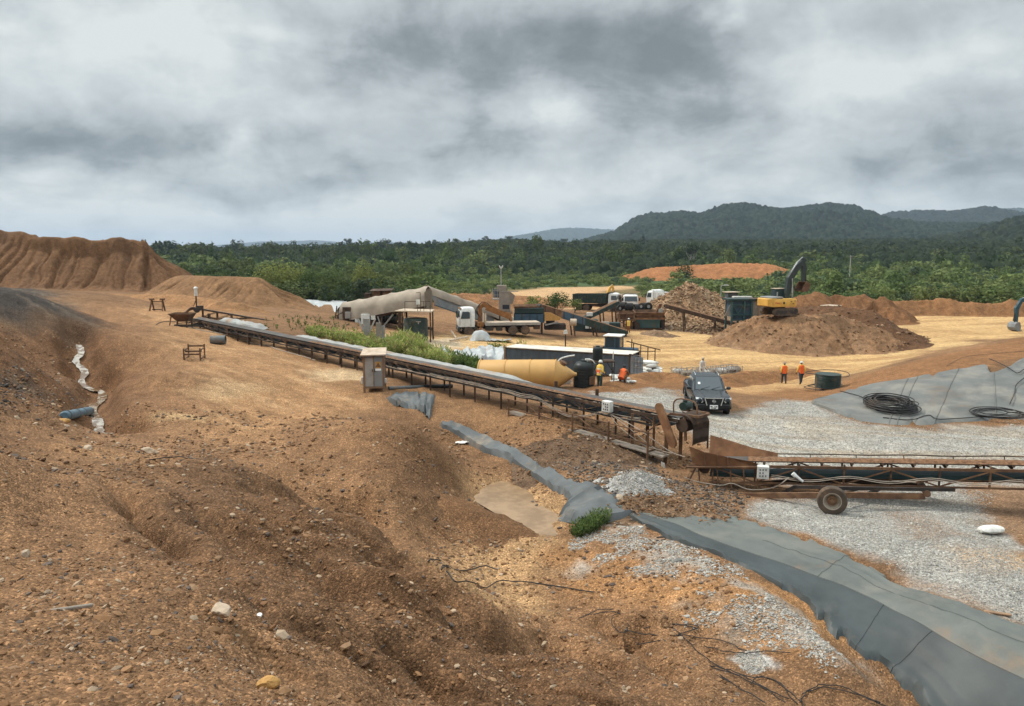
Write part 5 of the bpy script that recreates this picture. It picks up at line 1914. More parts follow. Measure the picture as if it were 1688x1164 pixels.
def pickup():
    t = thing('pickup_truck', 'dark grey pickup truck with chrome grille parked on the pale gravel', 'pickup truck')
    def ring(x, hw, z0, z1):
        q = [(hw * .80, z0), (hw * .97, z0 + .12), (hw, z0 + .32), (hw * 1.0, z1 - .22), (hw * .955, z1 - .07), (hw * .85, z1 - .01), (hw * .45, z1 + .015)]
        return [V(x, y, z) for y, z in q] + [V(x, -y, z) for y, z in reversed(q)]
    def body(b):
        st = [(2.60, .74, .52, .90), (2.56, .82, .46, 1.00), (2.42, .89, .42, 1.05), (2.1, .925, .42, 1.09), (1.5, .925, .42, 1.13), (1.05, .925, .42, 1.17), (.3, .925, .40, 1.17), (-.9, .925, .42, 1.17), (-1.1, .925, .45, 1.16), (-2.0, .92, .5, 1.14), (-2.55, .90, .55, 1.12), (-2.62, .86, .6, 1.08)]
        b.loft([ring(*s) for s in st])
    body_o = part('body', 'car_paint', t, body, True)
    def cab(b):
        b.loft([rrect(-1.05, 1.02, .86, 1.12, .10), rrect(-1.02, .62, .79, 1.46, .12), rrect(-.95, .22, .70, 1.74, .14), rrect(-.86, .06, .62, 1.80, .16), rrect(-.6, -.15, .40, 1.825, .16)])
    part('cabin', 'car_paint', t, cab, True)
    part('windscreen', 'glass', t, lambda b: b.slab([V(1.01, -.70, 1.17), V(1.01, .70, 1.17), V(.30, .60, 1.71), V(.30, -.60, 1.71)], .03))
    for s in (1, -1):
        part('side_window', 'glass', t, lambda b: b.slab([V(.80, s * .855, 1.18), V(-.05, s * .865, 1.18), V(-.05, s * .735, 1.66), V(.38, s * .735, 1.66)], .03))
        part('side_window', 'glass', t, lambda b: b.slab([V(-.12, s * .865, 1.18), V(-.95, s * .865, 1.18), V(-.90, s * .735, 1.66), V(-.12, s * .735, 1.66)], .03))
        part('roof_rail', 'chrome', t, lambda b: b.tube(spline([V(.10, s * .60, 1.78), V(-.05, s * .61, 1.86), V(-.7, s * .61, 1.87), V(-.9, s * .60, 1.79)], 4), .022, 6), True)
        m = part('wing_mirror', 'car_paint', t, lambda b: (b.box((.78, s * 1.03, 1.22), (.14, .22, .17), bev=.05), b.bar(V(.8, s * .86, 1.16), V(.8, s * 1.0, 1.18), .05)))
        part('mirror_glass', 'glass', m, lambda b: b.box((.705, s * 1.03, 1.22), (.012, .18, .13)))
        part('headlight', 'lamp_glass', t, lambda b: b.slab([V(2.575, s * .56, .885), V(2.47, s * .86, .93), V(2.40, s * .875, 1.03), V(2.55, s * .58, .995)], .05))
        part('chrome_strip', 'chrome', t, lambda b: (b.bar(V(2.60, s * .57, .80), V(2.50, s * .84, .84), .035), b.bar(V(2.60, s * .57, .80), V(2.585, s * .54, .90), .04)))
        part('fog_lamp', 'lamp_glass', t, lambda b: (b.box((2.60, s * .62, .56), (.05, .17, .06), bev=.015)))
        part('door_handle', 'chrome', t, lambda b: b.bar(V(.02, s * .935, 1.02), V(.2, s * .935, 1.03), .025))
        part('wheel_arch', 'black_plastic', t, lambda b: [b.tube([V(cx + .47 * math.cos(R(a)), s * .925, .40 + .47 * math.sin(R(a))) for a in range(-5, 186, 10)], .045, 6) for cx in (1.6, -1.6)], True)
        part('side_step', 'black_plastic', t, lambda b: b.box((-.05, s * .90, .40), (1.9, .16, .06), bev=.02))
    part('bumper', 'black_plastic', t, lambda b: (b.box((2.58, 0, .58), (.14, 1.62, .26), bev=.05), b.box((2.56, 0, .44), (.12, 1.4, .08), bev=.03)))
    g = part('grille', 'black_plastic', t, lambda b: b.slab([V(2.615, -.44, 1.0), V(2.64, -.33, .66), V(2.64, .33, .66), V(2.615, .44, 1.0)], .05))
    part('grille_frame', 'chrome', g, lambda b: (b.bar(V(2.645, .45, 1.02), V(2.665, .34, .66), .045), b.bar(V(2.645, -.45, 1.02), V(2.665, -.34, .66), .045), b.bar(V(2.645, -.46, 1.02), V(2.645, .46, 1.02), .035)))
    part('badge', 'chrome', g, lambda b: (b.tube([V(2.665, .075 * math.cos(a), .865 + .075 * math.sin(a)) for a in np.linspace(0, 6.28, 17)], .012, 5), b.box((2.668, 0, .865), (.012, .20, .03))), True)
    pl = part('number_plate', 'plate', t, lambda b: b.box((2.675, 0, .58), (.012, .40, .20), bev=.004))
    part('plate_marks', 'ink', pl, lambda b: [b.box((2.683, y, z), (.006, w_, .05)) for y, z, w_ in ((-.12, .60, .10), (.02, .61, .03), (.12, .60, .10), (-.09, .53, .06), (.04, .53, .14))])
    for s in (1, -1):
        part('hood_crease', 'car_paint', t, lambda b: b.tube([V(2.4, s * .42, 1.07), V(1.7, s * .50, 1.135), V(1.05, s * .56, 1.18)], .02, 6), True)
    for y in (.1, -.45):
        part('wiper', 'black_plastic', t, lambda b: b.bar(V(1.03, y, 1.19), V(.86, y + .5, 1.30), .02))
    part('sticker', 'plate', t, lambda b: b.slab([V(.74, -.54, 1.40), V(.74, -.42, 1.40), V(.62, -.42, 1.49), V(.62, -.54, 1.49)], .034))
    part('tailgate', 'car_paint', t, lambda b: b.box((-2.63, 0, .92), (.05, 1.6, .42), bev=.02))
    for x in (1.6, -1.6):
        for s in (1, -1):
            wheel(t, (x, s * .80, .40), .40, .26, 'steel_grey', 'rubber', s)
    place(t, 1163, 672, (-.10, -1))
    return t


pickup()


def crane_truck():
    t = thing('crane_truck', 'white cab flatbed truck with folded rusty orange loader crane', 'truck')
    part('chassis', 'dark_steel', t, lambda b: (b.bar(V(4.2, .4, .95), V(-4.6, .4, .95), .12, .28), b.bar(V(4.2, -.4, .95), V(-4.6, -.4, .95), .12, .28)))
    c = part('cab', 'white_paint', t, lambda b: b.loft([rrect(2.85, 4.62, 1.18, 1.0, .12), rrect(2.82, 4.70, 1.22, 1.5, .14), rrect(2.82, 4.70, 1.22, 1.95, .14), rrect(2.84, 4.42, 1.18, 2.85, .16), rrect(2.95, 4.20, 1.08, 3.08, .2), rrect(3.2, 3.9, .7, 3.14, .2)]), True)
    part('windscreen', 'glass', c, lambda b: b.slab([V(4.735, -1.02, 1.98), V(4.735, 1.02, 1.98), V(4.49, 1.0, 2.76), V(4.49, -1.0, 2.76)], .03))
    for s in (1, -1):
        part('side_window', 'glass', c, lambda b: b.slab([V(4.42, s * 1.235, 1.92), V(3.40, s * 1.235, 1.92), V(3.40, s * 1.205, 2.62), V(3.6, s * 1.205, 2.70), V(4.22, s * 1.205, 2.70)], .03))
        part('door_gap', 'ink', c, lambda b: (b.bar(V(3.3, s * 1.236, 1.05), V(3.3, s * 1.21, 2.75), .02), b.bar(V(4.5, s * 1.225, 1.2), V(4.5, s * 1.23, 1.9), .02)))
        part('mirror', 'black_plastic', c, lambda b: (b.box((4.62, s * 1.42, 2.35), (.12, .22, .5), bev=.03), b.bar(V(4.45, s * 1.2, 2.6), V(4.6, s * 1.4, 2.6), .03)))
        part('headlight', 'lamp_glass', t, lambda b: b.box((4.70, s * .92, .88), (.06, .34, .2), bev=.03))
        part('mudguard', 'black_plastic', t, lambda b: b.tube([V(3.55 + .66 * math.cos(R(a)), s * 1.05, .52 + .64 * math.sin(R(a))) for a in range(0, 181, 15)], .10, 6), True)
    part('bumper', 'boom_grey', t, lambda b: b.box((4.58, 0, .78), (.28, 2.42, .55), bev=.08))
    part('step', 'dark_steel', t, lambda b: b.box((2.75, 0, .8), (.35, 2.3, .35), bev=.04))
    part('sun_visor', 'rust', c, lambda b: b.slab([V(4.52, -1.1, 2.95), V(4.52, 1.1, 2.95), V(4.32, 1.1, 3.08), V(4.32, -1.1, 3.08)], .03))
    part('deck', 'cabinet_roof', t, lambda b: b.box((-1.45, 0, 1.30), (6.3, 2.5, .16)))
    part('deck_rail', 'cabinet_steel', t, lambda b: (b.box((-1.45, 1.26, 1.26), (6.3, .03, .30)), b.box((-1.45, -1.26, 1.26), (6.3, .03, .30))))
    part('headboard', 'cabinet_roof', t, lambda b: (b.box((1.62, 0, 1.85), (.08, 2.4, .9)), b.bar(V(1.62, 1.2, 1.3), V(1.62, 1.2, 2.55), .09), b.bar(V(1.62, -1.2, 1.3), V(1.62, -1.2, 2.55), .09)))
    k = part('crane', 'crane_orange', t, lambda b: (b.box((2.2, 0, 1.25), (.7, 2.2, .5), bev=.05), b.cyl(V(2.15, 0, 1.4), V(2.15, 0, 3.2), .20, .17, 12), b.bar(V(2.2, .05, 3.0), V(1.75, .05, 3.35), .34, .40), b.bar(V(2.0, -.2, 2.0), V(1.95, -.2, 3.1), .14)))
    part('crane_boom', 'crane_orange', k, lambda b: (b.bar(V(1.85, .05, 3.40), V(-1.35, .05, 2.05), .30, .42), b.bar(V(1.5, .05, 2.9), V(-1.2, .05, 1.80), .24, .26), b.cyl(V(1.7, .3, 3.45), V(1.7, -.2, 3.45), .22, n=12), b.bar(V(-1.35, .05, 2.1), V(-1.42, .05, 1.45), .22)))
    part('crane_hoses', 'pipe_black', k, lambda b: [b.tube(spline([V(2.2, .3, 2.0), V(2.45 + .1 * j, .35, 2.8), V(1.8, .3, 3.7), V(.8, .28, 3.15)], 4), .03, 5) for j in range(3)], True)
    part('crane_leg', 'crane_orange', t, lambda b: [(b.bar(V(2.2, s * 1.12, 1.5), V(2.2, s * 1.12, .45), .14)) for s in (1, -1)])
    for c_, d_2 in (((1.2, 1.0, .78), (.9, .4, .5)), ((.1, 1.0, .75), (.7, .4, .5)), ((1.2, -1.0, .78), (.9, .4, .5))):
        part('fuel_tank', 'dark_steel', t, lambda b: b.box(c_, d_2, bev=.06))
    part('tool_box', 'rust_dark', t, lambda b: b.box((-4.2, .95, .85), (.7, .4, .5), bev=.03))
    for s in (1, -1):
        part('tail_lamp', 'cone_red', t, lambda b: b.box((-4.62, s * 1.0, 1.05), (.04, .35, .14)))
    for x in (3.55, -1.45, -2.85):
        for s in (1, -1):
            wheel(t, (x, s * 1.02, .53), .53, .36 if x > 0 else .5, 'rust', 'tyre_dusty', s)
    place(t, 822, 551, (-.985, -.17))
    return t


crane_truck()


def tipper(label, body='white_paint', raised=0.0):
    t = thing('tipper_truck', label, 'truck', group='white tipper trucks at the back of the yard')
    part('chassis', 'dark_steel', t, lambda b: (b.bar(V(3.6, .4, .95), V(-3.8, .4, .95), .12, .3), b.bar(V(3.6, -.4, .95), V(-3.8, -.4, .95), .12, .3)))
    c = part('cab', 'white_paint', t, lambda b: b.loft([rrect(2.2, 3.95, 1.2, .95, .12), rrect(2.2, 4.0, 1.23, 1.6, .14), rrect(2.2, 4.0, 1.23, 2.0, .14), rrect(2.25, 3.75, 1.16, 2.95, .16), rrect(2.5, 3.5, .95, 3.12, .2)]), True)
    part('windscreen', 'glass', c, lambda b: b.slab([V(4.03, -1.05, 2.02), V(4.03, 1.05, 2.02), V(3.83, 1.0, 2.80), V(3.83, -1.0, 2.80)], .03))
    for s in (1, -1):
        part('side_window', 'glass', c, lambda b: b.slab([V(3.75, s * 1.24, 1.95), V(2.75, s * 1.24, 1.95), V(2.75, s * 1.19, 2.7), V(3.6, s * 1.19, 2.7)], .03))
        part('headlight', 'lamp_glass', t, lambda b: b.box((3.98, s * .9, 1.0), (.06, .35, .2), bev=.03))
        part('mirror', 'black_plastic', c, lambda b: b.box((3.85, s * 1.42, 2.35), (.12, .2, .5), bev=.03))
    part('bumper', 'cabinet_steel', t, lambda b: b.box((3.88, 0, .75), (.25, 2.45, .5), bev=.07))
    def dump(b):
        z0, z1 = 1.35, 2.95
        b.slab([V(-4.0, -1.15, z0), V(1.9, -1.15, z0), V(1.9, 1.15, z0), V(-4.0, 1.15, z0)], .08)
        for s in (1, -1):
            b.slab([V(-4.0, s * 1.2, z0), V(1.9, s * 1.2, z0), V(1.9, s * 1.25, z1), V(-4.0, s * 1.25, z1 - .1)], .07)
            for x in np.arange(-3.8, 2.0, .8):
                b.bar(V(x, s * 1.27, z0), V(x, s * 1.30, z1 - .1), .09)
        b.slab([V(1.9, -1.2, z0), V(1.9, 1.2, z0), V(2.05, 1.25, z1 + .2), V(2.05, -1.25, z1 + .2)], .08)
        b.slab([V(2.05, -1.2, z1 + .2), V(2.05, 1.2, z1 + .2), V(2.9, 1.1, z1 + .35), V(2.9, -1.1, z1 + .35)], .07)
        b.slab([V(-4.0, -1.2, z0), V(-4.0, 1.2, z0), V(-4.05, 1.22, z1 - .1), V(-4.05, -1.22, z1 - .1)], .07)
    part('dump_body', body, t, dump)
    for x in (2.95, -1.6, -2.95):
        for s in (1, -1):
            wheel(t, (x, s * 1.0, .53), .53, .4, 'rust', 'tyre_dusty', s)
    return t


place_d(tipper('white tipper truck facing the camera behind the row of old rollers', 'cabinet_roof'), 1036, 132, (-.05, -1), 0)
place_d(tipper('white tipper truck seen from its side facing right at the yard back', 'tank_green'), 984, 133, (.94, -.34), 0)
place_d(tipper('white tipper truck half hidden behind the broken rock pile', 'white_paint'), 1100, 136, (-.6, .8), .3)


def excavator(label, boom, stick, bucket_c, boom_mat, scribble=False, arm_only=False):
    t = thing('excavator', label, 'excavator')
    for s in (1, -1):
        k = part('track', 'tyre_dusty', t, lambda b: b.loft([[V(x, s * 1.02 + yy, z) for x, z in [(-1.75, .45), (-1.62, .12), (-1.3, 0), (1.3, 0), (1.62, .12), (1.75, .45), (1.6, .78), (1.25, .88), (-1.25, .88), (-1.6, .78)]] for yy in (-.27, .27)]))
        part('track_frame', 'dark_steel', k, lambda b: (b.box((0, s * (1.02 + .275), .43), (2.5, .02, .32)), [b.cyl(V(x, s * 1.28, .3), V(x, s * 1.31, .3), .14, n=12) for x in (-.9, -.3, .3, .9)], [b.cyl(V(x, s * 1.28, .45), V(x, s * 1.32, .45), .30, n=14) for x in (-1.32, 1.32)]))
    part('slew_ring', 'dark_steel', t, lambda b: (b.cyl(V(0, 0, .6), V(0, 0, 1.05), .6, n=20), b.box((0, 0, .5), (1.4, 1.6, .3))), True)
    part('house', 'digger_yellow', t, lambda b: b.loft([rrect(-1.9, 1.5, 1.22, 1.05, .15), rrect(-2.05, 1.55, 1.25, 1.15, .2), rrect(-2.05, 1.55, 1.25, 1.85, .2), rrect(-1.95, 1.45, 1.18, 1.98, .2)]), True)
    part('counterweight', 'digger_yellow', t, lambda b: b.loft([[V(-1.5, y, z) for y, z in ((-1.24, 1.05), (1.24, 1.05), (1.24, 2.05), (-1.24, 2.05))], [V(-2.15, y, z) for y, z in ((-1.24, 1.08), (1.24, 1.08), (1.24, 2.02), (-1.24, 2.02))], [V(-2.5, y, z) for y, z in ((-.9, 1.2), (.9, 1.2), (.9, 1.95), (-.9, 1.95))]]))
    part('engine_hood', 'steel_grey', t, lambda b: (b.box((-1.2, 0, 2.10), (1.6, 2.2, .26), bev=.08), b.cyl(V(-.9, -.6, 2.2), V(-.9, -.6, 2.75), .07, n=8)))
    c = part('cab', 'frame_green', t, lambda b: b.loft([rrect(-.35, 1.30, .48, 1.95, .08), rrect(-.35, 1.45, .48, 2.5, .08), rrect(-.30, 1.05, .44, 3.05, .1)]), True)
    c.data.transform(Matrix.Translation((0, .72, 0)))
    part('cab_window', 'glass', c, lambda b: (b.box((.35, 1.215, 2.6), (1.0, .02, .62)), b.box((-.36, .72, 2.6), (.02, .66, .6)), b.slab([V(1.40, .36, 2.15), V(1.40, 1.08, 2.15), V(1.12, 1.08, 2.95), V(1.12, .36, 2.95)], .02)))
    part('cab_roof', 'cabinet_roof', c, lambda b: b.box((.35, .72, 3.09), (1.45, .95, .08), bev=.03))
    part('handrail', 'dark_steel', t, lambda b: b.tube([V(.9, -1.15, 1.98), V(.9, -1.15, 2.6), V(-.1, -1.15, 2.6), V(-.1, -1.15, 1.98)], .025, 6), True)
    # boom in the x-z plane, points given
    B = [V(x, -.12, z) for x, z in boom]
    bo = part('boom', boom_mat, t, lambda b: b.loft([[p + V(0, sy * .22, 0) + o * hh for sy, hh in ((-1, -h), (1, -h), (1, h), (-1, h))] for p, h, o in [(B[i], (.24, .38, .34, .2)[i], (lambda d: V(-d.z, 0, d.x).normalized())((B[min(i + 1, 3)] - B[max(i - 1, 0)]))) for i in range(4)]]))
    for s in (1, -1):
        part('boom_ram', 'galv', t, lambda b: (b.cyl(V(1.5, -.12 + s * .34, 1.45), (V(1.5, -.12 + s * .34, 1.45)).lerp(B[1] + V(.1, s * .34, 0), .6), .10, n=8), b.cyl((V(1.5, -.12 + s * .34, 1.45)).lerp(B[1] + V(.1, s * .34, 0), .6), B[1] + V(.1, s * .34, 0), .06, n=8)))
    S = [V(x, -.12, z) for x, z in stick]
    st = part('stick', boom_mat, t, lambda b: b.loft([[p + V(0, sy * .17, 0) + o * hh for sy, hh in ((-1, -h), (1, -h), (1, h), (-1, h))] for p, h, o in [(S[i], (.16, .30, .14)[i], (lambda d: V(-d.z, 0, d.x).normalized())((S[min(i + 1, 2)] - S[max(i - 1, 0)]))) for i in range(3)]]))
    part('stick_ram', 'galv', t, lambda b: (b.cyl(B[1] + V(0, 0, .45), B[1].lerp(S[0], .62) + V(0, 0, .48), .09, n=8), b.cyl(B[1].lerp(S[0], .62) + V(0, 0, .48), S[0] + V(0, 0, .1), .055, n=8)))
    # bucket: hangs from the stick's end
    bc, ang = bucket_c
    q = Matrix.Rotation(ang, 3, 'Y')
    e = S[2]
    def bucket(b):
        prof = [(-.05, .0), (.30, .02), (.62, -.28), (.70, -.70), (.45, -1.05), (.0, -1.18), (-.35, -1.12)]
        prof2 = [(x * .93, z * .93) for x, z in prof]
        rows = [[e + q @ V(x, y, z) for y in (-.62, -.3, 0, .3, .62)] for x, z in prof]
        b.sheet(rows, .05)
        for y in (-.62, .62):
            b.slab([e + q @ V(x, y, z) for x, z in prof] + [e + q @ V(-.30, y, -.5)], .05)
    bk = part('bucket', 'rust' if scribble else 'steel_grey', t, bucket)
    part('bucket_teeth', 'dark_steel', bk, lambda b: [b.bar(e + q @ V(-.30, y, -1.11), e + q @ V(-.62, y, -1.02), .09, .06) for y in (-.54, -.27, 0, .27, .54)])
    part('bucket_link', 'dark_steel', t, lambda b: (b.bar(S[1].lerp(S[2], .75) + V(.05, .1, 0), e + q @ V(.45, .1, .12), .10), b.bar(e + q @ V(.45, .1, .12), e + q @ V(.28, .1, -.02), .1), b.cyl(S[0].lerp(S[1], .6) + V(.28, 0, 0), e + q @ V(.45, 0, .12), .08, n=8)))
    if scribble:
        part('red_lettering', 'cone_red', t, lambda b: [b.bar(V(*p), V(*r_), .05, .04, up=(0, 1, 0)) for p, r_ in [((-1.72, -1.262, 1.42), (-1.58, -1.262, 1.66)), ((-1.58, -1.262, 1.66), (-1.46, -1.262, 1.42)), ((-1.46, -1.262, 1.42), (-1.36, -1.262, 1.56)), ((-1.36, -1.262, 1.56), (-1.26, -1.262, 1.44)), ((-1.26, -1.262, 1.44), (-1.14, -1.262, 1.54)), ((-1.14, -1.262, 1.54), (-1.04, -1.262, 1.36))]] + [b.box((-.86, -1.262, z), (.06, .012, .06)) for z in (1.36, 1.5)])
        part('maker_mark', 'boom_grey', t, lambda b: b.box((-.42, -1.262, 1.5), (.26, .012, .26)))
        for x, z in ((.65, 1.65), (.95, 1.4), (1.2, 1.7)):
            part('grime_plate', 'rust', t, lambda b: b.box((x, -1.262, z), (.20, .012, .10)))
    return t


ex = excavator('yellow excavator with raised dark boom standing on the big brown stockpile', [(.75, 1.75), (1.25, 4.3), (2.2, 5.6), (3.35, 6.55)], [(3.0, 6.7), (3.32, 5.4), (3.25, 3.9)], (None, .25), 'boom_grey', True)
p_ = pd(1284, 518.5, 90.5)
ex.location = (p_[0], p_[1], p_[2] - .05)
ex.rotation_euler = (0, 0, R(22))
ex2 = excavator('blue armed excavator at the right edge with its grey bucket on the ground', [(.75, 1.75), (2.1, 3.9), (3.7, 4.5), (5.4, 4.1)], [(5.1, 4.4), (5.85, 3.1), (5.75, 1.25)], (None, -.1), 'boom_blue')
p_ = at(1676, 546)
ex2.rotation_euler = (0, 0, R(190))
ex2.location = (p_[0] + 5.55, p_[1] + 1.0, p_[2])
ex3 = excavator('small yellow excavator far back between the two white cabs', [(.75, 1.75), (1.0, 3.8), (1.6, 5.1), (2.5, 5.9)], [(2.3, 6.0), (2.7, 4.9), (2.7, 3.4)], (None, .2), 'digger_yellow')
place_d(ex3, 996, 142, (.9, .4), 0)
ex3.scale = (.68,) * 3


def loader(label):
    t = thing('wheel_loader', label, 'wheel loader')
    part('rear_body', 'digger_yellow', t, lambda b: b.loft([rrect(-3.2, -.2, 1.0, 1.0, .15), rrect(-3.3, -.2, 1.05, 1.3, .2), rrect(-3.2, -.2, 1.0, 2.2, .25), rrect(-2.9, -.4, .85, 2.35, .25)]), True)
    part('engine_grille', 'ink', t, lambda b: b.box((-3.3, 0, 1.7), (.06, 1.3, .6)))
    part('front_body', 'digger_yellow', t, lambda b: b.box((1.3, 0, 1.2), (1.9, 1.3, .8), bev=.1))
    c = part('cab', 'frame_green', t, lambda b: b.loft([rrect(-1.2, .5, .75, 2.2, .08), rrect(-1.2, .6, .78, 2.7, .08), rrect(-1.1, .45, .72, 3.45, .1)]), True)
    part('cab_window', 'glass', c, lambda b: (b.box((-.33, .785, 2.95), (1.2, .02, .75)), b.box((-.33, -.785, 2.95), (1.2, .02, .75)), b.box((.61, 0, 2.95), (.02, 1.2, .8)), b.box((-1.21, 0, 2.95), (.02, 1.2, .7))))
    part('cab_roof', 'cabinet_roof', t, lambda b: b.box((-.3, 0, 3.52), (2.3, 1.9, .13), bev=.05))
    part('lift_arm', 'digger_yellow', t, lambda b: [(b.bar(V(1.0, s * .5, 2.0), V(2.4, s * .5, 1.5), .2, .35), b.bar(V(2.4, s * .5, 1.5), V(3.3, s * .5, .6), .2, .35)) for s in (1, -1)])
    part('bucket', 'rust', t, lambda b: b.sheet([[V(x, y, z) for y in (-1.35, -.5, .5, 1.35)] for x, z in ((4.4, .1), (3.6, .05), (3.25, .3), (3.2, .9), (3.5, 1.25))], .06))
    for x in (-2.0, 1.5):
        for s in (1, -1):
            wheel(t, (x, s * 1.05, .75), .75, .55, 'digger_yellow', 'tyre_dusty', s)
    return t


place_d(loader('yellow wheel loader behind the blue hopper with its hood showing'), 1207, 128, (.95, .3), .35)
place_d(loader('wheel loader with pale cab roof just showing over the dark earth pile'), 1372, 105, (.8, .6), .1)


def farm_tractor():
    t = thing('tractor', 'small blue cab tractor with white roof behind the container', 'tractor')
    part('body', 'teal_blue', t, lambda b: (b.box((1.2, 0, 1.15), (1.9, .8, .7), bev=.1), b.box((-.3, 0, .9), (2.0, .7, .5), bev=.06)))
    c = part('cab', 'teal_blue', t, lambda b: [b.bar(V(x, y, 1.1), V(x * .95, y * .95, 2.55), .09) for x in (-.85, .1, .55) for y in (-.75, .75)] + [b.box((-.15, y, 1.3), (1.4, .06, .45)) for y in (-.75, .75)])
    part('cab_glass', 'glass', c, lambda b: (b.box((-.15, -.70, 2.0), (1.3, .02, .95)), b.box((-.15, .70, 2.0), (1.3, .02, .95)), b.box((.53, 0, 2.0), (.02, 1.35, .95)), b.box((-.82, 0, 2.0), (.02, 1.35, .9))))
    part('roof', 'white_paint', t, lambda b: b.box((-.15, 0, 2.62), (1.75, 1.75, .14), bev=.05))
    part('exhaust', 'dark_steel', t, lambda b: b.cyl(V(1.5, .25, 1.4), V(1.5, .25, 2.3), .05, n=8))
    for x, r_, w_ in ((-.6, .72, .42), (1.7, .46, .28)):
        for s in (1, -1):
            wheel(t, (x, s * .85, r_), r_, w_, 'cabinet_roof', 'tyre_dusty', s)
    part('crate_load', 'wood', t, lambda b: (b.box((-.55, .1, 1.75), (.5, .5, .35)), b.box((-1.6, 0, 1.3), (.9, 1.1, .5))))
    return t


place_d(farm_tractor(), 1016, 72, (.93, -.36), 0)
# ------------------------------------------------------------------ the processing plant in the middle distance
def W(u, v, d):
    return Vector(pd(u, v, d))


def floor(p, dz=-.1):
    return Vector((p.x, p.y, gz(p.x, p.y) + dz))


def tunnel(b, A, B, hw, hh, th=.04, seed=1, k=22, m=13, skirt=.5, lump=.09):
    """a tarpaulin pulled over a frame from A to B (points on its ridge)"""
    rr = random.Random(seed)
    d = (B - A).normalized()
    n = d.cross(UP).normalized()
    rows = []
    ph = [rr.uniform(0, 6) for _ in range(4)]
    for i in range(k):
        c = A.lerp(B, i / (k - 1))
        sagv = -.10 * abs(math.sin(i * math.pi / 4.0))
        row = []
        for j in range(m):
            s = (j - (m - 1) / 2) / ((m - 1) / 2)
            a = s * math.pi / 2
            y = hw * math.sin(a) * (1.0 if abs(s) < .99 else 1.02)
            z = -hh * (1 - math.cos(a)) ** .9 + sagv * (1 - abs(s)) - (skirt if abs(s) > .99 else 0)
            w_ = lump * (math.sin(i * .9 + ph[0] + 2 * s) + .7 * math.sin(i * 1.7 + ph[1] - 3 * s)) * abs(s)
            row.append(c + n * (y + w_) + UP * (z + rr.uniform(-.03, .03)))
        rows.append(row)
    b.sheet(rows, th)


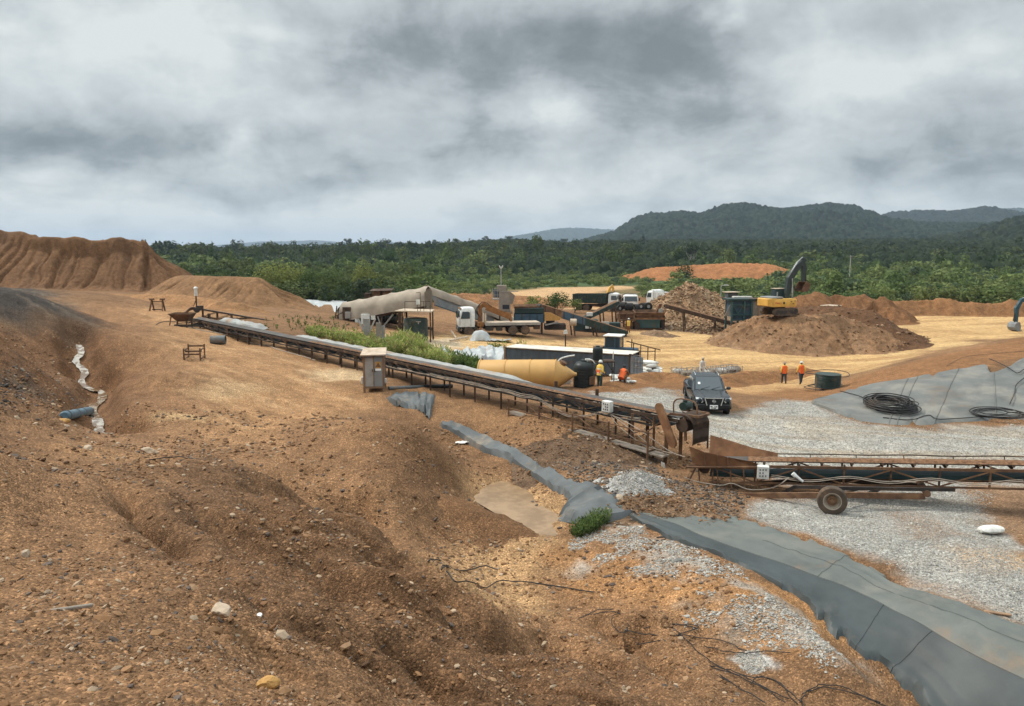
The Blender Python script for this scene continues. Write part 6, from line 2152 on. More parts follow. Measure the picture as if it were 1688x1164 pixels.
def covered_plant():
    o = floor(W(640, 500, 84), 0)
    t = thing('covered_plant', 'tan tarpaulin covered processing unit on steel legs left of the crane truck', 'plant', o)
    A, B = W(566, 498, 86), W(706, 471, 84)
    part('tarpaulin', 'tarp_tan', t, lambda b: tunnel(b, A, B, 1.35, 1.55, seed=3, skirt=.55), True, True)
    d = (B - A).normalized()
    n = d.cross(UP).normalized()
    if n.y > 0:
        n = -n
    L = (B - A).length
    P = lambda s, a, z: A + d * s + n * a + UP * z
    part('end_flap', 'tarp_tan', t, lambda b: b.sheet([[P(L + .05 + .1 * math.sin(j), -1.3 + .52 * j, -.25 - .55 * i - abs(j - 2.5) * .16) for j in range(6)] for i in range(5)], .03), True, True)
    part('end_flap', 'tarp_tan', t, lambda b: b.sheet([[P(-.1 - .2 * (i % 2), -1.2 + .5 * j, -.2 - .35 * i - abs(j - 2.5) * .15) for j in range(6)] for i in range(6)], .03), True, True)
    part('drum_screen', 'dark_steel', t, lambda b: b.cyl(P(.6, 0, -1.25), P(L - .3, 0, -1.2), .95, n=18), True, True)
    part('main_beam', 'rust_dark', t, lambda b: (b.bar(P(0, 1.0, -2.25), P(L, 1.0, -2.25), .2, .3), b.bar(P(0, -1.0, -2.25), P(L, -1.0, -2.25), .2, .3), [b.bar(P(s, -1, -2.2), P(s, 1, -2.2), .15) for s in np.arange(.3, L, 1.4)]), world=True)
    for s in (.4, 2.6, 5.0, 7.2):
        for a in (1.0, -1.0):
            part('leg', 'rust_dark', t, lambda b: b.bar(P(s, a, -2.2), floor(P(s, a * 1.1, 0)), .18), world=True)
    part('skid', 'rust_dark', t, lambda b: [b.bar(floor(P(0, a, 0), .3), floor(P(L, a, 0), .3), .2, .3) for a in (1.1, -1.1)], world=True)
    part('engine', 'tank_black', t, lambda b: (b.box(floor(P(3.7, .2, 0), 1.0), (2.6, 1.4, 1.3), bev=.1, rz=.1), b.cyl(floor(P(5.4, .5, 0), 1.1), floor(P(6.6, .5, 0), 1.1), .5, n=14)), True, True)
    part('control_cabinet', 'white_box', t, lambda b: (b.box(P(3.2, 1.35, -2.35), (.95, .4, 1.15), bev=.03, rz=.15)), world=True)
    part('control_cabinet', 'cabinet_steel', t, lambda b: (b.box(P(1.1, 1.35, -1.55), (.6, .4, .75), bev=.03, rz=.15)), world=True)
    for x in (2.2, 4.1):
        part('small_box', 'white_box', t, lambda b: b.box(P(x, 1.3, -2.35), (.48, .3, .45), rz=.15), world=True)
    part('tail_frame', 'rust_dark', t, lambda b: (b.bar(P(-.3, 1.1, -.3), floor(P(-.5, 1.2, 0)), .12), b.bar(P(-.3, -1.1, -.3), floor(P(-.5, -1.2, 0)), .12), b.bar(P(.9, 1.2, -1.0), floor(P(-.9, 1.4, 0)), .10), b.box(P(.9, 1.15, -1.4), (.9, .5, 1.5), rz=.15)), world=True)
    part('diagonal_pipe', 'cabinet_steel', t, lambda b: (b.cyl(P(5.2, 1.2, -3.6), P(6.4, 1.1, -2.4), .10, n=8), b.cyl(P(4.6, 1.2, -2.3), P(4.9, 1.2, -3.3), .08, n=8)), True, True)
    # the raised discharge conveyor under a second cover
    A2, B2 = W(703, 469.5, 87), W(846, 522, 98)
    t2 = thing('discharge_conveyor', 'tarpaulin covered conveyor sloping down from the covered plant behind the crane truck', 'conveyor', floor(A2, 0))
    part('tarpaulin', 'tarp_tan', t2, lambda b: tunnel(b, A2, B2, .62, .95, seed=8, k=26, skirt=.1, lump=.05), True, True)
    d2 = (B2 - A2).normalized()
    n2 = d2.cross(UP).normalized()
    if n2.y > 0:
        n2 = -n2
    L2 = (B2 - A2).length
    Q = lambda s, a, z: A2 + d2 * s + n2 * a + UP * z
    part('side_panel', 'steel_grey', t2, lambda b: b.slab([Q(.2, .50, -1.08), Q(L2 * .72, .50, -1.08), Q(L2 * .72, .50, -2.1), Q(.9, .50, -2.1)], .05), world=True)
    part('side_rail', 'boom_blue', t2, lambda b: (b.bar(Q(.3, .45, -1.0), Q(L2, .45, -1.0), .1, .12), b.bar(Q(.3, -.45, -1.0), Q(L2, -.45, -1.0), .1, .12), b.bar(Q(.7, .54, -2.1), Q(L2 * .75, .54, -2.1), .1, .1)), world=True)
    for s in (L2 * .45, L2 * .9):
        for a in (.5, -.5):
            part('leg', 'rust_dark', t2, lambda b: b.bar(Q(s, a, -1.0), floor(Q(s, a, 0)), .16), world=True)
    part('tail_drum', 'dark_steel', t2, lambda b: b.cyl(Q(L2 * .86, -.5, -.2), Q(L2 * .86, .6, -.2), .28, n=12), True, True)


covered_plant()


def tank_stand():
    c = at(684, 562)
    t = thing('tank_stand', 'rusty steel frame with pale plank platform over the dark corrugated tank', 'stand', c)
    k = c.y / F
    w, dp, h = 52 * k, 2.4, 49 * k
    for sx in (-1, 1):
        for sy in (-1, 1):
            part('post', 'rust_dark', t, lambda b: b.bar(V(sx * w / 2, sy * dp / 2 + 1.2, -.2), V(sx * w / 2, sy * dp / 2 + 1.2, h), .14))
    part('platform', 'cabinet_roof', t, lambda b: b.slab([V(-w * .62, -.2, h + .05), V(w * .55, -.2, h - .05), V(w * .55, 2.6, h - .05), V(-w * .45, 2.6, h + .05)], .10))
    part('guard_rail', 'rust_dark', t, lambda b: (b.bar(V(-w * .3, 0, h + 1.0), V(w * .5, 0, h + 1.0), .05), [b.bar(V(w * x, 0, h), V(w * x, 0, h + 1.0), .05) for x in (-.3, .1, .3, .5)], b.bar(V(w * .18, .3, h), V(w * .18, .3, h + 1.9), .05), b.bar(V(w * .18, .3, h + 1.9), V(w * .05, .3, h + 1.85), .05)))
    part('brace', 'rust_dark', t, lambda b: (b.bar(V(w / 2, 0, 1.6), V(w / 2 + .1, 2.4, 0), .07), b.bar(V(-w / 2, 0, .2), V(-w * .3, 0, h), .06)))
    part('rail_sign', 'white_box', t, lambda b: b.box((w * .12, -.05, h + .95), (.4, .04, .5)))
    a = c + V(-.05, 1.2, 0)
    g = thing('water_tank', 'dark corrugated water tank standing inside the rusty steel frame', 'tank', a)
    r = 20 * k
    prof = [(.01, 0), (r, 0)]
    for i in range(18):
        z = .1 + i * (36 * k - .2) / 18
        prof += [(r, z), (r * 1.025, z + .04), (r, z + .08)]
    prof += [(r * .95, 36 * k), (.3, 37.5 * k), (.01, 38 * k)]
    part('shell', 'tank_green', g, lambda b: b.lathe(prof, n=28), True)
    part('ladder', 'rust_dark', g, lambda b: b.bar(V(-r * .4, -r * 1.05, .1), V(-r * .1, -r * 1.05, 2.0), .05))
    part('valve', 'cabinet_steel', g, lambda b: (b.box((r * .35, -r * 1.0, 1.95), (.5, .12, .08)), b.box((r * .35, -r * 1.0, 1.82), (.12, .12, .2))))


tank_stand()

c = W(605, 553, 63.5)
t = thing('funnel_post', 'narrow grey funnel on a thin post behind the long conveyor', 'funnel', floor(c, 0))
z0 = gz(c.x, c.y)
S_ = 63.5 / F
part('box', 'cabinet_steel', t, lambda b: b.loft([[V(x, y, z) for x, y in ((-h_, -.25), (h_, -.25), (h_, .25), (-h_, .25))] for z, h_ in ((10 - (553 - 412) * S_ - z0, .10), (10 - (543 - 412) * S_ - z0, .24), (10 - (524 - 412) * S_ - z0, .25))]))
for s in (-1, 1):
    part('arm', 'grey_sack', t, lambda b: b.bar(V(s * .15, 0, 10 - (549 - 412) * S_ - z0), V(s * .72, 0, 10 - (525 - 412) * S_ - z0), .17, .12))
part('post', 'cabinet_steel', t, lambda b: b.bar(V(0, 0, -.1), V(0, 0, 10 - (552 - 412) * S_ - z0), .12))
c = at(627, 571)
t = thing('board', 'two tall grey weathered boards standing upright among the weeds', 'boards', c)
part('plank', 'wood_grey', t, lambda b: b.box((-.15, 0, .9), (.42, .08, 2.0), ry=.06))
part('plank', 'cabinet_steel', t, lambda b: b.box((.22, .1, .8), (.28, .08, 1.7), ry=.03))
c = floor(W(629, 490, 100), 0)
t = thing('shed', 'small rusty brown shed behind the tan covered plant', 'shed', c)
h_ = 10 - (479 - 412) * 100 / F - c.z
part('wall', 'rust', t, lambda b: (b.box((-.55, 0, h_ / 2), (1.0, 1.6, h_)), b.box((.75, 0, h_ / 2), (.9, 1.6, h_)), b.box((.14, .3, h_ / 2), (.4, 1.0, h_))))
part('roof', 'rust_dark', t, lambda b: b.slab([V(-1.4, -1.1, h_), V(1.5, -1.1, h_ + .1), V(1.5, 1.1, h_ + .25), V(-1.4, 1.1, h_ + .2)], .08))
part('side_bin', 'rust_dark', t, lambda b: b.box((-1.8, .2, h_ * .45), (.8, 1.2, h_ * .9)))
part('door', 'rust_orange', t, lambda b: b.box((-.45, -.82, h_ * .42), (.6, .04, h_ * .8)))


def feeder_tower():
    D = 92.0
    k = D / F
    c = floor(W(832, 500, D), 0)
    t = thing('feeder_tower', 'grey concrete coloured feeder tower carrying a lamp mast', 'tower', c)
    z = lambda v: 10 - (v - 412) * k - c.z
    part('shaft', 'concrete', t, lambda b: (b.box((0, 0, (z(480) + z(512)) / 2), (19 * k, 1.4, z(480) - z(512))), b.box((-5 * k, 0, (z(470) + z(480)) / 2 + .02), (16 * k, 1.2, z(470) - z(480)))))
    part('opening', 'ink', t, lambda b: b.box((2 * k, -.71, (z(501) + z(508)) / 2), (11 * k, .04, z(501) - z(508))))
    for x, y in ((-.6, -.5), (.6, -.5), (-.6, .5), (.6, .5)):
        part('leg', 'rust_dark', t, lambda b: b.bar(V(x, y, -.1), V(x, y, z(510)), .15))
    part('gallery', 'cabinet_steel', t, lambda b: (b.box((-14 * k, 0, z(492)), (12 * k, 1.5, .12)), [b.bar(V(-(8 + 4 * i) * k, -.7, z(492)), V(-(8 + 4 * i) * k, -.7, z(474)), .06) for i in range(4)], b.bar(V(-20 * k, -.7, z(478)), V(-8 * k, -.7, z(478)), .05), b.bar(V(-20 * k, -.7, z(485)), V(-8 * k, -.7, z(485)), .05), b.bar(V(-8 * k, -.7, z(480)), V(22 * k, -.7, z(479)), .08)))
    part('window', 'teal_blue', t, lambda b: b.box((-14 * k, -.2, z(483)), (9 * k, .06, 1.0)))
    part('discharge_chute', 'concrete', t, lambda b: b.slab([V(9 * k, -.5, z(480)), V(17 * k, -.5, z(486)), V(13 * k, -.5, z(500)), V(9 * k, -.5, z(500))], .08))
    part('platform_base', 'wood', t, lambda b: b.box((0, -.3, z(514)), (26 * k, 2.0, .2)))
    m = part('mast', 'galv', t, lambda b: b.cyl(V(-6 * k, 0, z(470)), V(-6 * k, 0, z(440)), .05, .04, 8))
    part('floodlight', 'white_box', m, lambda b: (b.slab([V(-9 * k, 0, z(437)), V(-6.4 * k, 0, z(441)), V(-6.4 * k, .3, z(443)), V(-9 * k, .3, z(439))], .08), b.slab([V(-3 * k, 0, z(437)), V(-5.6 * k, 0, z(441)), V(-5.6 * k, .3, z(443)), V(-3 * k, .3, z(439))], .08)))


feeder_tower()


def incline(name, label, A, B, w, h, body, load='ore', legs=(.3, .7), legmat='rust_dark', bands=None):
    t = thing(name, label, 'conveyor', floor(A, 0))
    d = (B - A).normalized()
    n = d.cross(UP).normalized()
    if n.y > 0:
        n = -n
    L = (B - A).length
    Q = lambda s, a, z: A + d * s + n * a + UP * z
    for s0, s1, m in (bands or [(0, 1, body)]):
        part('side_plate', m, t, lambda b: (b.slab([Q(s0 * L, w / 2, .05), Q(s1 * L, w / 2, .05), Q(s1 * L, w / 2, -h), Q(s0 * L, w / 2, -h)], .06), b.slab([Q(s0 * L, -w / 2, .05), Q(s1 * L, -w / 2, .05), Q(s1 * L, -w / 2, -h), Q(s0 * L, -w / 2, -h)], .06)), world=True)
    part('belt', 'belt_dark', t, lambda b: (b.slab([Q(0, -w / 2, .02), Q(L, -w / 2, .02), Q(L, w / 2, .02), Q(0, w / 2, .02)], .05), b.cyl(Q(0, -w / 2, -.18), Q(0, w / 2, -.18), .22, n=12), b.cyl(Q(L, -w / 2, -.18), Q(L, w / 2, -.18), .22, n=12)), world=True)
    rr = random.Random(len(label))
    part('ore_load', load, t, lambda b: b.sheet([[Q(s, a, .06 + hh * rr.uniform(.5, 1.5)) for a, hh in ((-w * .4, .0), (-w * .15, .1), (w * .15, .1), (w * .4, .0))] for s in np.arange(.1, L, .35)], .05), world=True)
    for f in legs:
        for a in (1, -1):
            part('leg', legmat, t, lambda b: b.bar(Q(f * L, a * w / 2, -h * .5), floor(Q(f * L + .3, a * w / 2, 0)), .14), world=True)
    part('side_rib', 'rust_dark', t, lambda b: [b.bar(Q(s, w / 2 + .05, .05), Q(s, w / 2 + .05, -h), .07) for s in np.arange(.5, L, 1.3)], world=True)
    return t, Q, L


def screening_plant():
    D = 92.0
    k = D / F
    c = floor(W(872, 530, D), 0)
    t = thing('screening_plant', 'teal and green box bodied screening plant right of the feeder tower', 'plant', c)
    z = lambda v: 10 - (v - 412) * k - c.z
    X = lambda u: (u - 872) * k
    part('upper_panel', 'frame_green', t, lambda b: b.box(((X(848) + X(896)) / 2, 0, (z(506) + z(515)) / 2), (X(896) - X(848), 2.2, z(506) - z(515) - .02), bev=.03))
    part('lower_panel', 'teal_blue', t, lambda b: b.box(((X(847) + X(897)) / 2, 0, (z(516) + z(530)) / 2), (X(897) - X(847), 2.3, z(516) - z(530)), bev=.03))
    part('hopper_rim', 'rust', t, lambda b: (b.slab([V(X(848), -1.2, z(506)), V(X(888), -1.2, z(505)), V(X(890), -1.4, z(502.5)), V(X(846), -1.4, z(504))], .06), b.slab([V(X(848), 1.2, z(506)), V(X(888), 1.2, z(505)), V(X(890), 1.4, z(501)), V(X(846), 1.4, z(503))], .06)))
    part('panel_rib', 'frame_green', t, lambda b: [b.bar(V(X(u), -1.17, z(516)), V(X(u), -1.17, z(530)), .10) for u in (848, 860, 873, 885, 896)])
    for u in (851, 893):
        for y in (-.8, .8):
            part('leg', 'dark_steel', t, lambda b: b.bar(V(X(u), y, -.1), V(X(u), y, z(529)), .2))
    part('ram', 'rock_yellow', t, lambda b: b.slab([V(X(897), -1.0, z(513)), V(X(908), -1.0, z(514)), V(X(924), -1.0, z(522)), V(X(922), -1.0, z(526)), V(X(897), -1.0, z(527))], .3))
    part('drawbar', 'cabinet_steel', t, lambda b: b.bar(V(X(898), -1.0, z(534)), V(X(920), -1.0, z(529)), .16))
    part('engine_box', 'dark_steel', t, lambda b: (b.box((X(915), .3, z(538)), (2.6, 1.5, .7), bev=.08), b.box((X(907), -.2, z(531)), (1.0, 1.0, .6), bev=.05)))
    part('drum', 'cabinet_roof', t, lambda b: b.cyl(V(X(940), -.4, z(530)), V(X(950), -.4, z(530)), .42, n=14), True)
    incline('belt_conveyor', 'long green and blue plated conveyor sloping down right from the screening plant', W(890, 502, 92), W(1030, 545.5, 96), 1.0, .85, 'frame_green', bands=[(0, .24, 'rust'), (.24, .5, 'teal_blue'), (.5, 1, 'frame_green')], legs=(.36, .62))
    t3 = thing('generator', 'green engine unit with white cabinets under the long plated conveyor', 'generator', floor(W(985, 548, 99), 0))
    part('body', 'frame_green', t3, lambda b: (b.box((-1.5, 0, .9), (3.0, 1.4, 1.5), bev=.06), b.box((1.6, 0, .7), (2.6, 1.3, 1.1), bev=.06)))
    part('skid', 'dark_steel', t3, lambda b: b.box((0, 0, .15), (6.2, 1.7, .3)))
    part('cabinet', 'white_box', t3, lambda b: b.box((-1.3, -.78, 1.1), (.75, .2, 1.2), bev=.03))
    part('cabinet', 'grey_sack', t3, lambda b: b.box((.9, -.72, 1.0), (1.0, .2, .8), bev=.03))
    incline('belt_conveyor', 'dark green ladder conveyor rising right towards the row of old rollers', W(966, 521, 102), W(1016, 497, 104), .9, .5, 'frame_green', legs=(.5, .9))
    t4 = thing('control_box', 'white control box on a post beside the dark green ladder conveyor', 'control box', floor(W(972, 520, 98), 0))
    zz = 10 - (520 - 412) * 98 / F - t4.location.z
    part('box', 'white_box', t4, lambda b: b.box((0, 0, zz + .2), (.75, .3, .45), bev=.03))
    part('post', 'dark_steel', t4, lambda b: b.bar(V(0, 0, 0), V(0, 0, zz), .1))


screening_plant()
for i, (u, v, s) in enumerate([(1018, 508, 1.0), (1026, 504, 1.05), (1037, 506, 1.1), (1050, 508, 1.15), (1060, 505, 1.0), (1069, 505, 1.1)]):
    c = W(u, v, 108)
    o = thing('roller', 'old rubber covered roller lying in the row on top of the rusty crusher', 'roller', c, .5 + .5 * i, 'row of old rollers on the crusher')
    part('drum', 'rubber', o, lambda b: b.cyl(V(0, -.55, 0), V(0, .55, 0), .5 * s, n=16), True)
    part('hub', 'cabinet_steel', o, lambda b: b.cyl(V(0, -.62, 0), V(0, .62, 0), .2 * s, n=10), True)


def crusher():
    D = 105.0
    k = D / F
    c = floor(W(1055, 548, D), 0)
    t = thing('crusher', 'rusty crusher with a teal side panel and open hopper top', 'crusher', c)
    z = lambda v: 10 - (v - 412) * k - c.z
    X = lambda u: (u - 1055) * k
    part('hopper', 'rust', t, lambda b: [b.slab(q, .08) for q in ([V(X(1045), -1.5, z(513)), V(X(1092), -1.5, z(513)), V(X(1088), -1.1, z(524)), V(X(1049), -1.1, z(524))], [V(X(1045), 1.5, z(511)), V(X(1092), 1.5, z(511)), V(X(1088), 1.1, z(524)), V(X(1049), 1.1, z(524))], [V(X(1092), -1.5, z(513)), V(X(1092), 1.5, z(511)), V(X(1088), 1.1, z(524)), V(X(1088), -1.1, z(524))], [V(X(1045), -1.5, z(513)), V(X(1045), 1.5, z(511)), V(X(1049), 1.1, z(524)), V(X(1049), -1.1, z(524))])])
    part('hopper_rim', 'rust_orange', t, lambda b: b.bar(V(X(1044), -1.55, z(523)), V(X(1092), -1.55, z(523)), .1, .25))
    part('side_panel', 'teal', t, lambda b: b.box((X(1066), 0, (z(525) + z(539)) / 2), (X(1085) - X(1047), 2.2, z(525) - z(539)), bev=.04))
    part('base', 'rust', t, lambda b: b.box((X(1069), 0, z(539) / 2), (X(1090) - X(1050), 2.0, z(540))))
    part('drive_wheel', 'rust_dark', t, lambda b: b.cyl(V(X(1044), -1.3, z(536)), V(X(1044), -1.0, z(536)), .7, n=18), True)
    part('end_plate', 'dark_steel', t, lambda b: b.box((X(1091), 0, (z(519) + z(541)) / 2), (.5, 1.6, z(519) - z(541))))
    part('frame', 'rust', t, lambda b: ([b.bar(V(X(u), y, -.1), V(X(u), y, z(513)), .2) for u in (1018, 1030, 1042) for y in (-1.2, 1.2)], [b.bar(V(X(1017), y, z(v)), V(X(1046), y, z(v)), .18) for v in (514, 526) for y in (-1.2, 1.2)], b.box((X(1030), 0, z(520)), (2.3, 1.8, .7)), b.bar(V(X(1018), -1.2, z(527)), V(X(1040), -1.2, z(540)), .15)))
    part('feed_chute', 'rust_orange', t, lambda b: b.slab([V(X(1078), -.3, z(517)), V(X(1084), -.3, z(517)), V(X(1090), -.3, z(500)), V(X(1085), -.3, z(500))], .3))
    part('white_chute', 'grey_sack', t, lambda b: b.slab([V(X(1083), -.6, z(520)), V(X(1091), -.6, z(519)), V(X(1090), -.6, z(507)), V(X(1084), -.6, z(508))], .15))


crusher()
incline('belt_conveyor', 'dark conveyor in front of the broken rock pile running down to the blue hopper', W(1098, 502, 104), W(1246, 541, 99), .9, .45, 'rust_dark', legs=(.2, .55, .8))
heap('rubble_heap', 'low grey brown rubble at the foot of the rusty crusher', 'heap', [tuple(W(1075, 544, 99)), tuple(W(1092, 546, 98))], tan=.5, rnd=.5, reach=3, res=.12, colour=(.18, .115, .07), rough=.1, lump=.25, seed=271, colvar=.5)
heap('rubble_heap', 'long low rubble apron below the dark conveyor by the blue hopper', 'heap', [tuple(W(1110, 531, 107)), tuple(W(1160, 537, 104)), tuple(W(1215, 541, 101))], tan=.42, rnd=1.0, reach=6, res=.14, colour=(.22, .14, .085), rough=.15, lump=.5, seed=276, colvar=.55, streak=((.34, .25, .17), 1.4, .7))


def blue_hopper():
    D = 97.0
    k = D / F
    c = floor(W(1215, 530, D), 0)
    t = thing('hopper', 'blue framed hopper between the rock pile and the yellow excavator', 'hopper', c)
    z = lambda v: 10 - (v - 412) * k - c.z
    X = lambda u: (u - 1215) * k
    for u in (1201, 1221, 1233):
        for y in (-1.3, 1.3):
            part('post', 'teal', t, lambda b: b.bar(V(X(u), y, -.1), V(X(u), y, z(493)), .22))
    part('panel', 'teal_blue', t, lambda b: (b.box((X(1217), -1.05, (z(494) + z(527)) / 2), (X(1233) - X(1201), .08, z(494) - z(527))), b.box((X(1233), 0, (z(494) + z(520)) / 2), (.08, 2.2, z(494) - z(520))), b.box((X(1201), 0, (z(494) + z(520)) / 2), (.08, 2.2, z(494) - z(520)))))
    part('brace', 'teal', t, lambda b: (b.bar(V(X(1201), -1.3, z(498)), V(X(1211), -1.3, z(516)), .12), b.bar(V(X(1221), -1.3, z(498)), V(X(1211), -1.3, z(516)), .12), [b.bar(V(X(1200), -1.3, z(v)), V(X(1234), -1.3, z(v)), .14) for v in (501, 517, 526)]))
    part('top_beam', 'frame_green', t, lambda b: b.box((X(1216), 0, z(492.5)), (X(1240) - X(1196), 3.0, .22)))
    part('wing_plate', 'steel_grey', t, lambda b: b.slab([V(X(1190), -1.0, z(519)), V(X(1200), -1.0, z(498)), V(X(1200), -1.0, z(520))], .08))
    part('side_bin', 'wood_grey', t, lambda b: b.box((X(1243), .3, (z(493) + z(520)) / 2), (X(1253) - X(1234), 2.2, z(493) - z(520))))
    part('bin_rim', 'rust_dark', t, lambda b: b.box((X(1244), .3, z(493)), (X(1256) - X(1233), 2.4, .3)))
    part('bin_rib', 'wood', t, lambda b: [b.bar(V(X(u), -.85, z(494)), V(X(u), -.85, z(519)), .12) for u in (1236, 1246, 1253)])
    part('dusty_lid', 'grey_sack', t, lambda b: b.box((X(1228), 1.6, z(490.5)), (2.4, 1.0, .25), bev=.08))


blue_hopper()


def lamp_post(u, vt, vb, d, label):
    c = floor(W(u, vb, d), 0)
    t = thing('street_lamp', label, 'lamp post', c)
    h = 10 - (vt - 412) * d / F - c.z
    part('pole', 'galv', t, lambda b: (b.cyl(V(0, 0, -.2), V(0, 0, h), .09, .06, 8), b.tube(spline([V(0, 0, h), V(.1, 0, h + .25), V(.6, 0, h + .35)], 4), .05, 6)), True)
    part('lamp_head', 'white_box', t, lambda b: b.box((.85, 0, h + .35), (.7, .3, .12), bev=.04))


lamp_post(1188, 473, 492, 125, 'curved grey street lamp behind the blue hopper')


def pole(u, vt, vb, d, label, mat_='bark_pale', r=.1, name='utility_pole', arm=True):
    p = W(u, vb, d)
    z = float(plain_h(np.array([p.x]), np.array([p.y]))[0])
    t = thing(name, label, 'pole', (p.x, p.y, z))
    h = 10 - (vt - 412) * d / F - z
    part('shaft', mat_, t, lambda b: b.cyl(V(0, 0, -.3), V(0, 0, h), r, r * .7, 8), True)
    if arm:
        part('crossarm', 'wood_grey', t, lambda b: b.bar(V(-1.0, 0, h - .4), V(1.0, 0, h - .4), .12))


pole(1401, 421, 446, 230, 'pale utility pole standing in the bush right of the excavator', r=.18)
pole(1600, 486, 500, 158, 'thin pale post by the far bund, left of two', 'galv', .07, 'marker_post', False)
pole(1609, 487, 500, 158, 'thin pale post by the far bund, right of two', 'galv', .07, 'marker_post', False)
# ------------------------------------------------------------------ yard: container, silo, tanks, sacks, liners, cables
def yaw(p, q):
    return math.atan2(q[1] - p[1], q[0] - p[0])


def container():
    p, q = W(832, 600, 67.5), W(1040, 600, 62.5)
    g = gz((p.x + q.x) / 2, (p.y + q.y) / 2) - .05
    t = thing('shipping_container', 'long blue grey corrugated shipping container with pale roof and open end door', 'container', (p.x, p.y, g), yaw(p, q))
    L, Wd = (Vector((q.x, q.y, 0)) - Vector((p.x, p.y, 0))).length, 2.44
    Hh = W(940, 578.5, 65).z - g
    def side(y, s):
        n = int(L / .14)
        rows = [[], []]
        for i in range(n + 1):
            x = .12 + (L - .24) * i / n
            o = (0, .04, .04, 0)[i % 4] * s
            rows[0].append(V(x, y + o, .16))
            rows[1].append(V(x, y + o, Hh - .12))
        return rows
    part('side_wall', 'container', t, lambda b: b.sheet(side(0, -1), .002))
    part('side_wall', 'container', t, lambda b: b.sheet(side(Wd, 1), .002))
    part('floor_frame', 'rust_dark', t, lambda b: b.box((L / 2, Wd / 2, .09), (L, Wd, .16)))
    part('roof', 'container_roof', t, lambda b: b.box((L / 2, Wd / 2, Hh + .0), (L + .02, Wd + .02, .05)))
    part('top_rail', 'rust_dark', t, lambda b: (b.bar(V(0, -.03, Hh - .07), V(L, -.03, Hh - .07), .07, .10), b.bar(V(0, Wd + .03, Hh - .07), V(L, Wd + .03, Hh - .07), .07, .10)))
    for x, y in ((.06, .0), (L - .06, .0), (.06, Wd), (L - .06, Wd)):
        part('corner_post', 'rust_dark' if x > 1 else 'cabinet_frame', t, lambda b: (b.box((x, y, Hh / 2), (.16, .16, Hh)), b.box((x, y, Hh), (.2, .2, .14))))
    part('end_wall', 'rust', t, lambda b: b.box((.05, Wd / 2, Hh / 2), (.05, Wd - .2, Hh - .2)))
    d = part('end_door', 'container', t, lambda b: b.loft([[V(x, y, z) for x, y in ((L + .02, -.02), (L + 1.12, -.30), (L + 1.11, -.36), (L, -.08))] for z in (.14, Hh - .10)]))
    def bars(b):
        for f in (.2, .45, .72):
            x, y = L + .02 + 1.1 * f, -.08 - .28 * f - .03
            b.cyl(V(x, y, .15), V(x, y, Hh - .12), .022, n=6)
        for z in (.5, 1.0, 1.5, 2.0):
            b.bar(V(L + .05, -.12, z), V(L + 1.08, -.385, z), .03, .03)
        b.box((L + .55, -.28, 1.15), (.18, .03, .12))
        b.box((L + .75, -.32, 1.5), (.14, .03, .16))
    part('lock_bar', 'cabinet_steel', d, bars)
    part('white_pipe', 'white_box', t, lambda b: b.cyl(V(L - 1.5, -.12, .9), V(L - 1.5, -.12, 2.2), .04, n=6), True)
    lp = thing('light_post', 'short post with a small lamp box behind the container roof', 'lamp post', floor(W(932, 572, 70.5), 0))
    z = lambda v: 10 - (v - 412) * 70.5 / F - lp.location.z
    part('post', 'dark_steel', lp, lambda b: b.cyl(V(0, 0, -.1), V(0, 0, z(551)), .06, n=8))
    part('lamp_box', 'white_box', lp, lambda b: (b.box((0, 0, z(548)), (.34, .2, .22)), b.box((0, 0, z(545)), (.26, .2, .16))))


container()


def silo():
    a, e = W(793, 617, 48.6), W(917, 617, 47.6)
    tip = W(946, 616, 47.4)
    r = 24.5 * 48 / F
    t = thing('silo', 'yellow cylindrical silo with conical tip lying on its side by the conveyor', 'silo', floor(a.lerp(e, .5), 0))
    ax = (e - a).normalized()
    L = (e - a).length
    part('shell', 'silo', t, lambda b: b.lathe([(.01, .04), (r * .94, .04), (r * .97, 0), (r, .05), (r, L)], a, ax, 40), True, True)
    part('cone', 'silo', t, lambda b: b.lathe([(r, L), (r * .55, L + .62), (.12, L + 1.18), (.10, L + 1.3), (.01, L + 1.31)], a, ax, 40, caps=False), True, True)
    for f in (0.0, .345, .67, 1.0):
        part('band', 'silo', t, lambda b: b.lathe([(r, f * L - .05), (r * 1.028, f * L - .04), (r * 1.028, f * L + .04), (r, f * L + .05)], a, ax, 40, caps=False), True, True)
    part('lifting_lug', 'rust', t, lambda b: [b.box(a + ax * (f * L) + UP * (r + .05), (.10, .05, .12)) for f in (.02, .345, .67, .985)], world=True)
    part('inlet_collar', 'rust', t, lambda b: b.lathe([(.22, 0), (.22, .25), (.17, .26)], a + ax * (L + .35) + UP * r * .62, (.5, -.2, .85), 14), True, True)
    part('saddle', 'rust_dark', t, lambda b: [b.box(a + ax * (f * L) - UP * (r + .05), (.3, 1.2, .5), rz=yaw(a, e)) for f in (.2, .8)], world=True)


silo()


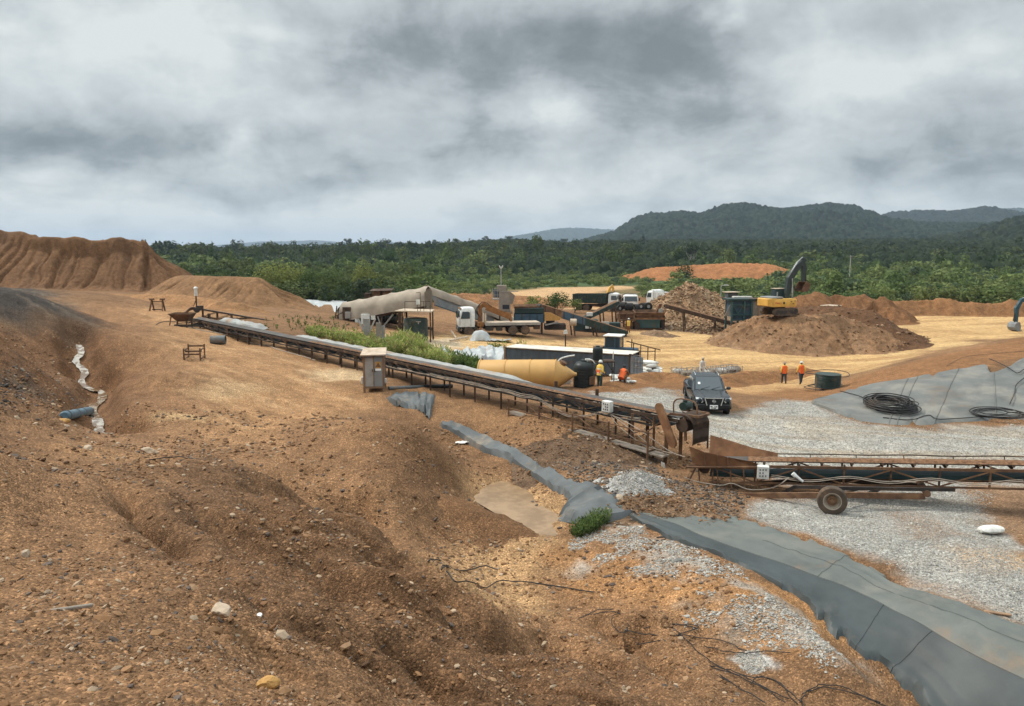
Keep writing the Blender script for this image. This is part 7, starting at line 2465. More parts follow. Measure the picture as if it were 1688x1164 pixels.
def black_tanks():
    c = at(962, 638)
    k = c.y / F
    r, h = 17 * k, 44 * k
    prof = [(.01, 0), (r * .98, 0)]
    for i in range(7):
        z = h * (.03 + .11 * i)
        prof += [(r, z), (r * 1.03, z + h * .03), (r * 1.03, z + h * .05), (r, z + h * .085)]
    prof += [(r * .98, h * .84), (r * .75, h * .95), (r * .35, h * .99), (r * .33, h * 1.04), (.01, h * 1.05)]
    t = thing('water_tank', 'big ribbed black water tank standing on the ground beside the yellow silo', 'tank', c)
    part('shell', 'tank_black', t, lambda b: b.lathe(prof, n=28), True)
    part('tank_fitting', 'white_box', t, lambda b: (b.tube(spline([V(r * .3, -.2, h), V(r * .2, -.3, h * 1.1), V(r * .7, -.5, h * 1.08), V(r * 1.0, -.5, h * .95)], 4), .03, 6), b.box((r * .35, -r * .1, h * 1.06), (.3, .3, .08))), True)
    part('manhole_panel', 'rust', t, lambda b: b.box((r * .75, -r * .82, h * .30), (.42, .1, .55), rz=.6, bev=.1))
    c2 = at(986, 636) + Vector((0, .5, 0))
    k = c2.y / F
    s = thing('tank_stand', 'dark steel stand carrying the small black tank', 'stand', c2)
    hs = (c2.z - W(986, 594, c2.y).z) * -1
    part('stand_top', 'rust_dark', s, lambda b: b.box((0.3, 0, hs - .04), (1.5, 1.0, .09)))
    for x in (-.4, 1.0):
        for y in (-.45, .45):
            part('leg', 'dark_steel', s, lambda b: b.bar(V(x, y, -.1), V(x, y, hs - .05), .07))
    part('brace', 'dark_steel', s, lambda b: (b.bar(V(.95, -.45, hs * .55), V(.55, -.45, hs - .08), .05), b.bar(V(-.35, -.45, hs * .55), V(.0, -.45, hs - .08), .05)))
    g = thing('water_tank', 'small black tank raised on the dark steel stand', 'tank', (c2.x, c2.y, c2.z + hs + .005))
    r2, h2 = 8.4 * k, 23 * k
    part('shell', 'tank_black', g, lambda b: b.lathe([(.01, 0), (r2 * .97, 0)] + sum([[(r2, h2 * (.05 + .2 * i)), (r2 * 1.03, h2 * (.1 + .2 * i)), (r2, h2 * (.17 + .2 * i))] for i in range(4)], []) + [(r2 * .9, h2 * .9), (r2 * .45, h2), (r2 * .42, h2 * 1.06), (.01, h2 * 1.07)], n=22), True)
    w = thing('pipe_loop', 'white curved pipe arching beside the yellow silo tip', 'pipe', at(925, 632) + Vector((0, .6, 0)))
    part('pipe', 'white_box', w, lambda b: b.tube(spline([V(-.3, 0, -.05), V(-.35, 0, 1.0), V(-.05, 0, 1.55), V(.5, 0, 1.75), V(.95, 0, 1.82)], 5), .055, 8), True)
    dr = thing('plastic_drum', 'small pale plastic drum between the silo tip and the black tank', 'drum', at(934, 634) + Vector((0, .3, 0)))
    part('shell', 'grey_sack', dr, lambda b: b.lathe([(.01, 0), (.30, 0), (.32, .08), (.32, .85), (.28, .95), (.12, .97), (.12, 1.03), (.01, 1.04)], n=18), True)


black_tanks()


def sack(b, c, d, rz, seed):
    rr = random.Random(seed)
    n, m = 12, 8
    rows = []
    for i in range(m + 1):
        a = math.pi * i / m
        x = -math.cos(a)
        rad = math.sin(a) ** .55
        rows.append([Vector(c) + Matrix.Rotation(rz, 3, 'Z') @ V(x * d[0] / 2, math.cos(t) * rad * d[1] / 2 * (1 + rr.uniform(-.08, .08)), d[2] / 2 + math.sin(t) * rad * d[2] / 2 * (.8 if math.sin(t) < 0 else 1) + rr.uniform(-.01, .01)) for t in [2 * math.pi * j / n for j in range(n)]])
    b.loft(rows)


def sacks(name, label, spots, m, group, base=None):
    for i, (u, v, dz, L, rz) in enumerate(spots):
        p = at(u, v)
        o = part(name, m if isinstance(m, str) else m[i % len(m)], None, lambda b: sack(b, (0, 0, 0), (L, L * .55, L * .32), rz, i + len(label)), True)
        o.location = (p.x, p.y, p.z + dz)
        tag(o, label, 'sack', group)


rr = random.Random(31)
sacks('sack', 'white sack in the loose pile right of the container door', [(1066 + rr.uniform(-1, 1) * 6 + 5 * j, 617 - rr.uniform(0, 2) - (1 if j < 3 else 0), .22 * l, rr.uniform(.9, 1.4), rr.uniform(0, 3)) for l in range(4) for j in range(5 - l)], ['white_sack', 'grey_sack', 'white_sack'], 'white sacks right of the container')
sacks('sack', 'dusty white sack in the heap round the crouching worker', [(1012 + 5 * j + rr.uniform(-2, 2), 631.5 - l * .5, .18 * l, rr.uniform(.55, .8), rr.uniform(0, 3)) for l in range(3) for j in range(7 - l * 2)], ['white_sack', 'grey_sack'], 'dusty sacks near the container')
p_ = at(1633, 879)
o = part('sack', 'white_sack', None, lambda b: (sack(b, (0, 0, 0), (.78, .42, .26), .1, 5)), True)
o.location = p_ - Vector((0, 0, .02))
tag(o, 'single white sack lying on the brown patch at the right edge', 'sack')
for i, (u, v, w_, h_, m) in enumerate([(1123, 620, 1.0, .55, 'grey_sack'), (1133, 621, 1.0, .45, 'concrete'), (1150, 620, 1.2, .55, 'concrete'), (1166, 620, 1.2, .5, 'grey_sack'), (1180, 619, 1.1, .6, 'concrete'), (1193, 618, 1.1, .6, 'grey_sack'), (1206, 617, 1.1, .65, 'cabinet_steel'), (1217, 616, .9, .6, 'concrete')]):
    p = at(u, v)
    t = thing('crate', 'dusty grey wire crate in the row behind the pickup truck', 'crate', p + Vector((0, 1.0, 0)), .25, 'row of wire crates behind the pickup')
    part('load', m, t, lambda b: [b.rock((x, y, h_ * .35), (.5, .5, h_ * .9), i * 9 + int(x * 10), 2) for x in (-.25, .2) for y in (-.2, .25)])
    part('cage', 'cabinet_steel', t, lambda b: [b.bar(V(x, y, 0), V(x, y, h_), .05) for x in (-w_ / 2, 0, w_ / 2) for y in (-.45, .45)] + [b.bar(V(-w_ / 2, y, z), V(w_ / 2, y, z), .04) for y in (-.45, .45) for z in (.05, h_ / 2, h_)])


def cabinet():
    c = at(617, 646)
    k = c.y / F
    t = thing('electrical_cabinet', 'rusty grey electrical cabinet with sloped roof beside the long conveyor', 'cabinet', c, .10)
    w, h, dp = 32 * k, 52 * k, 1.0
    z0 = 8 * k
    part('body', 'cabinet_steel', t, lambda b: b.box((0, dp / 2, z0 + h / 2), (w, dp, h)))
    for s in (-1, 1):
        part('frame_post', 'cabinet_frame', t, lambda b: b.bar(V(s * w / 2, -.03, -.1), V(s * w / 2, -.03, z0 + h), .10))
        part('frame_post', 'cabinet_frame', t, lambda b: b.bar(V(s * w / 2, dp, -.1), V(s * w / 2, dp, z0 + h), .10))
        d = part('door', 'steel_grey' if s > 0 else 'cabinet_steel', t, lambda b: b.box((s * w * .235, -.035, z0 + h * .49), (w * .43, .05, h * .94), bev=.01))
        part('door_handle', 'dark_steel', d, lambda b: b.box((s * .06, -.08, z0 + h * .55), (.03, .05, .14)))
        if s > 0:
            part('warning_sign', 'rock_yellow', d, lambda b: b.box((w * .235, -.068, z0 + h * .72), (w * .30, .012, h * .22)))
            part('sign_mark', 'rust', d, lambda b: b.slab([V(w * .235 - .14, -.078, z0 + h * .66), V(w * .235 + .14, -.078, z0 + h * .66), V(w * .235, -.078, z0 + h * .80)], .008))
            part('paper', 'plate', d, lambda b: b.box((w * .235, -.068, z0 + h * .575), (w * .30, .012, h * .07)))
    part('centre_post', 'cabinet_frame', t, lambda b: b.bar(V(.0, -.05, z0), V(.0, -.05, z0 + h), .05))
    part('sill', 'cabinet_frame', t, lambda b: b.box((0, -.04, z0), (w + .1, .12, .10)))
    part('roof', 'cabinet_roof', t, lambda b: b.slab([V(-w * .66, -.25, z0 + h + .08), V(w * .66, -.25, z0 + h + .10), V(w * .60, dp + .3, z0 + h + .26), V(-w * .62, dp + .3, z0 + h + .24)], .06))
    part('side_box', 'grey_sack', t, lambda b: (b.box((-w * .58, .1, z0 + .35), (.16, .3, .35), bev=.03), b.box((w * .58, .1, z0 + .30), (.14, .25, .25), bev=.03)))


cabinet()
p1, p2 = at(641, 643) + Vector((0, 0, .1)), at(745, 639) + Vector((0, 0, .1))
o = part('pipe', 'pipe_black', None, lambda b: b.cyl(p1.lerp(p2, .53), p2, .11, n=12), True)
tag(o, 'black pipe right of the cabinet, end to end with the grey one', 'pipe')
o = part('pipe', 'pipe_grey', None, lambda b: b.cyl(p1, p1.lerp(p2, .55), .09, n=12), True)
tag(o, 'grey pipe right of the cabinet, end to end with the black one', 'pipe')
c = at(360, 567)
o = part('pipe_section', 'pipe_grey', None, lambda b: b.lathe([(.30, -.48), (.30, .48), (.245, .48), (.245, -.48), (.30, -.48)], c + Vector((0, 0, .27)), (1, .12, 0), 24, caps=False), True)
tag(o, 'short grey hollow pipe section lying on the tan ground left of the conveyor', 'pipe section')
c = at(317, 594)
k = c.y / F
t = thing('bench', 'low rusty open slatted metal bench standing on the tan ground', 'bench', c, .12)
for x in (-13, 13):
    for y, z in ((0, 20), (.9, 24)):
        part('leg', 'rust', t, lambda b: b.bar(V(x * k, y, -.05), V(x * k, y, z * k), .07))
part('slat', 'rust', t, lambda b: [b.bar(V(-13 * k, y, z * k), V(13 * k, y, z * k), .11, .09) for y, z in ((0, 10), (.3, 14), (.9, 21))])
part('side_bar', 'rust', t, lambda b: [b.bar(V(x * k, 0, z), V(x * k, .9, z + .08), .06) for x in (-13, 13) for z in (.05, 20 * k * .8)])
c = at(260, 513)
t = thing('trestle', 'open rusty trestle frame standing below the spoil mound', 'trestle', c, -.05)
k = c.y / F
for s in (-1, 1):
    part('leg', 'rust', t, lambda b: (b.bar(V(s * 9 * k, 0, 19 * k), V(s * 11 * k, -.35, -.05), .11), b.bar(V(s * 9 * k, 0, 19 * k), V(s * 9.2 * k, .4, -.05), .11)))
    part('cap', 'rust', t, lambda b: b.box((s * 9 * k, 0, 19.5 * k), (.35, .35, .18)))
part('crossbar', 'rust_dark', t, lambda b: (b.bar(V(-9 * k, 0, 16 * k), V(9 * k, 0, 16 * k), .08), b.bar(V(-9 * k, 0, 3 * k), V(9 * k, 0, 3 * k), .09)))
c = floor(W(1066, 580, 70), 0)
t = thing('handrail_frame', 'rusty stair handrail frame sloping down right behind the container end', 'handrail', c)
k = 70 / F
z = lambda v: 10 - (v - 412) * k - c.z
X = lambda u: (u - 1066) * k
part('rail', 'rust_dark', t, lambda b: (b.bar(V(X(1032), 0, z(562)), V(X(1089), 0, z(577)), .09), b.bar(V(X(1048), 0, z(579)), V(X(1080), 0, z(579)), .07)))
for u, v in ((1044, 565), (1056, 568), (1068, 572), (1080, 575)):
    part('post', 'rust_dark', t, lambda b: b.bar(V(X(u), 0, -.1), V(X(u), 0, z(v)), .08))


def grid_sheet(name, label, cat, e0, e1, m, nu=60, nv=14, lift=.09, wr=.05, wf=1.0, seed=1, smooth=True, fold=None, kind=None, sink=(1, 1), crease=.0):
    """a sheet draped on the ground between two edges given as sight lines"""
    a = spline([at(*q) for q in e0], 8)
    c = spline([at(*q) for q in e1], 8)
    pick = lambda s, f: s[int(f * (len(s) - 1))].lerp(s[min(int(f * (len(s) - 1)) + 1, len(s) - 1)], f * (len(s) - 1) % 1)
    P = [[pick(a, i / nu).lerp(pick(c, i / nu), j / nv) for j in range(nv + 1)] for i in range(nu + 1)]
    xy = np.array([[p.x, p.y] for r in P for p in r])
    z = H(xy[:, 0], xy[:, 1]) + lift
    fi = np.repeat(np.arange(nu + 1), nv + 1)
    fj = np.tile(np.arange(nv + 1), nu + 1)
    win = np.minimum(1, np.where(sink[0], 9, fj) / 4) * np.minimum(1, np.where(sink[1], 9, nv - fj) / 4)
    z = z + win * wr * (fbm(xy[:, 0] / wf, xy[:, 1] / wf, 3, seed) + .8 * fbm(fi / 2.2, np.tile(np.arange(nv + 1), nu + 1) / 9.0, 3, seed + 4))
    if fold:
        z = z + win * fold * np.maximum(0, fbm(fi / 1.3, np.tile(np.arange(nv + 1), nu + 1) / 14.0, 2, seed + 9))
    z = z + win * crease * np.maximum(0, fbm(fi / 16.0, np.tile(np.arange(nv + 1), nu + 1) / 1.6, 3, seed + 13))
    for e_, on in ((fj, sink[0]), (nv - fj, sink[1])):
        if on:
            z = z - (lift + .08) * ((e_ == 1) * np.clip(fbm(fi / 3.5, fi * 0, 3, seed + 15) * 4 + .4, 0, 1) + (e_ == 2) * np.clip(fbm(fi / 3.5, fi * 0, 3, seed + 15) * 4 - .8, 0, 1))
    z = z - (lift + .07) * ((fj == 0) * sink[0] + (fj == nv) * sink[1] + (fi == 0) + (fi == nu))
    rows = [[Vector((xy[i * (nv + 1) + j, 0], xy[i * (nv + 1) + j, 1], z[i * (nv + 1) + j])) for j in range(nv + 1)] for i in range(nu + 1)]
    b = MB()
    b.sheet(rows, .02)
    o = b.build(name, m, None, smooth)
    if kind:
        tag(o, kind=kind)
    else:
        tag(o, label, cat)
    return o, rows


def draped(pix, lift=.02, wob=.0, seed=0, n=6):
    r_ = random.Random(seed)
    ps = [at(u, v) for u, v in pix]
    ps = spline(ps, n)
    z = H(np.array([p.x for p in ps]), np.array([p.y for p in ps]))
    return [Vector((p.x + r_.uniform(-wob, wob), p.y + r_.uniform(-wob, wob), zz + lift + r_.uniform(0, wob))) for p, zz in zip(ps, z)]


# the canal liner in the right foreground: a flat shoulder and a face that drops into the canal
shoulder = [(1150, 845), (1200, 850), (1260, 868), (1350, 900), (1440, 938), (1560, 990), (1688, 1036), (1900, 1110)]
brow = [(1010, 835), (1110, 868), (1200, 905), (1290, 935), (1390, 972), (1490, 1022), (1600, 1085), (1760, 1165)]
lip = [(1060, 866), (1130, 898), (1200, 925), (1310, 985), (1365, 1040), (1430, 1092), (1500, 1150), (1600, 1230)]
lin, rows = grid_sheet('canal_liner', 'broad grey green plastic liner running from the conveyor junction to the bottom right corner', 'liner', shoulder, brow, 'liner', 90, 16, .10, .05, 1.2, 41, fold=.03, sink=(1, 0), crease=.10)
f2, rows2 = grid_sheet('canal_face', 'smooth plastic liner face with painted shade dropping into the canal at the bottom right', 'liner', brow, lip, 'liner_shaded', 90, 14, .10, .05, 1.0, 42, sink=(0, 1), crease=.08)
f2.parent = lin
for k_ in ('label', 'category'):
    del f2[k_]
for pts in ([r[-1] + UP * .015 for r in rows], [rows[46][j] + UP * .012 for j in range(17)], [rows2[60][j] + UP * .012 for j in range(15)], [rows2[70][j] + UP * .012 for j in range(15)], [rows[i][9] + UP * .012 for i in range(30, 90)]):
    s_ = part('seam', 'black_plastic', None, lambda b: b.tube(pts, .0035, 5), True)
    s_.parent = lin
    lin_w = s_
grid_sheet('drain_liner', 'narrow grey sheet lining the bank of the drain above the muddy puddle', 'liner', [(724, 697), (760, 706), (812, 728), (862, 754), (905, 779), (960, 800), (1012, 812), (1050, 850)], [(728, 707), (760, 722), (812, 751), (862, 778), (905, 806), (934, 832), (918, 858), (985, 868)], 'geotextile', 70, 12, .20, .06, .6, 43, fold=.11)
grid_sheet('torn_liner', 'torn grey sheet hanging at the head of the drain below the cabinet', 'liner', [(634, 657), (658, 647), (690, 649), (720, 650)], [(652, 670), (668, 674), (690, 678), (710, 694)], 'geotextile', 26, 12, .16, .16, .6, 44, fold=.22)
pl, prow = grid_sheet('pond_liner', 'large pale grey pond liner covering the sloping bank on the right', 'liner', [(1335, 664), (1400, 646), (1480, 630), (1550, 616), (1620, 603), (1688, 591), (1900, 556)], [(1342, 668), (1400, 690), (1450, 699), (1510, 702), (1580, 697), (1688, 693), (1900, 690)], 'liner_light', 80, 26, .13, .035, 3.0, 45, crease=.16)
for i in (30, 33, 46, 62):
    s_ = part('seam', 'liner_light', None, lambda b: b.tube([prow[i][j] + UP * .015 for j in range(27)], .03, 5), True)
    s_.parent = pl
grid_sheet('pond_liner', 'distant pale liner at the pond left of the tan covered plant', 'liner', [(490, 487), (530, 489), (575, 492)], [(508, 512), (540, 517), (575, 515)], 'tarp_grey', 24, 8, .3, .1, 3.0, 46)
grid_sheet('sheeting', 'crumpled grey sheeting spread over the bank left of the container', 'tarpaulin', [(715, 578), (750, 580), (790, 578), (832, 576)], [(735, 600), (765, 606), (795, 602), (834, 599)], 'tarp_grey', 36, 14, .45, .28, .8, 47, fold=.45)
p_ = at(792, 560)
o = part('tarpaulin', 'tarp_grey', None, lambda b: b.sheet([[V((i - 5) * .22 + random.uniform(-.05, .05), (j - 4) * .22, max(0, 1.05 - ((i - 5) ** 2 / 22 + (j - 4) ** 2 / 14)) ** .6 + random.uniform(-.05, .08)) for j in range(9)] for i in range(11)], .03), True)
o.location = p_
tag(o, 'small dome of crumpled grey sheet in front of the crane truck', 'tarpaulin')
o = part('sheet_scrap', 'tarp_white', None, lambda b: b.sheet([[V((i - 5) * .36, (j - 2) * .35, .12 + random.uniform(-.08, .14)) for j in range(5)] for i in range(11)], .03), True)
o.location = at(815, 562)
tag(o, 'flattened pale sheet scraps right of the grey dome, before the crane truck', 'tarpaulin')
o = part('log', 'cabinet_roof', None, lambda b: (b.cyl(at(742, 564) + UP * .15, at(772, 558) + UP * .2, .10, n=8), b.cyl(at(744, 553) + UP * .5, at(752, 559) + UP * .1, .09, n=8)), True)
tag(o, 'pale broken poles lying left of the grey dome of sheet', 'poles')

# ground water
xy = []
for i, p in enumerate(STREAM):
    a, c = STREAM[max(0, i - 1)], STREAM[min(len(STREAM) - 1, i + 1)]
    d = c[:2] - a[:2]
    d /= np.linalg.norm(d) + 1e-9
    n = np.array([-d[1], d[0]])
    w_ = (.13 + .10 * random.random() + .28 * (i > len(STREAM) * .8)) * (1.0 if i else .4)
    xy.append([(p[:2] + n * w_ * s) for s in (-1, -.5, 0, .5, 1)])
xy = np.array(xy)


def watermat(name, c0, c1, rough, sc, thr=(.4, .6)):
    m = bpy.data.materials.new(name)
    m.use_nodes = True
    T = NT(m.node_tree)
    b = m.node_tree.nodes['Principled BSDF']
    tc = T.new('ShaderNodeTexCoord').outputs['Object']
    T.put(b.inputs['Base Color'], T.ramp(T.noise(tc, sc, 6, .65), [(thr[0], c0), (thr[1], c1)]))
    b.inputs['Roughness'].default_value = rough
    bn = T.new('ShaderNodeBump')
    bn.inputs['Strength'].default_value = .3
    bn.inputs['Distance'].default_value = .02
    T.put(bn.inputs['Height'], T.noise(tc, sc * 4, 3))
    T.put(b.inputs['Normal'], bn.outputs[0])
    M[name] = m


watermat('stream', (.15, .095, .055), (.40, .36, .30), .10, 2.2, (.47, .54))
watermat('puddle', (.225, .14, .072), (.325, .21, .112), .2, 1.4)
zc = H(xy[:, 2, 0], xy[:, 2, 1]) + .09
b = MB()
b.sheet([[V(xy[i, j, 0], xy[i, j, 1], zc[i]) for j in range(5)] for i in range(len(xy))], .02)
o = b.build('stream', 'stream', None, True)
tag(o, kind='structure')
pp = np.array(spline([tuple(p) for p in np.vstack([PIT, PIT[:1]])], 6))
cz = float(np.percentile(H(pp[:, 0], pp[:, 1]), 35))
cen = pp[:, :2].mean(0)
b = MB()
b.add([V(cen[0], cen[1], cz)] + [V(cen[0] + (p[0] - cen[0]) * 1.22, cen[1] + (p[1] - cen[1]) * 1.22, cz) for p in pp[:-1]], [(0, i + 1, (i + 1) % (len(pp) - 1) + 1) for i in range(len(pp) - 1)])
tag(b.build('puddle', 'puddle', None), kind='structure')

# blue pipe fitting at the end of the ditch
a, e = at(106, 694) + UP * .17, at(150, 683) + UP * .17
t = thing('pipe_fitting', 'blue grey ribbed pipe fitting lying at the end of the ditch', 'pipe', a)
ax = (e - a).normalized()
L = (e - a).length
part('barrel', 'pipe_blue', t, lambda b: b.lathe([(.01, .0), (.13, .0), (.16, .05), (.17, L * .22), (.14, L * .24), (.14, L * .27), (.175, L * .29), (.175, L * .48), (.13, L * .50), (.13, L * .56)], a, ax, 20), True, True)
part('collar', 'pipe_blue', t, lambda b: b.lathe([(.13, L * .56), (.17, L * .58), (.185, L * .62), (.185, L * .86), (.15, L), (.11, L), (.11, L * .7)], a, ax, 20, caps=False), True, True)
part('bolt_rib', 'pipe_grey', t, lambda b: [b.lathe([(.165, L * f), (.195, L * f + .01), (.195, L * f + .04), (.165, L * f + .05)], a, ax, 20, caps=False) for f in (.06, .36, .6)], True, True)


# cable drum, coils, loose cables
c = at(1364, 641)
t = thing('cable_drum', 'dark cable drum with thin wire hoops standing on the red bank', 'cable drum', c)
r, h = 20 * c.y / F, 23 * c.y / F
part('winding', 'tank_green', t, lambda b: b.lathe([(.01, .12)] + sum([[(r * (1 + random.uniform(-.01, .02)), .12 + h * i / 22), (r * 1.03, .12 + h * (i + .5) / 22)] for i in range(22)], []) + [(r * .4, h + .12), (.01, h + .1)], n=26), True)
for zz, rk in ((.06, 1.75), (h + .14, 1.7), (.16, 1.5)):
    part('hoop', 'cable', t, lambda b: b.tube([V(r * rk * math.cos(a) * (1 + .06 * math.sin(3 * a)), r * rk * math.sin(a), zz + .05 * math.sin(2 * a)) for a in np.linspace(0, 6.283, 40)[:-1]], .025, 5, closed=True), True)
part('stake', 'wood', t, lambda b: b.bar(V(-r * 1.2, -r * .5, -.1), V(-r * 1.15, -r * .5, h * .9), .05))


def coil(label, u, v, rx, ry, turns, seed, h=.25):
    r_ = random.Random(seed)
    c = at(u, v)
    pts = []
    ox = oy = 0
    for i in range(turns * 18):
        a = i * 2 * math.pi / 18
        if i % 18 == 0:
            k = r_.uniform(.55, 1.08)
            ox, oy = r_.uniform(-.16, .16) * rx, r_.uniform(-.16, .16) * ry
        x, y = c.x + ox + rx * k * math.cos(a), c.y + oy + ry * k * math.sin(a)
        pts.append((x, y, h * (i / (turns * 18)) + r_.uniform(0, .03)))
    z = H(np.array([p[0] for p in pts]), np.array([p[1] for p in pts]))
    pts = spline([V(p[0], p[1], p[2] + zz + .17) for p, zz in zip(pts, z)], 2)
    o = part('hose_coil', 'cable', None, lambda b: b.tube(pts, .026, 5), True)
    tag(o, label, 'hose coil')


coil('large messy coil of black hose on the pale pond liner', 1466, 676, 1.15, 1.5, 24, 4, .35)
coil('loose open coil of black hose near the right edge of the pond liner', 1640, 688, 1.3, .8, 5, 6, .1)


def cable(label, pix, r=.014, m='cable', lift=.03, group=None, wob=.006):
    o = part('cable', m, None, lambda b: b.tube(draped(pix, lift, wob, len(pix)), r, 5), True)
    tag(o, label, 'cable', group)


cable('thin black hose leading from the messy coil up to the bank', [(1385, 650), (1410, 656), (1430, 664), (1440, 672)], .025, lift=.18)
cable('black hose running along the foot of the pond liner between the two coils', [(1455, 694), (1500, 698), (1530, 690), (1550, 697), (1620, 692), (1670, 690), (1720, 690)], .025, lift=.18)
cable('black hose hanging down the pond liner at the right edge', [(1630, 598), (1660, 612), (1676, 622), (1688, 616), (1700, 620), (1676, 640), (1672, 655), (1664, 674)], .026, lift=.26)
cable('thin wire strung along the red bank above the pond liner', [(1560, 605), (1590, 590), (1640, 584), (1690, 580)], .011, lift=.05)
G_ = 'black cables tangled on the brown slope in the foreground'
LB = 'black cable in the tangle on the brown slope at the bottom of the picture'
for pix in ([(955, 1022), (985, 1010), (1030, 1008), (1075, 1018), (1110, 1040), (1140, 1068), (1180, 1100), (1240, 1130), (1300, 1158)],
            [(965, 1018), (1010, 1012), (1030, 1022), (1034, 1042), (1022, 1046), (1008, 1030), (1016, 1016), (1060, 1014), (1100, 1030), (1150, 1040)],
            [(1030, 1044), (1070, 1050), (1130, 1052), (1190, 1060), (1230, 1078)],
            [(1060, 1040), (1090, 1034), (1150, 1036), (1130, 1046), (1080, 1062), (1048, 1066)],
            [(1085, 1018), (1110, 1052), (1128, 1080), (1168, 1106), (1220, 1140), (1262, 1164)],
            [(1166, 1100), (1210, 1112), (1262, 1140), (1292, 1162)], [(1170, 1106), (1225, 1118), (1270, 1124), (1310, 1152), (1330, 1175)],
            [(1238, 1132), (1250, 1120), (1286, 1132), (1312, 1164)], [(1160, 1068), (1210, 1080), (1260, 1078), (1300, 1080)],
            [(1318, 1164), (1330, 1146), (1358, 1138), (1400, 1146), (1450, 1164)], [(1322, 1150), (1350, 1134), (1390, 1138), (1440, 1160), (1480, 1180)],
            [(1100, 1046), (1118, 1070), (1150, 1098), (1200, 1128)]):
    cable(LB, pix, .011, group=G_, lift=.05, wob=.02)
cable('black hose looped at the foot of the foreground slope near the puddle', [(706, 930), (730, 930), (740, 938), (728, 944), (740, 938), (790, 938), (820, 942)], .018, lift=.06)
cable('black hose trailing along the pit floor below the puddle', [(736, 946), (760, 964), (810, 968), (850, 962), (890, 966), (930, 972), (980, 980)], .016, lift=.06)
cable('short black hose lying on the stony crest of the left slope', [(246, 760), (275, 756), (300, 755), (325, 758)], .016)
cable('dark cable on the tan ground running to the feed hopper', [(232, 536), (262, 533), (290, 531)], .03)
cable('pale pipe lying along the foot of the long conveyor, far length', [(286, 536), (320, 542), (360, 550), (398, 558)], .03, 'cable_pale')
cable('pale pipe lying along the foot of the long conveyor, near length', [(404, 562), (440, 570), (458, 577), (520, 595)], .03, 'cable_pale')
cable('thin black cable curving from the cabinet to the conveyor', [(650, 640), (690, 634), (704, 628), (700, 622)], .015)
p_ = at(1090, 888)
o = part('metal_hook', 'dark_steel', None, lambda b: b.tube(spline([V(-.14, 0, .03), V(.08, 0, .05), V(.12, -.05, .04), (.06, -.16, .03), V(-.04, -.18, .03)], 5), .018, 6), True)
o.location = p_
tag(o, 'small bent dark metal hook lying on the pale gravel', 'hook')
for name, label, cat, (u, v), d, m, rz in (('plank', 'brown plank lying at the edge of the gravel beside the liner', 'plank', (1644, 1012), (.55, .10, .04), 'wood', -.35), ('stick', 'pale stick lying on the stony slope at the left', 'stick', (97, 1008), (.62, .035, .035), 'wood_grey', .35),
                                           ('plank', 'short pale plank on the dark earth below the conveyor', 'plank', (1056, 769), (.55, .12, .04), 'wood', -.6)):
    o = part(name, m, None, lambda b: b.box((0, 0, d[2] / 2), d, rz=rz, bev=.008))
    o.location = at(u, v)
    tag(o, label, cat)
o = part('plastic_scrap', 'white_sack', None, lambda b: b.sheet([[V((i - 3) * .10, (j - 1.5) * .07, .05 + random.uniform(-.02, .05)) for j in range(4)] for i in range(7)], .015), True)
o.location = at(762, 731)
tag(o, 'small white plastic scrap below the narrow drain sheet', 'scrap')
for u, v, d, m, label in ((365, 1012, (.36, .20, .13), 'rock_pale', 'flat pale topped rock on the stony foreground slope'), (443, 1134, (.16, .12, .11), 'rock_yellow', 'yellow ochre rock at the bottom of the stony slope'), (248, 747, (.62, .26, .20), 'rock_pale', 'flat brown stone on the crest of the left slope'),
                          (44, 918, (.13, .09, .14), 'rock_pale', 'small upright pale stone at the left edge'), (1022, 826, (.34, .28, .26), 'rock_pale', 'pale boulder at the corner of the grey drain liner'), (145, 740, (.35, .25, .12), 'rock_pale', 'pale stone low on the left slope beside the ditch end'),
                          (886, 964, (.14, .1, .08), 'rock_pale', 'small pale stone on the pit floor, left of two'), (920, 969, (.14, .1, .07), 'rock_pale', 'small pale stone on the pit floor, right of two'), (428, 1017, (.08, .06, .05), 'plate', 'tiny white stone right of the flat pale rock'), (102, 698, (.45, .3, .2), 'rock_yellow', 'tan stone beside the blue pipe fitting')):
    o = part('rock', m, None, lambda b: b.rock((0, 0, d[2] * .35), d, int(u), 3, u * .1))
    o.location = at(u, v)
    tag(o, label, 'rock')


# ------------------------------------------------------------------ loose stones: nobody could count them
ICO_V = np.array([(0, 0, 1), (.894, 0, .447), (.276, .851, .447), (-.724, .526, .447), (-.724, -.526, .447), (.276, -.851, .447), (.724, .526, -.447), (-.276, .851, -.447), (-.894, 0, -.447), (-.276, -.851, -.447), (.724, -.526, -.447), (0, 0, -1)])
ICO_F = np.array([(0, 1, 2), (0, 2, 3), (0, 3, 4), (0, 4, 5), (0, 5, 1), (1, 6, 2), (2, 7, 3), (3, 8, 4), (4, 9, 5), (5, 10, 1), (6, 7, 2), (7, 8, 3), (8, 9, 4), (9, 10, 5), (10, 6, 1), (11, 7, 6), (11, 8, 7), (11, 9, 8), (11, 10, 9), (11, 6, 10)])


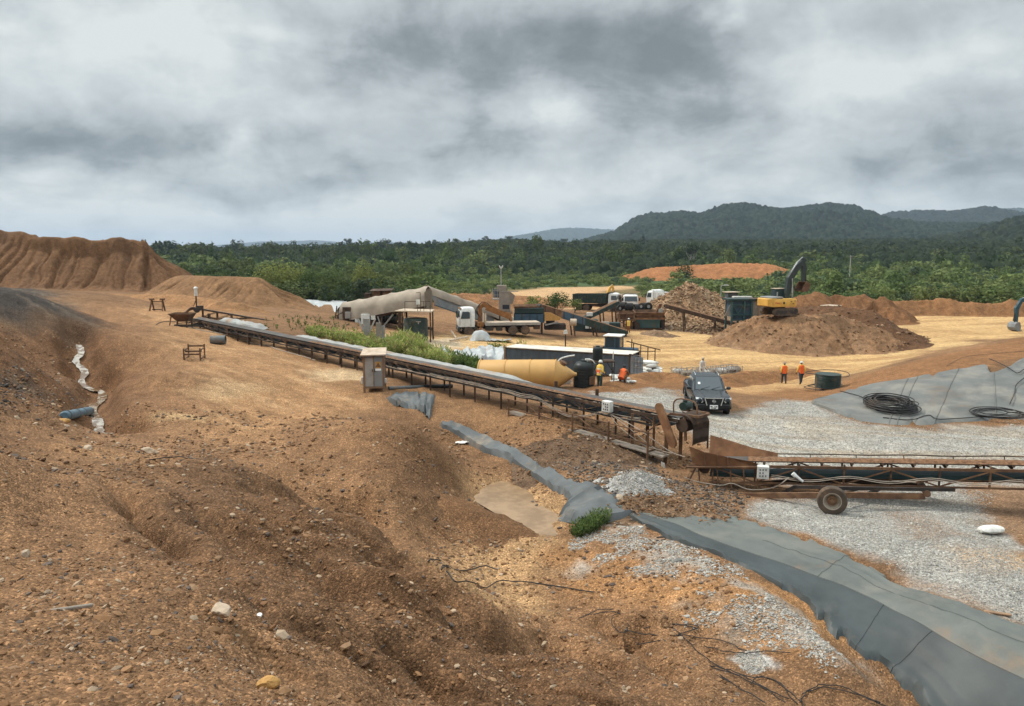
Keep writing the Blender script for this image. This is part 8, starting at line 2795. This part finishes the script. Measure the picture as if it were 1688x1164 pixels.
def stones(name, label, x, y, z, size, pal, seed, sink=.25, angular=.35):
    rng = np.random.default_rng(seed)
    n = len(x)
    s = size[:, None, None] * (.6 + .8 * rng.random((n, 1, 3))) * np.array([1, 1, .62])
    p = ICO_V[None] * (1 + angular * (rng.random((n, 12, 1)) - .5)) * s * .5
    a = rng.random(n) * 6.283
    c, sn = np.cos(a)[:, None], np.sin(a)[:, None]
    tl = rng.normal(size=(n, 1)) * .35
    px, py, pz_ = p[..., 0] * c - p[..., 1] * sn, p[..., 0] * sn + p[..., 1] * c, p[..., 2]
    pz_ = pz_ + tl * px
    co = np.stack([px + x[:, None], py + y[:, None], pz_ + (z + size * (.3 - sink))[:, None]], -1).reshape(-1, 3)
    f = (ICO_F[None] + np.arange(n)[:, None, None] * 12).reshape(-1, 3)
    pal = np.array(pal)
    col = pal[rng.integers(len(pal), size=n)] * (.7 + .6 * rng.random((n, 1)))
    o = np_mesh(name, co, f, M['stone'], np.repeat(col, 12, 0), 'leaf', None, False)
    tag(o, label, 'stones', kind='stuff')
    return o


EARTH = [(.20, .105, .05), (.16, .085, .042), (.25, .14, .07), (.13, .075, .042), (.22, .125, .065), (.26, .16, .09), (.11, .085, .07), (.34, .25, .17), (.17, .09, .043)]
GREY = [(.33, .315, .285), (.28, .27, .245), (.38, .365, .335), (.23, .225, .21), (.36, .31, .25)]
rng = np.random.default_rng(5)
n = 95000
th = rng.uniform(-.66, .62, n)
r = 2.6 * (34 / 2.6) ** rng.random(n)
x, y = r * np.sin(th), r * np.cos(th)
keep = (x < 1.0 + .25 * y) & (fbm(x / 1.6, y / 1.6, 4, 801, .6) > rng.uniform(-.5, .45, n))
x, y, r = x[keep], y[keep], r[keep]
size = np.clip(r * .0025 * np.exp(rng.normal(size=len(r)) * .62), .006, .16)
stones('loose_stones', 'loose brown stones strewn over the foreground slope', x, y, fine_h(x, y), size, EARTH, 6)
for key, nn, s0 in (('gravel2', 34000, .028), ('gravel1', 28000, .04), ('bermgravel', 6000, .045), ('bermstreak', 3500, .04), ('bermgrey2', 2500, .04), ('mid_dark', 3000, .08), ('darkleft', 5000, .12), ('leftwall', 5000, .08), ('darkleft2', 2500, .07), ('gravpatch', 1500, .03)):
    P_ = POLY[key][:, :2]
    xy = rng.uniform(P_.min(0), P_.max(0), (nn * 2, 2))
    m = soft(xy[:, 0], xy[:, 1], P_, .4, .8, 1, .6) > rng.random(len(xy)) * .9 + .05
    if key.startswith('berm'):
        m &= fbm(xy[:, 0] / .9, xy[:, 1] / .9, 3, 815) > -.1
    xy = xy[m][:nn]
    stones('gravel', 'loose grey gravel stones on the pale ground' if 'gr' in key or 'berm' in key else 'loose stones on the dark earth', xy[:, 0], xy[:, 1], fine_h(xy[:, 0], xy[:, 1]), s0 * np.exp(rng.normal(size=len(xy)) * .35), GREY if 'gr' in key or 'berm' in key else ([(.07, .06, .052), (.05, .045, .04), (.12, .09, .07), (.2, .17, .14)] if 'dark' in key else EARTH), 9)
def heap_rocks(label, words, nn, smin, smax, pal, seed):
    o = next(q for q in bpy.data.objects if q.get('label', '').startswith(words))
    me = o.data
    co = np.empty(len(me.vertices) * 3, np.float32)
    me.vertices.foreach_get('co', co)
    co = co.reshape(-1, 3) + np.array(o.location)
    co = co[co[:, 2] > H(co[:, 0], co[:, 1]) + .05]
    k = rng.integers(len(co), size=nn)
    p = co[k] + rng.normal(size=(nn, 3)) * .06
    stones('broken_rock', label, p[:, 0], p[:, 1], p[:, 2], smin * (smax / smin) ** (rng.random(nn) ** 1.8), pal, seed, .2, .6)


TAN = [(.27, .175, .10), (.22, .135, .075), (.38, .28, .18), (.17, .10, .058), (.25, .16, .092), (.20, .12, .068)]
heap_rocks('broken tan rocks covering the tall rock pile', 'tall tan pile', 7500, .10, .55, TAN, 21)
heap_rocks('rocks in the rubble apron below the dark conveyor', 'long low rubble apron', 1500, .15, .6, TAN, 22)
heap_rocks('clods and stones on the excavator stockpile', 'big brown stockpile', 1300, .08, .36, EARTH[:5] + TAN[3:4] + [(.22, .14, .085)], 23)
heap_rocks('clods and stones on the dark earth pile', 'dark brown earth pile', 700, .10, .5, [(.11, .06, .03), (.16, .09, .05), (.25, .16, .1)], 24)
heap_rocks('grey stones of the small gravel heap', 'small heap of pale grey', 2200, .025, .07, GREY, 25)
heap_rocks('stones in the low rubble heap', 'low brown rubble heap', 1500, .025, .14, EARTH, 26)
heap_rocks('stones in the knobbly earth bank', 'knobbly dark earth', 900, .03, .14, EARTH, 27)
# ------------------------------------------------------------------ people: one skinned body each, clothes as children
def skin_mesh(verts, edges, radii, root, sub=1):
    me = bpy.data.meshes.new('body')
    me.from_pydata([tuple(v) for v in verts], edges, [])
    o = bpy.data.objects.new('body', me)
    COL.objects.link(o)
    o.modifiers.new('skin', 'SKIN')
    if not me.skin_vertices:
        bpy.context.view_layer.objects.active = o
        bpy.context.view_layer.update()
    if not me.skin_vertices:
        me.attributes  # the layer is made by the modifier
    for i, r in enumerate(radii):
        sv = me.skin_vertices[0].data[i]
        sv.radius = (r, r) if not isinstance(r, tuple) else r
        sv.use_root = (i == root)
    s = o.modifiers.new('subd', 'SUBSURF')
    s.levels = s.render_levels = sub
    bpy.context.view_layer.update()
    dg = bpy.context.evaluated_depsgraph_get()
    out = bpy.data.meshes.new_from_object(o.evaluated_get(dg))
    bpy.data.objects.remove(o)
    bpy.data.meshes.remove(me)
    return out


def person(label, J, top, legs, helmet, skin='skin', hold=None, boots='boots', vest=None, stripes=True, scale=1.0):
    """J: joints in local metres; x forward, y left, z up"""
    t = thing('person', label, 'person')
    names, verts, rad, edges = [], [], [], []
    def add(n, p, r, par=None):
        names.append(n)
        verts.append(Vector(p))
        rad.append(r)
        if par is not None:
            edges.append((names.index(par), len(names) - 1))
    add('pelvis', J['pelvis'], (.125, .15))
    add('waist', Vector(J['pelvis']).lerp(Vector(J['chest']), .45), (.115, .14), 'pelvis')
    add('chest', J['chest'], (.13, .17), 'waist')
    add('neck', J['neck'], .058, 'chest')
    h = Vector(J['head'])
    add('chin', Vector(J['neck']).lerp(h, .45), .062, 'neck')
    add('head', h, (.088, .080), 'chin')
    add('crown', h + V(-.01, 0, .09), (.070, .066), 'head')
    for s in 'lr':
        add('sh' + s, J['sh' + s], .062, 'chest')
        add('el' + s, J['el' + s], .046, 'sh' + s)
        add('wr' + s, J['wr' + s], .031, 'el' + s)
        w, e = Vector(J['wr' + s]), Vector(J['el' + s])
        d = (w - e).normalized()
        sd_ = d.cross(V(0, 0, 1))
        sd_ = sd_.normalized() if sd_.length > .1 else V(1, 0, 0)
        add('palm' + s, w + d * .075, (.040, .020), 'wr' + s)
        add('hip' + s, J['hip' + s], .10, 'pelvis')
        add('kn' + s, J['kn' + s], .066, 'hip' + s)
        add('an' + s, J['an' + s], .045, 'kn' + s)
        a = Vector(J['an' + s])
        f = V(.13, 0, -.055)
        if 'toe' + s in J:
            f = Vector(J['toe' + s]) - a
        add('toe' + s, a + f, .042, 'an' + s)
        for k, (o_, l) in enumerate(((-.030, .060), (-.010, .075), (.010, .070), (.028, .055))):
            b_ = w + d * .095 + sd_ * o_
            add('fa%d%s' % (k, s), b_ + d * .02, .0095, 'palm' + s)
            add('fb%d%s' % (k, s), b_ + d * l * .6 + V(0, 0, -.012), .0085, 'fa%d%s' % (k, s))
            add('fc%d%s' % (k, s), b_ + d * l + V(0, 0, -.035), .007, 'fb%d%s' % (k, s))
        add('ta' + s, w + d * .055 - sd_ * .045, .011, 'palm' + s)
        add('tb' + s, w + d * .085 - sd_ * .055, .009, 'ta' + s)
    me = skin_mesh(verts, edges, rad, 0, 1)
    me.materials.append(M[skin])
    for p in me.polygons:
        p.use_smooth = True
    bo = bpy.data.objects.new('body', me)
    COL.objects.link(bo)
    bo.parent = t
    # face
    part('face', skin, bo, lambda b: (b.rock(h + V(.085, 0, -.005), (.035, .03, .045), 3, 1), [b.rock(h + V(.005, s * .085, .0), (.03, .02, .06), 4, 1) for s in (1, -1)]), True)
    part('eyes', 'ink', bo, lambda b: [b.rock(h + V(.078, s * .033, .025), (.018, .02, .012), 5, 1) for s in (1, -1)] + [b.rock(h + V(.08, 0, -.045), (.015, .045, .01), 6, 1)], True)

    def garment(name, chain, m):
        """chain: list of polylines [(point, radius) ...] grown as one skin each"""
        b = MB()
        for line in chain:
            pts = [Vector(p) for p, r in line]
            b.tube(pts, [r for p, r in line], 12)
        return b.build(name, m, bo, True)
    P, W, C = Vector(J['pelvis']), verts[1], Vector(J['chest'])
    up = (C - P).normalized()
    def torso(b, g, lo=-.06, hi=.17):
        side = Vector(J['shl']) - Vector(J['shr'])
        side.z = 0
        side.normalize()
        fw = side.cross(up)
        rings = []
        for t_, rx, ry in ((lo, .135, .175), (.10, .125, .160), (.25, .135, .175), (.40, .145, .195), (.50, .13, .19), (.50 + hi * .4, .095, .14), (.50 + hi * .62, .07, .08)):
            c = P + up * t_
            rings.append([c + fw * (math.cos(a) * (rx + g)) + side * (math.sin(a) * (ry + g)) for a in np.linspace(0, 2 * math.pi, 17)[:-1]])
        b.loft(rings)
    part('jacket', top, bo, lambda b: torso(b, .008), True)
    sl = []
    for s in 'lr':
        S, E, Wr = (Vector(J[k + s]) for k in ('sh', 'el', 'wr'))
        sl.append([(S.lerp(C, .25), .075), (S, .078), (S.lerp(E, .5), .066), (E, .058), (E.lerp(Wr, .5), .050), (E.lerp(Wr, .93), .043)])
    garment('sleeves', sl, top)
    lg = []
    for s in 'lr':
        A, K, N = (Vector(J[k + s]) for k in ('hip', 'kn', 'an'))
        lg.append([(P.lerp(A, .6) + up * .04, .11), (A, .115), (A.lerp(K, .5), .098), (K, .082), (K.lerp(N, .5), .075), (K.lerp(N, .95), .066)])
    garment('trousers', lg, legs)
    bt = []
    for s in 'lr':
        a, o_ = Vector(J['an' + s]), verts[names.index('toe' + s)]
        bt.append([(a + V(0, 0, .09), .058), (a, .060), (a.lerp(o_, .5) + V(0, 0, -.01), .058), (o_ + (o_ - a) * .15, .045)])
    garment('boots', bt, boots)
    if vest:
        part('vest', vest, bo, lambda b: torso(b, .022, -.10, .12), True)
        if stripes:
            def st(b):
                side = Vector(J['shl']) - Vector(J['shr'])
                side.z = 0
                side.normalize()
                fw = side.cross(up)
                for z in (.06, .30):
                    b.loft([[P + up * (z + k) + fw * (math.cos(a) * .170) + side * (math.sin(a) * .207) for a in np.linspace(0, 2 * math.pi, 17)[:-1]] for k in (-.025, .025)], caps=False)
            part('vest_stripe', 'silver_tape', bo, st, True)
    if helmet:
        hm = part('helmet', helmet, bo, lambda b: b.lathe([(.150, .045), (.148, .055), (.120, .06), (.118, .10), (.095, .155), (.05, .185), (.005, .19)], h + V(-.005, 0, .0), (0.08, 0, 1), 16), True)
    else:
        part('hair', 'ink', bo, lambda b: b.lathe([(.095, .02), (.10, .07), (.08, .125), (.03, .15), (.004, .152)], h + V(-.02, 0, 0), (0, 0, 1), 14), True)
    if hold:
        hold(bo)
    t.scale = (scale,) * 3
    return t


def standing(walk=0.0, lean=.02, arm=.12, bend=.12):
    return dict(pelvis=(0, 0, .95), chest=(lean, 0, 1.32), neck=(lean + .01, 0, 1.49), head=(lean + .03, 0, 1.62),
                shl=(lean, .19, 1.41), shr=(lean, -.19, 1.41), ell=(lean - walk * .35 + .0, .25, 1.13), elr=(lean + walk * .35, -.25, 1.13),
                wrl=(lean - walk * .5 + arm, .25, .90), wrr=(lean + walk * .5 + arm, -.25, .90),
                hipl=(0, .095, .90), hipr=(0, -.095, .90), knl=(walk * .55 + .02, .105, .50), knr=(-walk * .35 + .04, -.105, .50),
                anl=(walk * .85, .11, .095), anr=(-walk * .95, -.11, .12 if walk else .095))


def put(t, u, v, heading, z=0):
    p = at(u, v)
    t.location = (p.x, p.y, p.z + z)
    t.rotation_euler = (0, 0, math.atan2(heading[1], heading[0]))
    return t


J1 = standing(0, .05)
J1.update(ell=(.03, .27, 1.14), wrl=(.22, .20, 1.02), elr=(-.02, -.27, 1.14), wrr=(.20, -.24, 1.00))
put(person('worker in white helmet and yellow orange vest standing by the black tanks', J1, 'yellow_vest', 'green_trousers', 'white_box', vest='yellow_vest',
           hold=lambda bo: part('vest_panel', 'orange_vest', bo, lambda b: (b.box((-.135, 0, 1.10), (.03, .30, .20), bev=.01)))), 988, 641, (.75, .65))
put(person('worker in orange vest walking away, left of the pair', standing(.22), 'yellow_vest', 'navy', 'tarp_tan', vest='orange_vest', stripes=False), 1292, 632.5, (.15, 1))
put(person('worker in white helmet and orange vest walking away beside the cable drum', standing(-.20), 'yellow_vest', 'navy', 'white_box', vest='orange_vest', stripes=False), 1320, 633.5, (-.1, 1))
put(person('far worker in yellow orange clothes and white helmet by the rusty crusher', standing(.05), 'crane_orange', 'crane_orange', 'white_box', vest='yellow_vest', stripes=False, scale=1.08), 1036, 549, (.2, .98))
JC = dict(pelvis=(-.18, 0, .34), chest=(.10, 0, .62), neck=(.20, 0, .76), head=(.27, 0, .86), shl=(.12, .19, .70), shr=(.12, -.19, .70), ell=(.30, .26, .48), elr=(.30, -.26, .48),
          wrl=(.48, .14, .36), wrr=(.48, -.14, .36), hipl=(-.16, .10, .32), hipr=(-.16, -.10, .32), knl=(.24, .17, .44), knr=(.24, -.17, .44), anl=(-.02, .14, .09), anr=(-.02, -.14, .09))
put(person('worker in orange vest crouching among the white sacks by the container', JC, 'brown_clothes', 'brown_clothes', None, vest='orange_vest', stripes=False, scale=1.1), 1026, 633, (.5, .85), .1)
put(person('person in white clothes and cap behind the stacked wire crates', standing(0, .08), 'white_shirt', 'white_shirt', 'cabinet_roof'), 1156, 625, (.5, -.85))
put(person('worker in white helmet standing behind the flatbed of the crane truck', standing(0, .03), 'tarp_tan', 'brown_clothes', 'white_box', scale=1.03), 866, 546, (-.3, -1))
# ------------------------------------------------------------------ the air
def haze():
    b = MB()
    b.box((0, 6000, 136), (30000, 15000, 288))
    m = bpy.data.materials.new('haze')
    m.use_nodes = True
    nt = m.node_tree
    nt.nodes.clear()
    out = nt.nodes.new('ShaderNodeOutputMaterial')
    v = nt.nodes.new('ShaderNodeVolumePrincipled')
    v.inputs['Color'].default_value = (.60, .75, .95, 1)
    v.inputs['Density'].default_value = .000085
    v.inputs['Anisotropy'].default_value = .1
    nt.links.new(v.outputs[0], out.inputs['Volume'])
    try:
        m.cycles.homogeneous_volume = True
    except Exception:
        pass
    o = b.build('haze', m)
    tag(o, 'pale blue haze lying over the far hills', 'haze', kind='stuff')


haze()
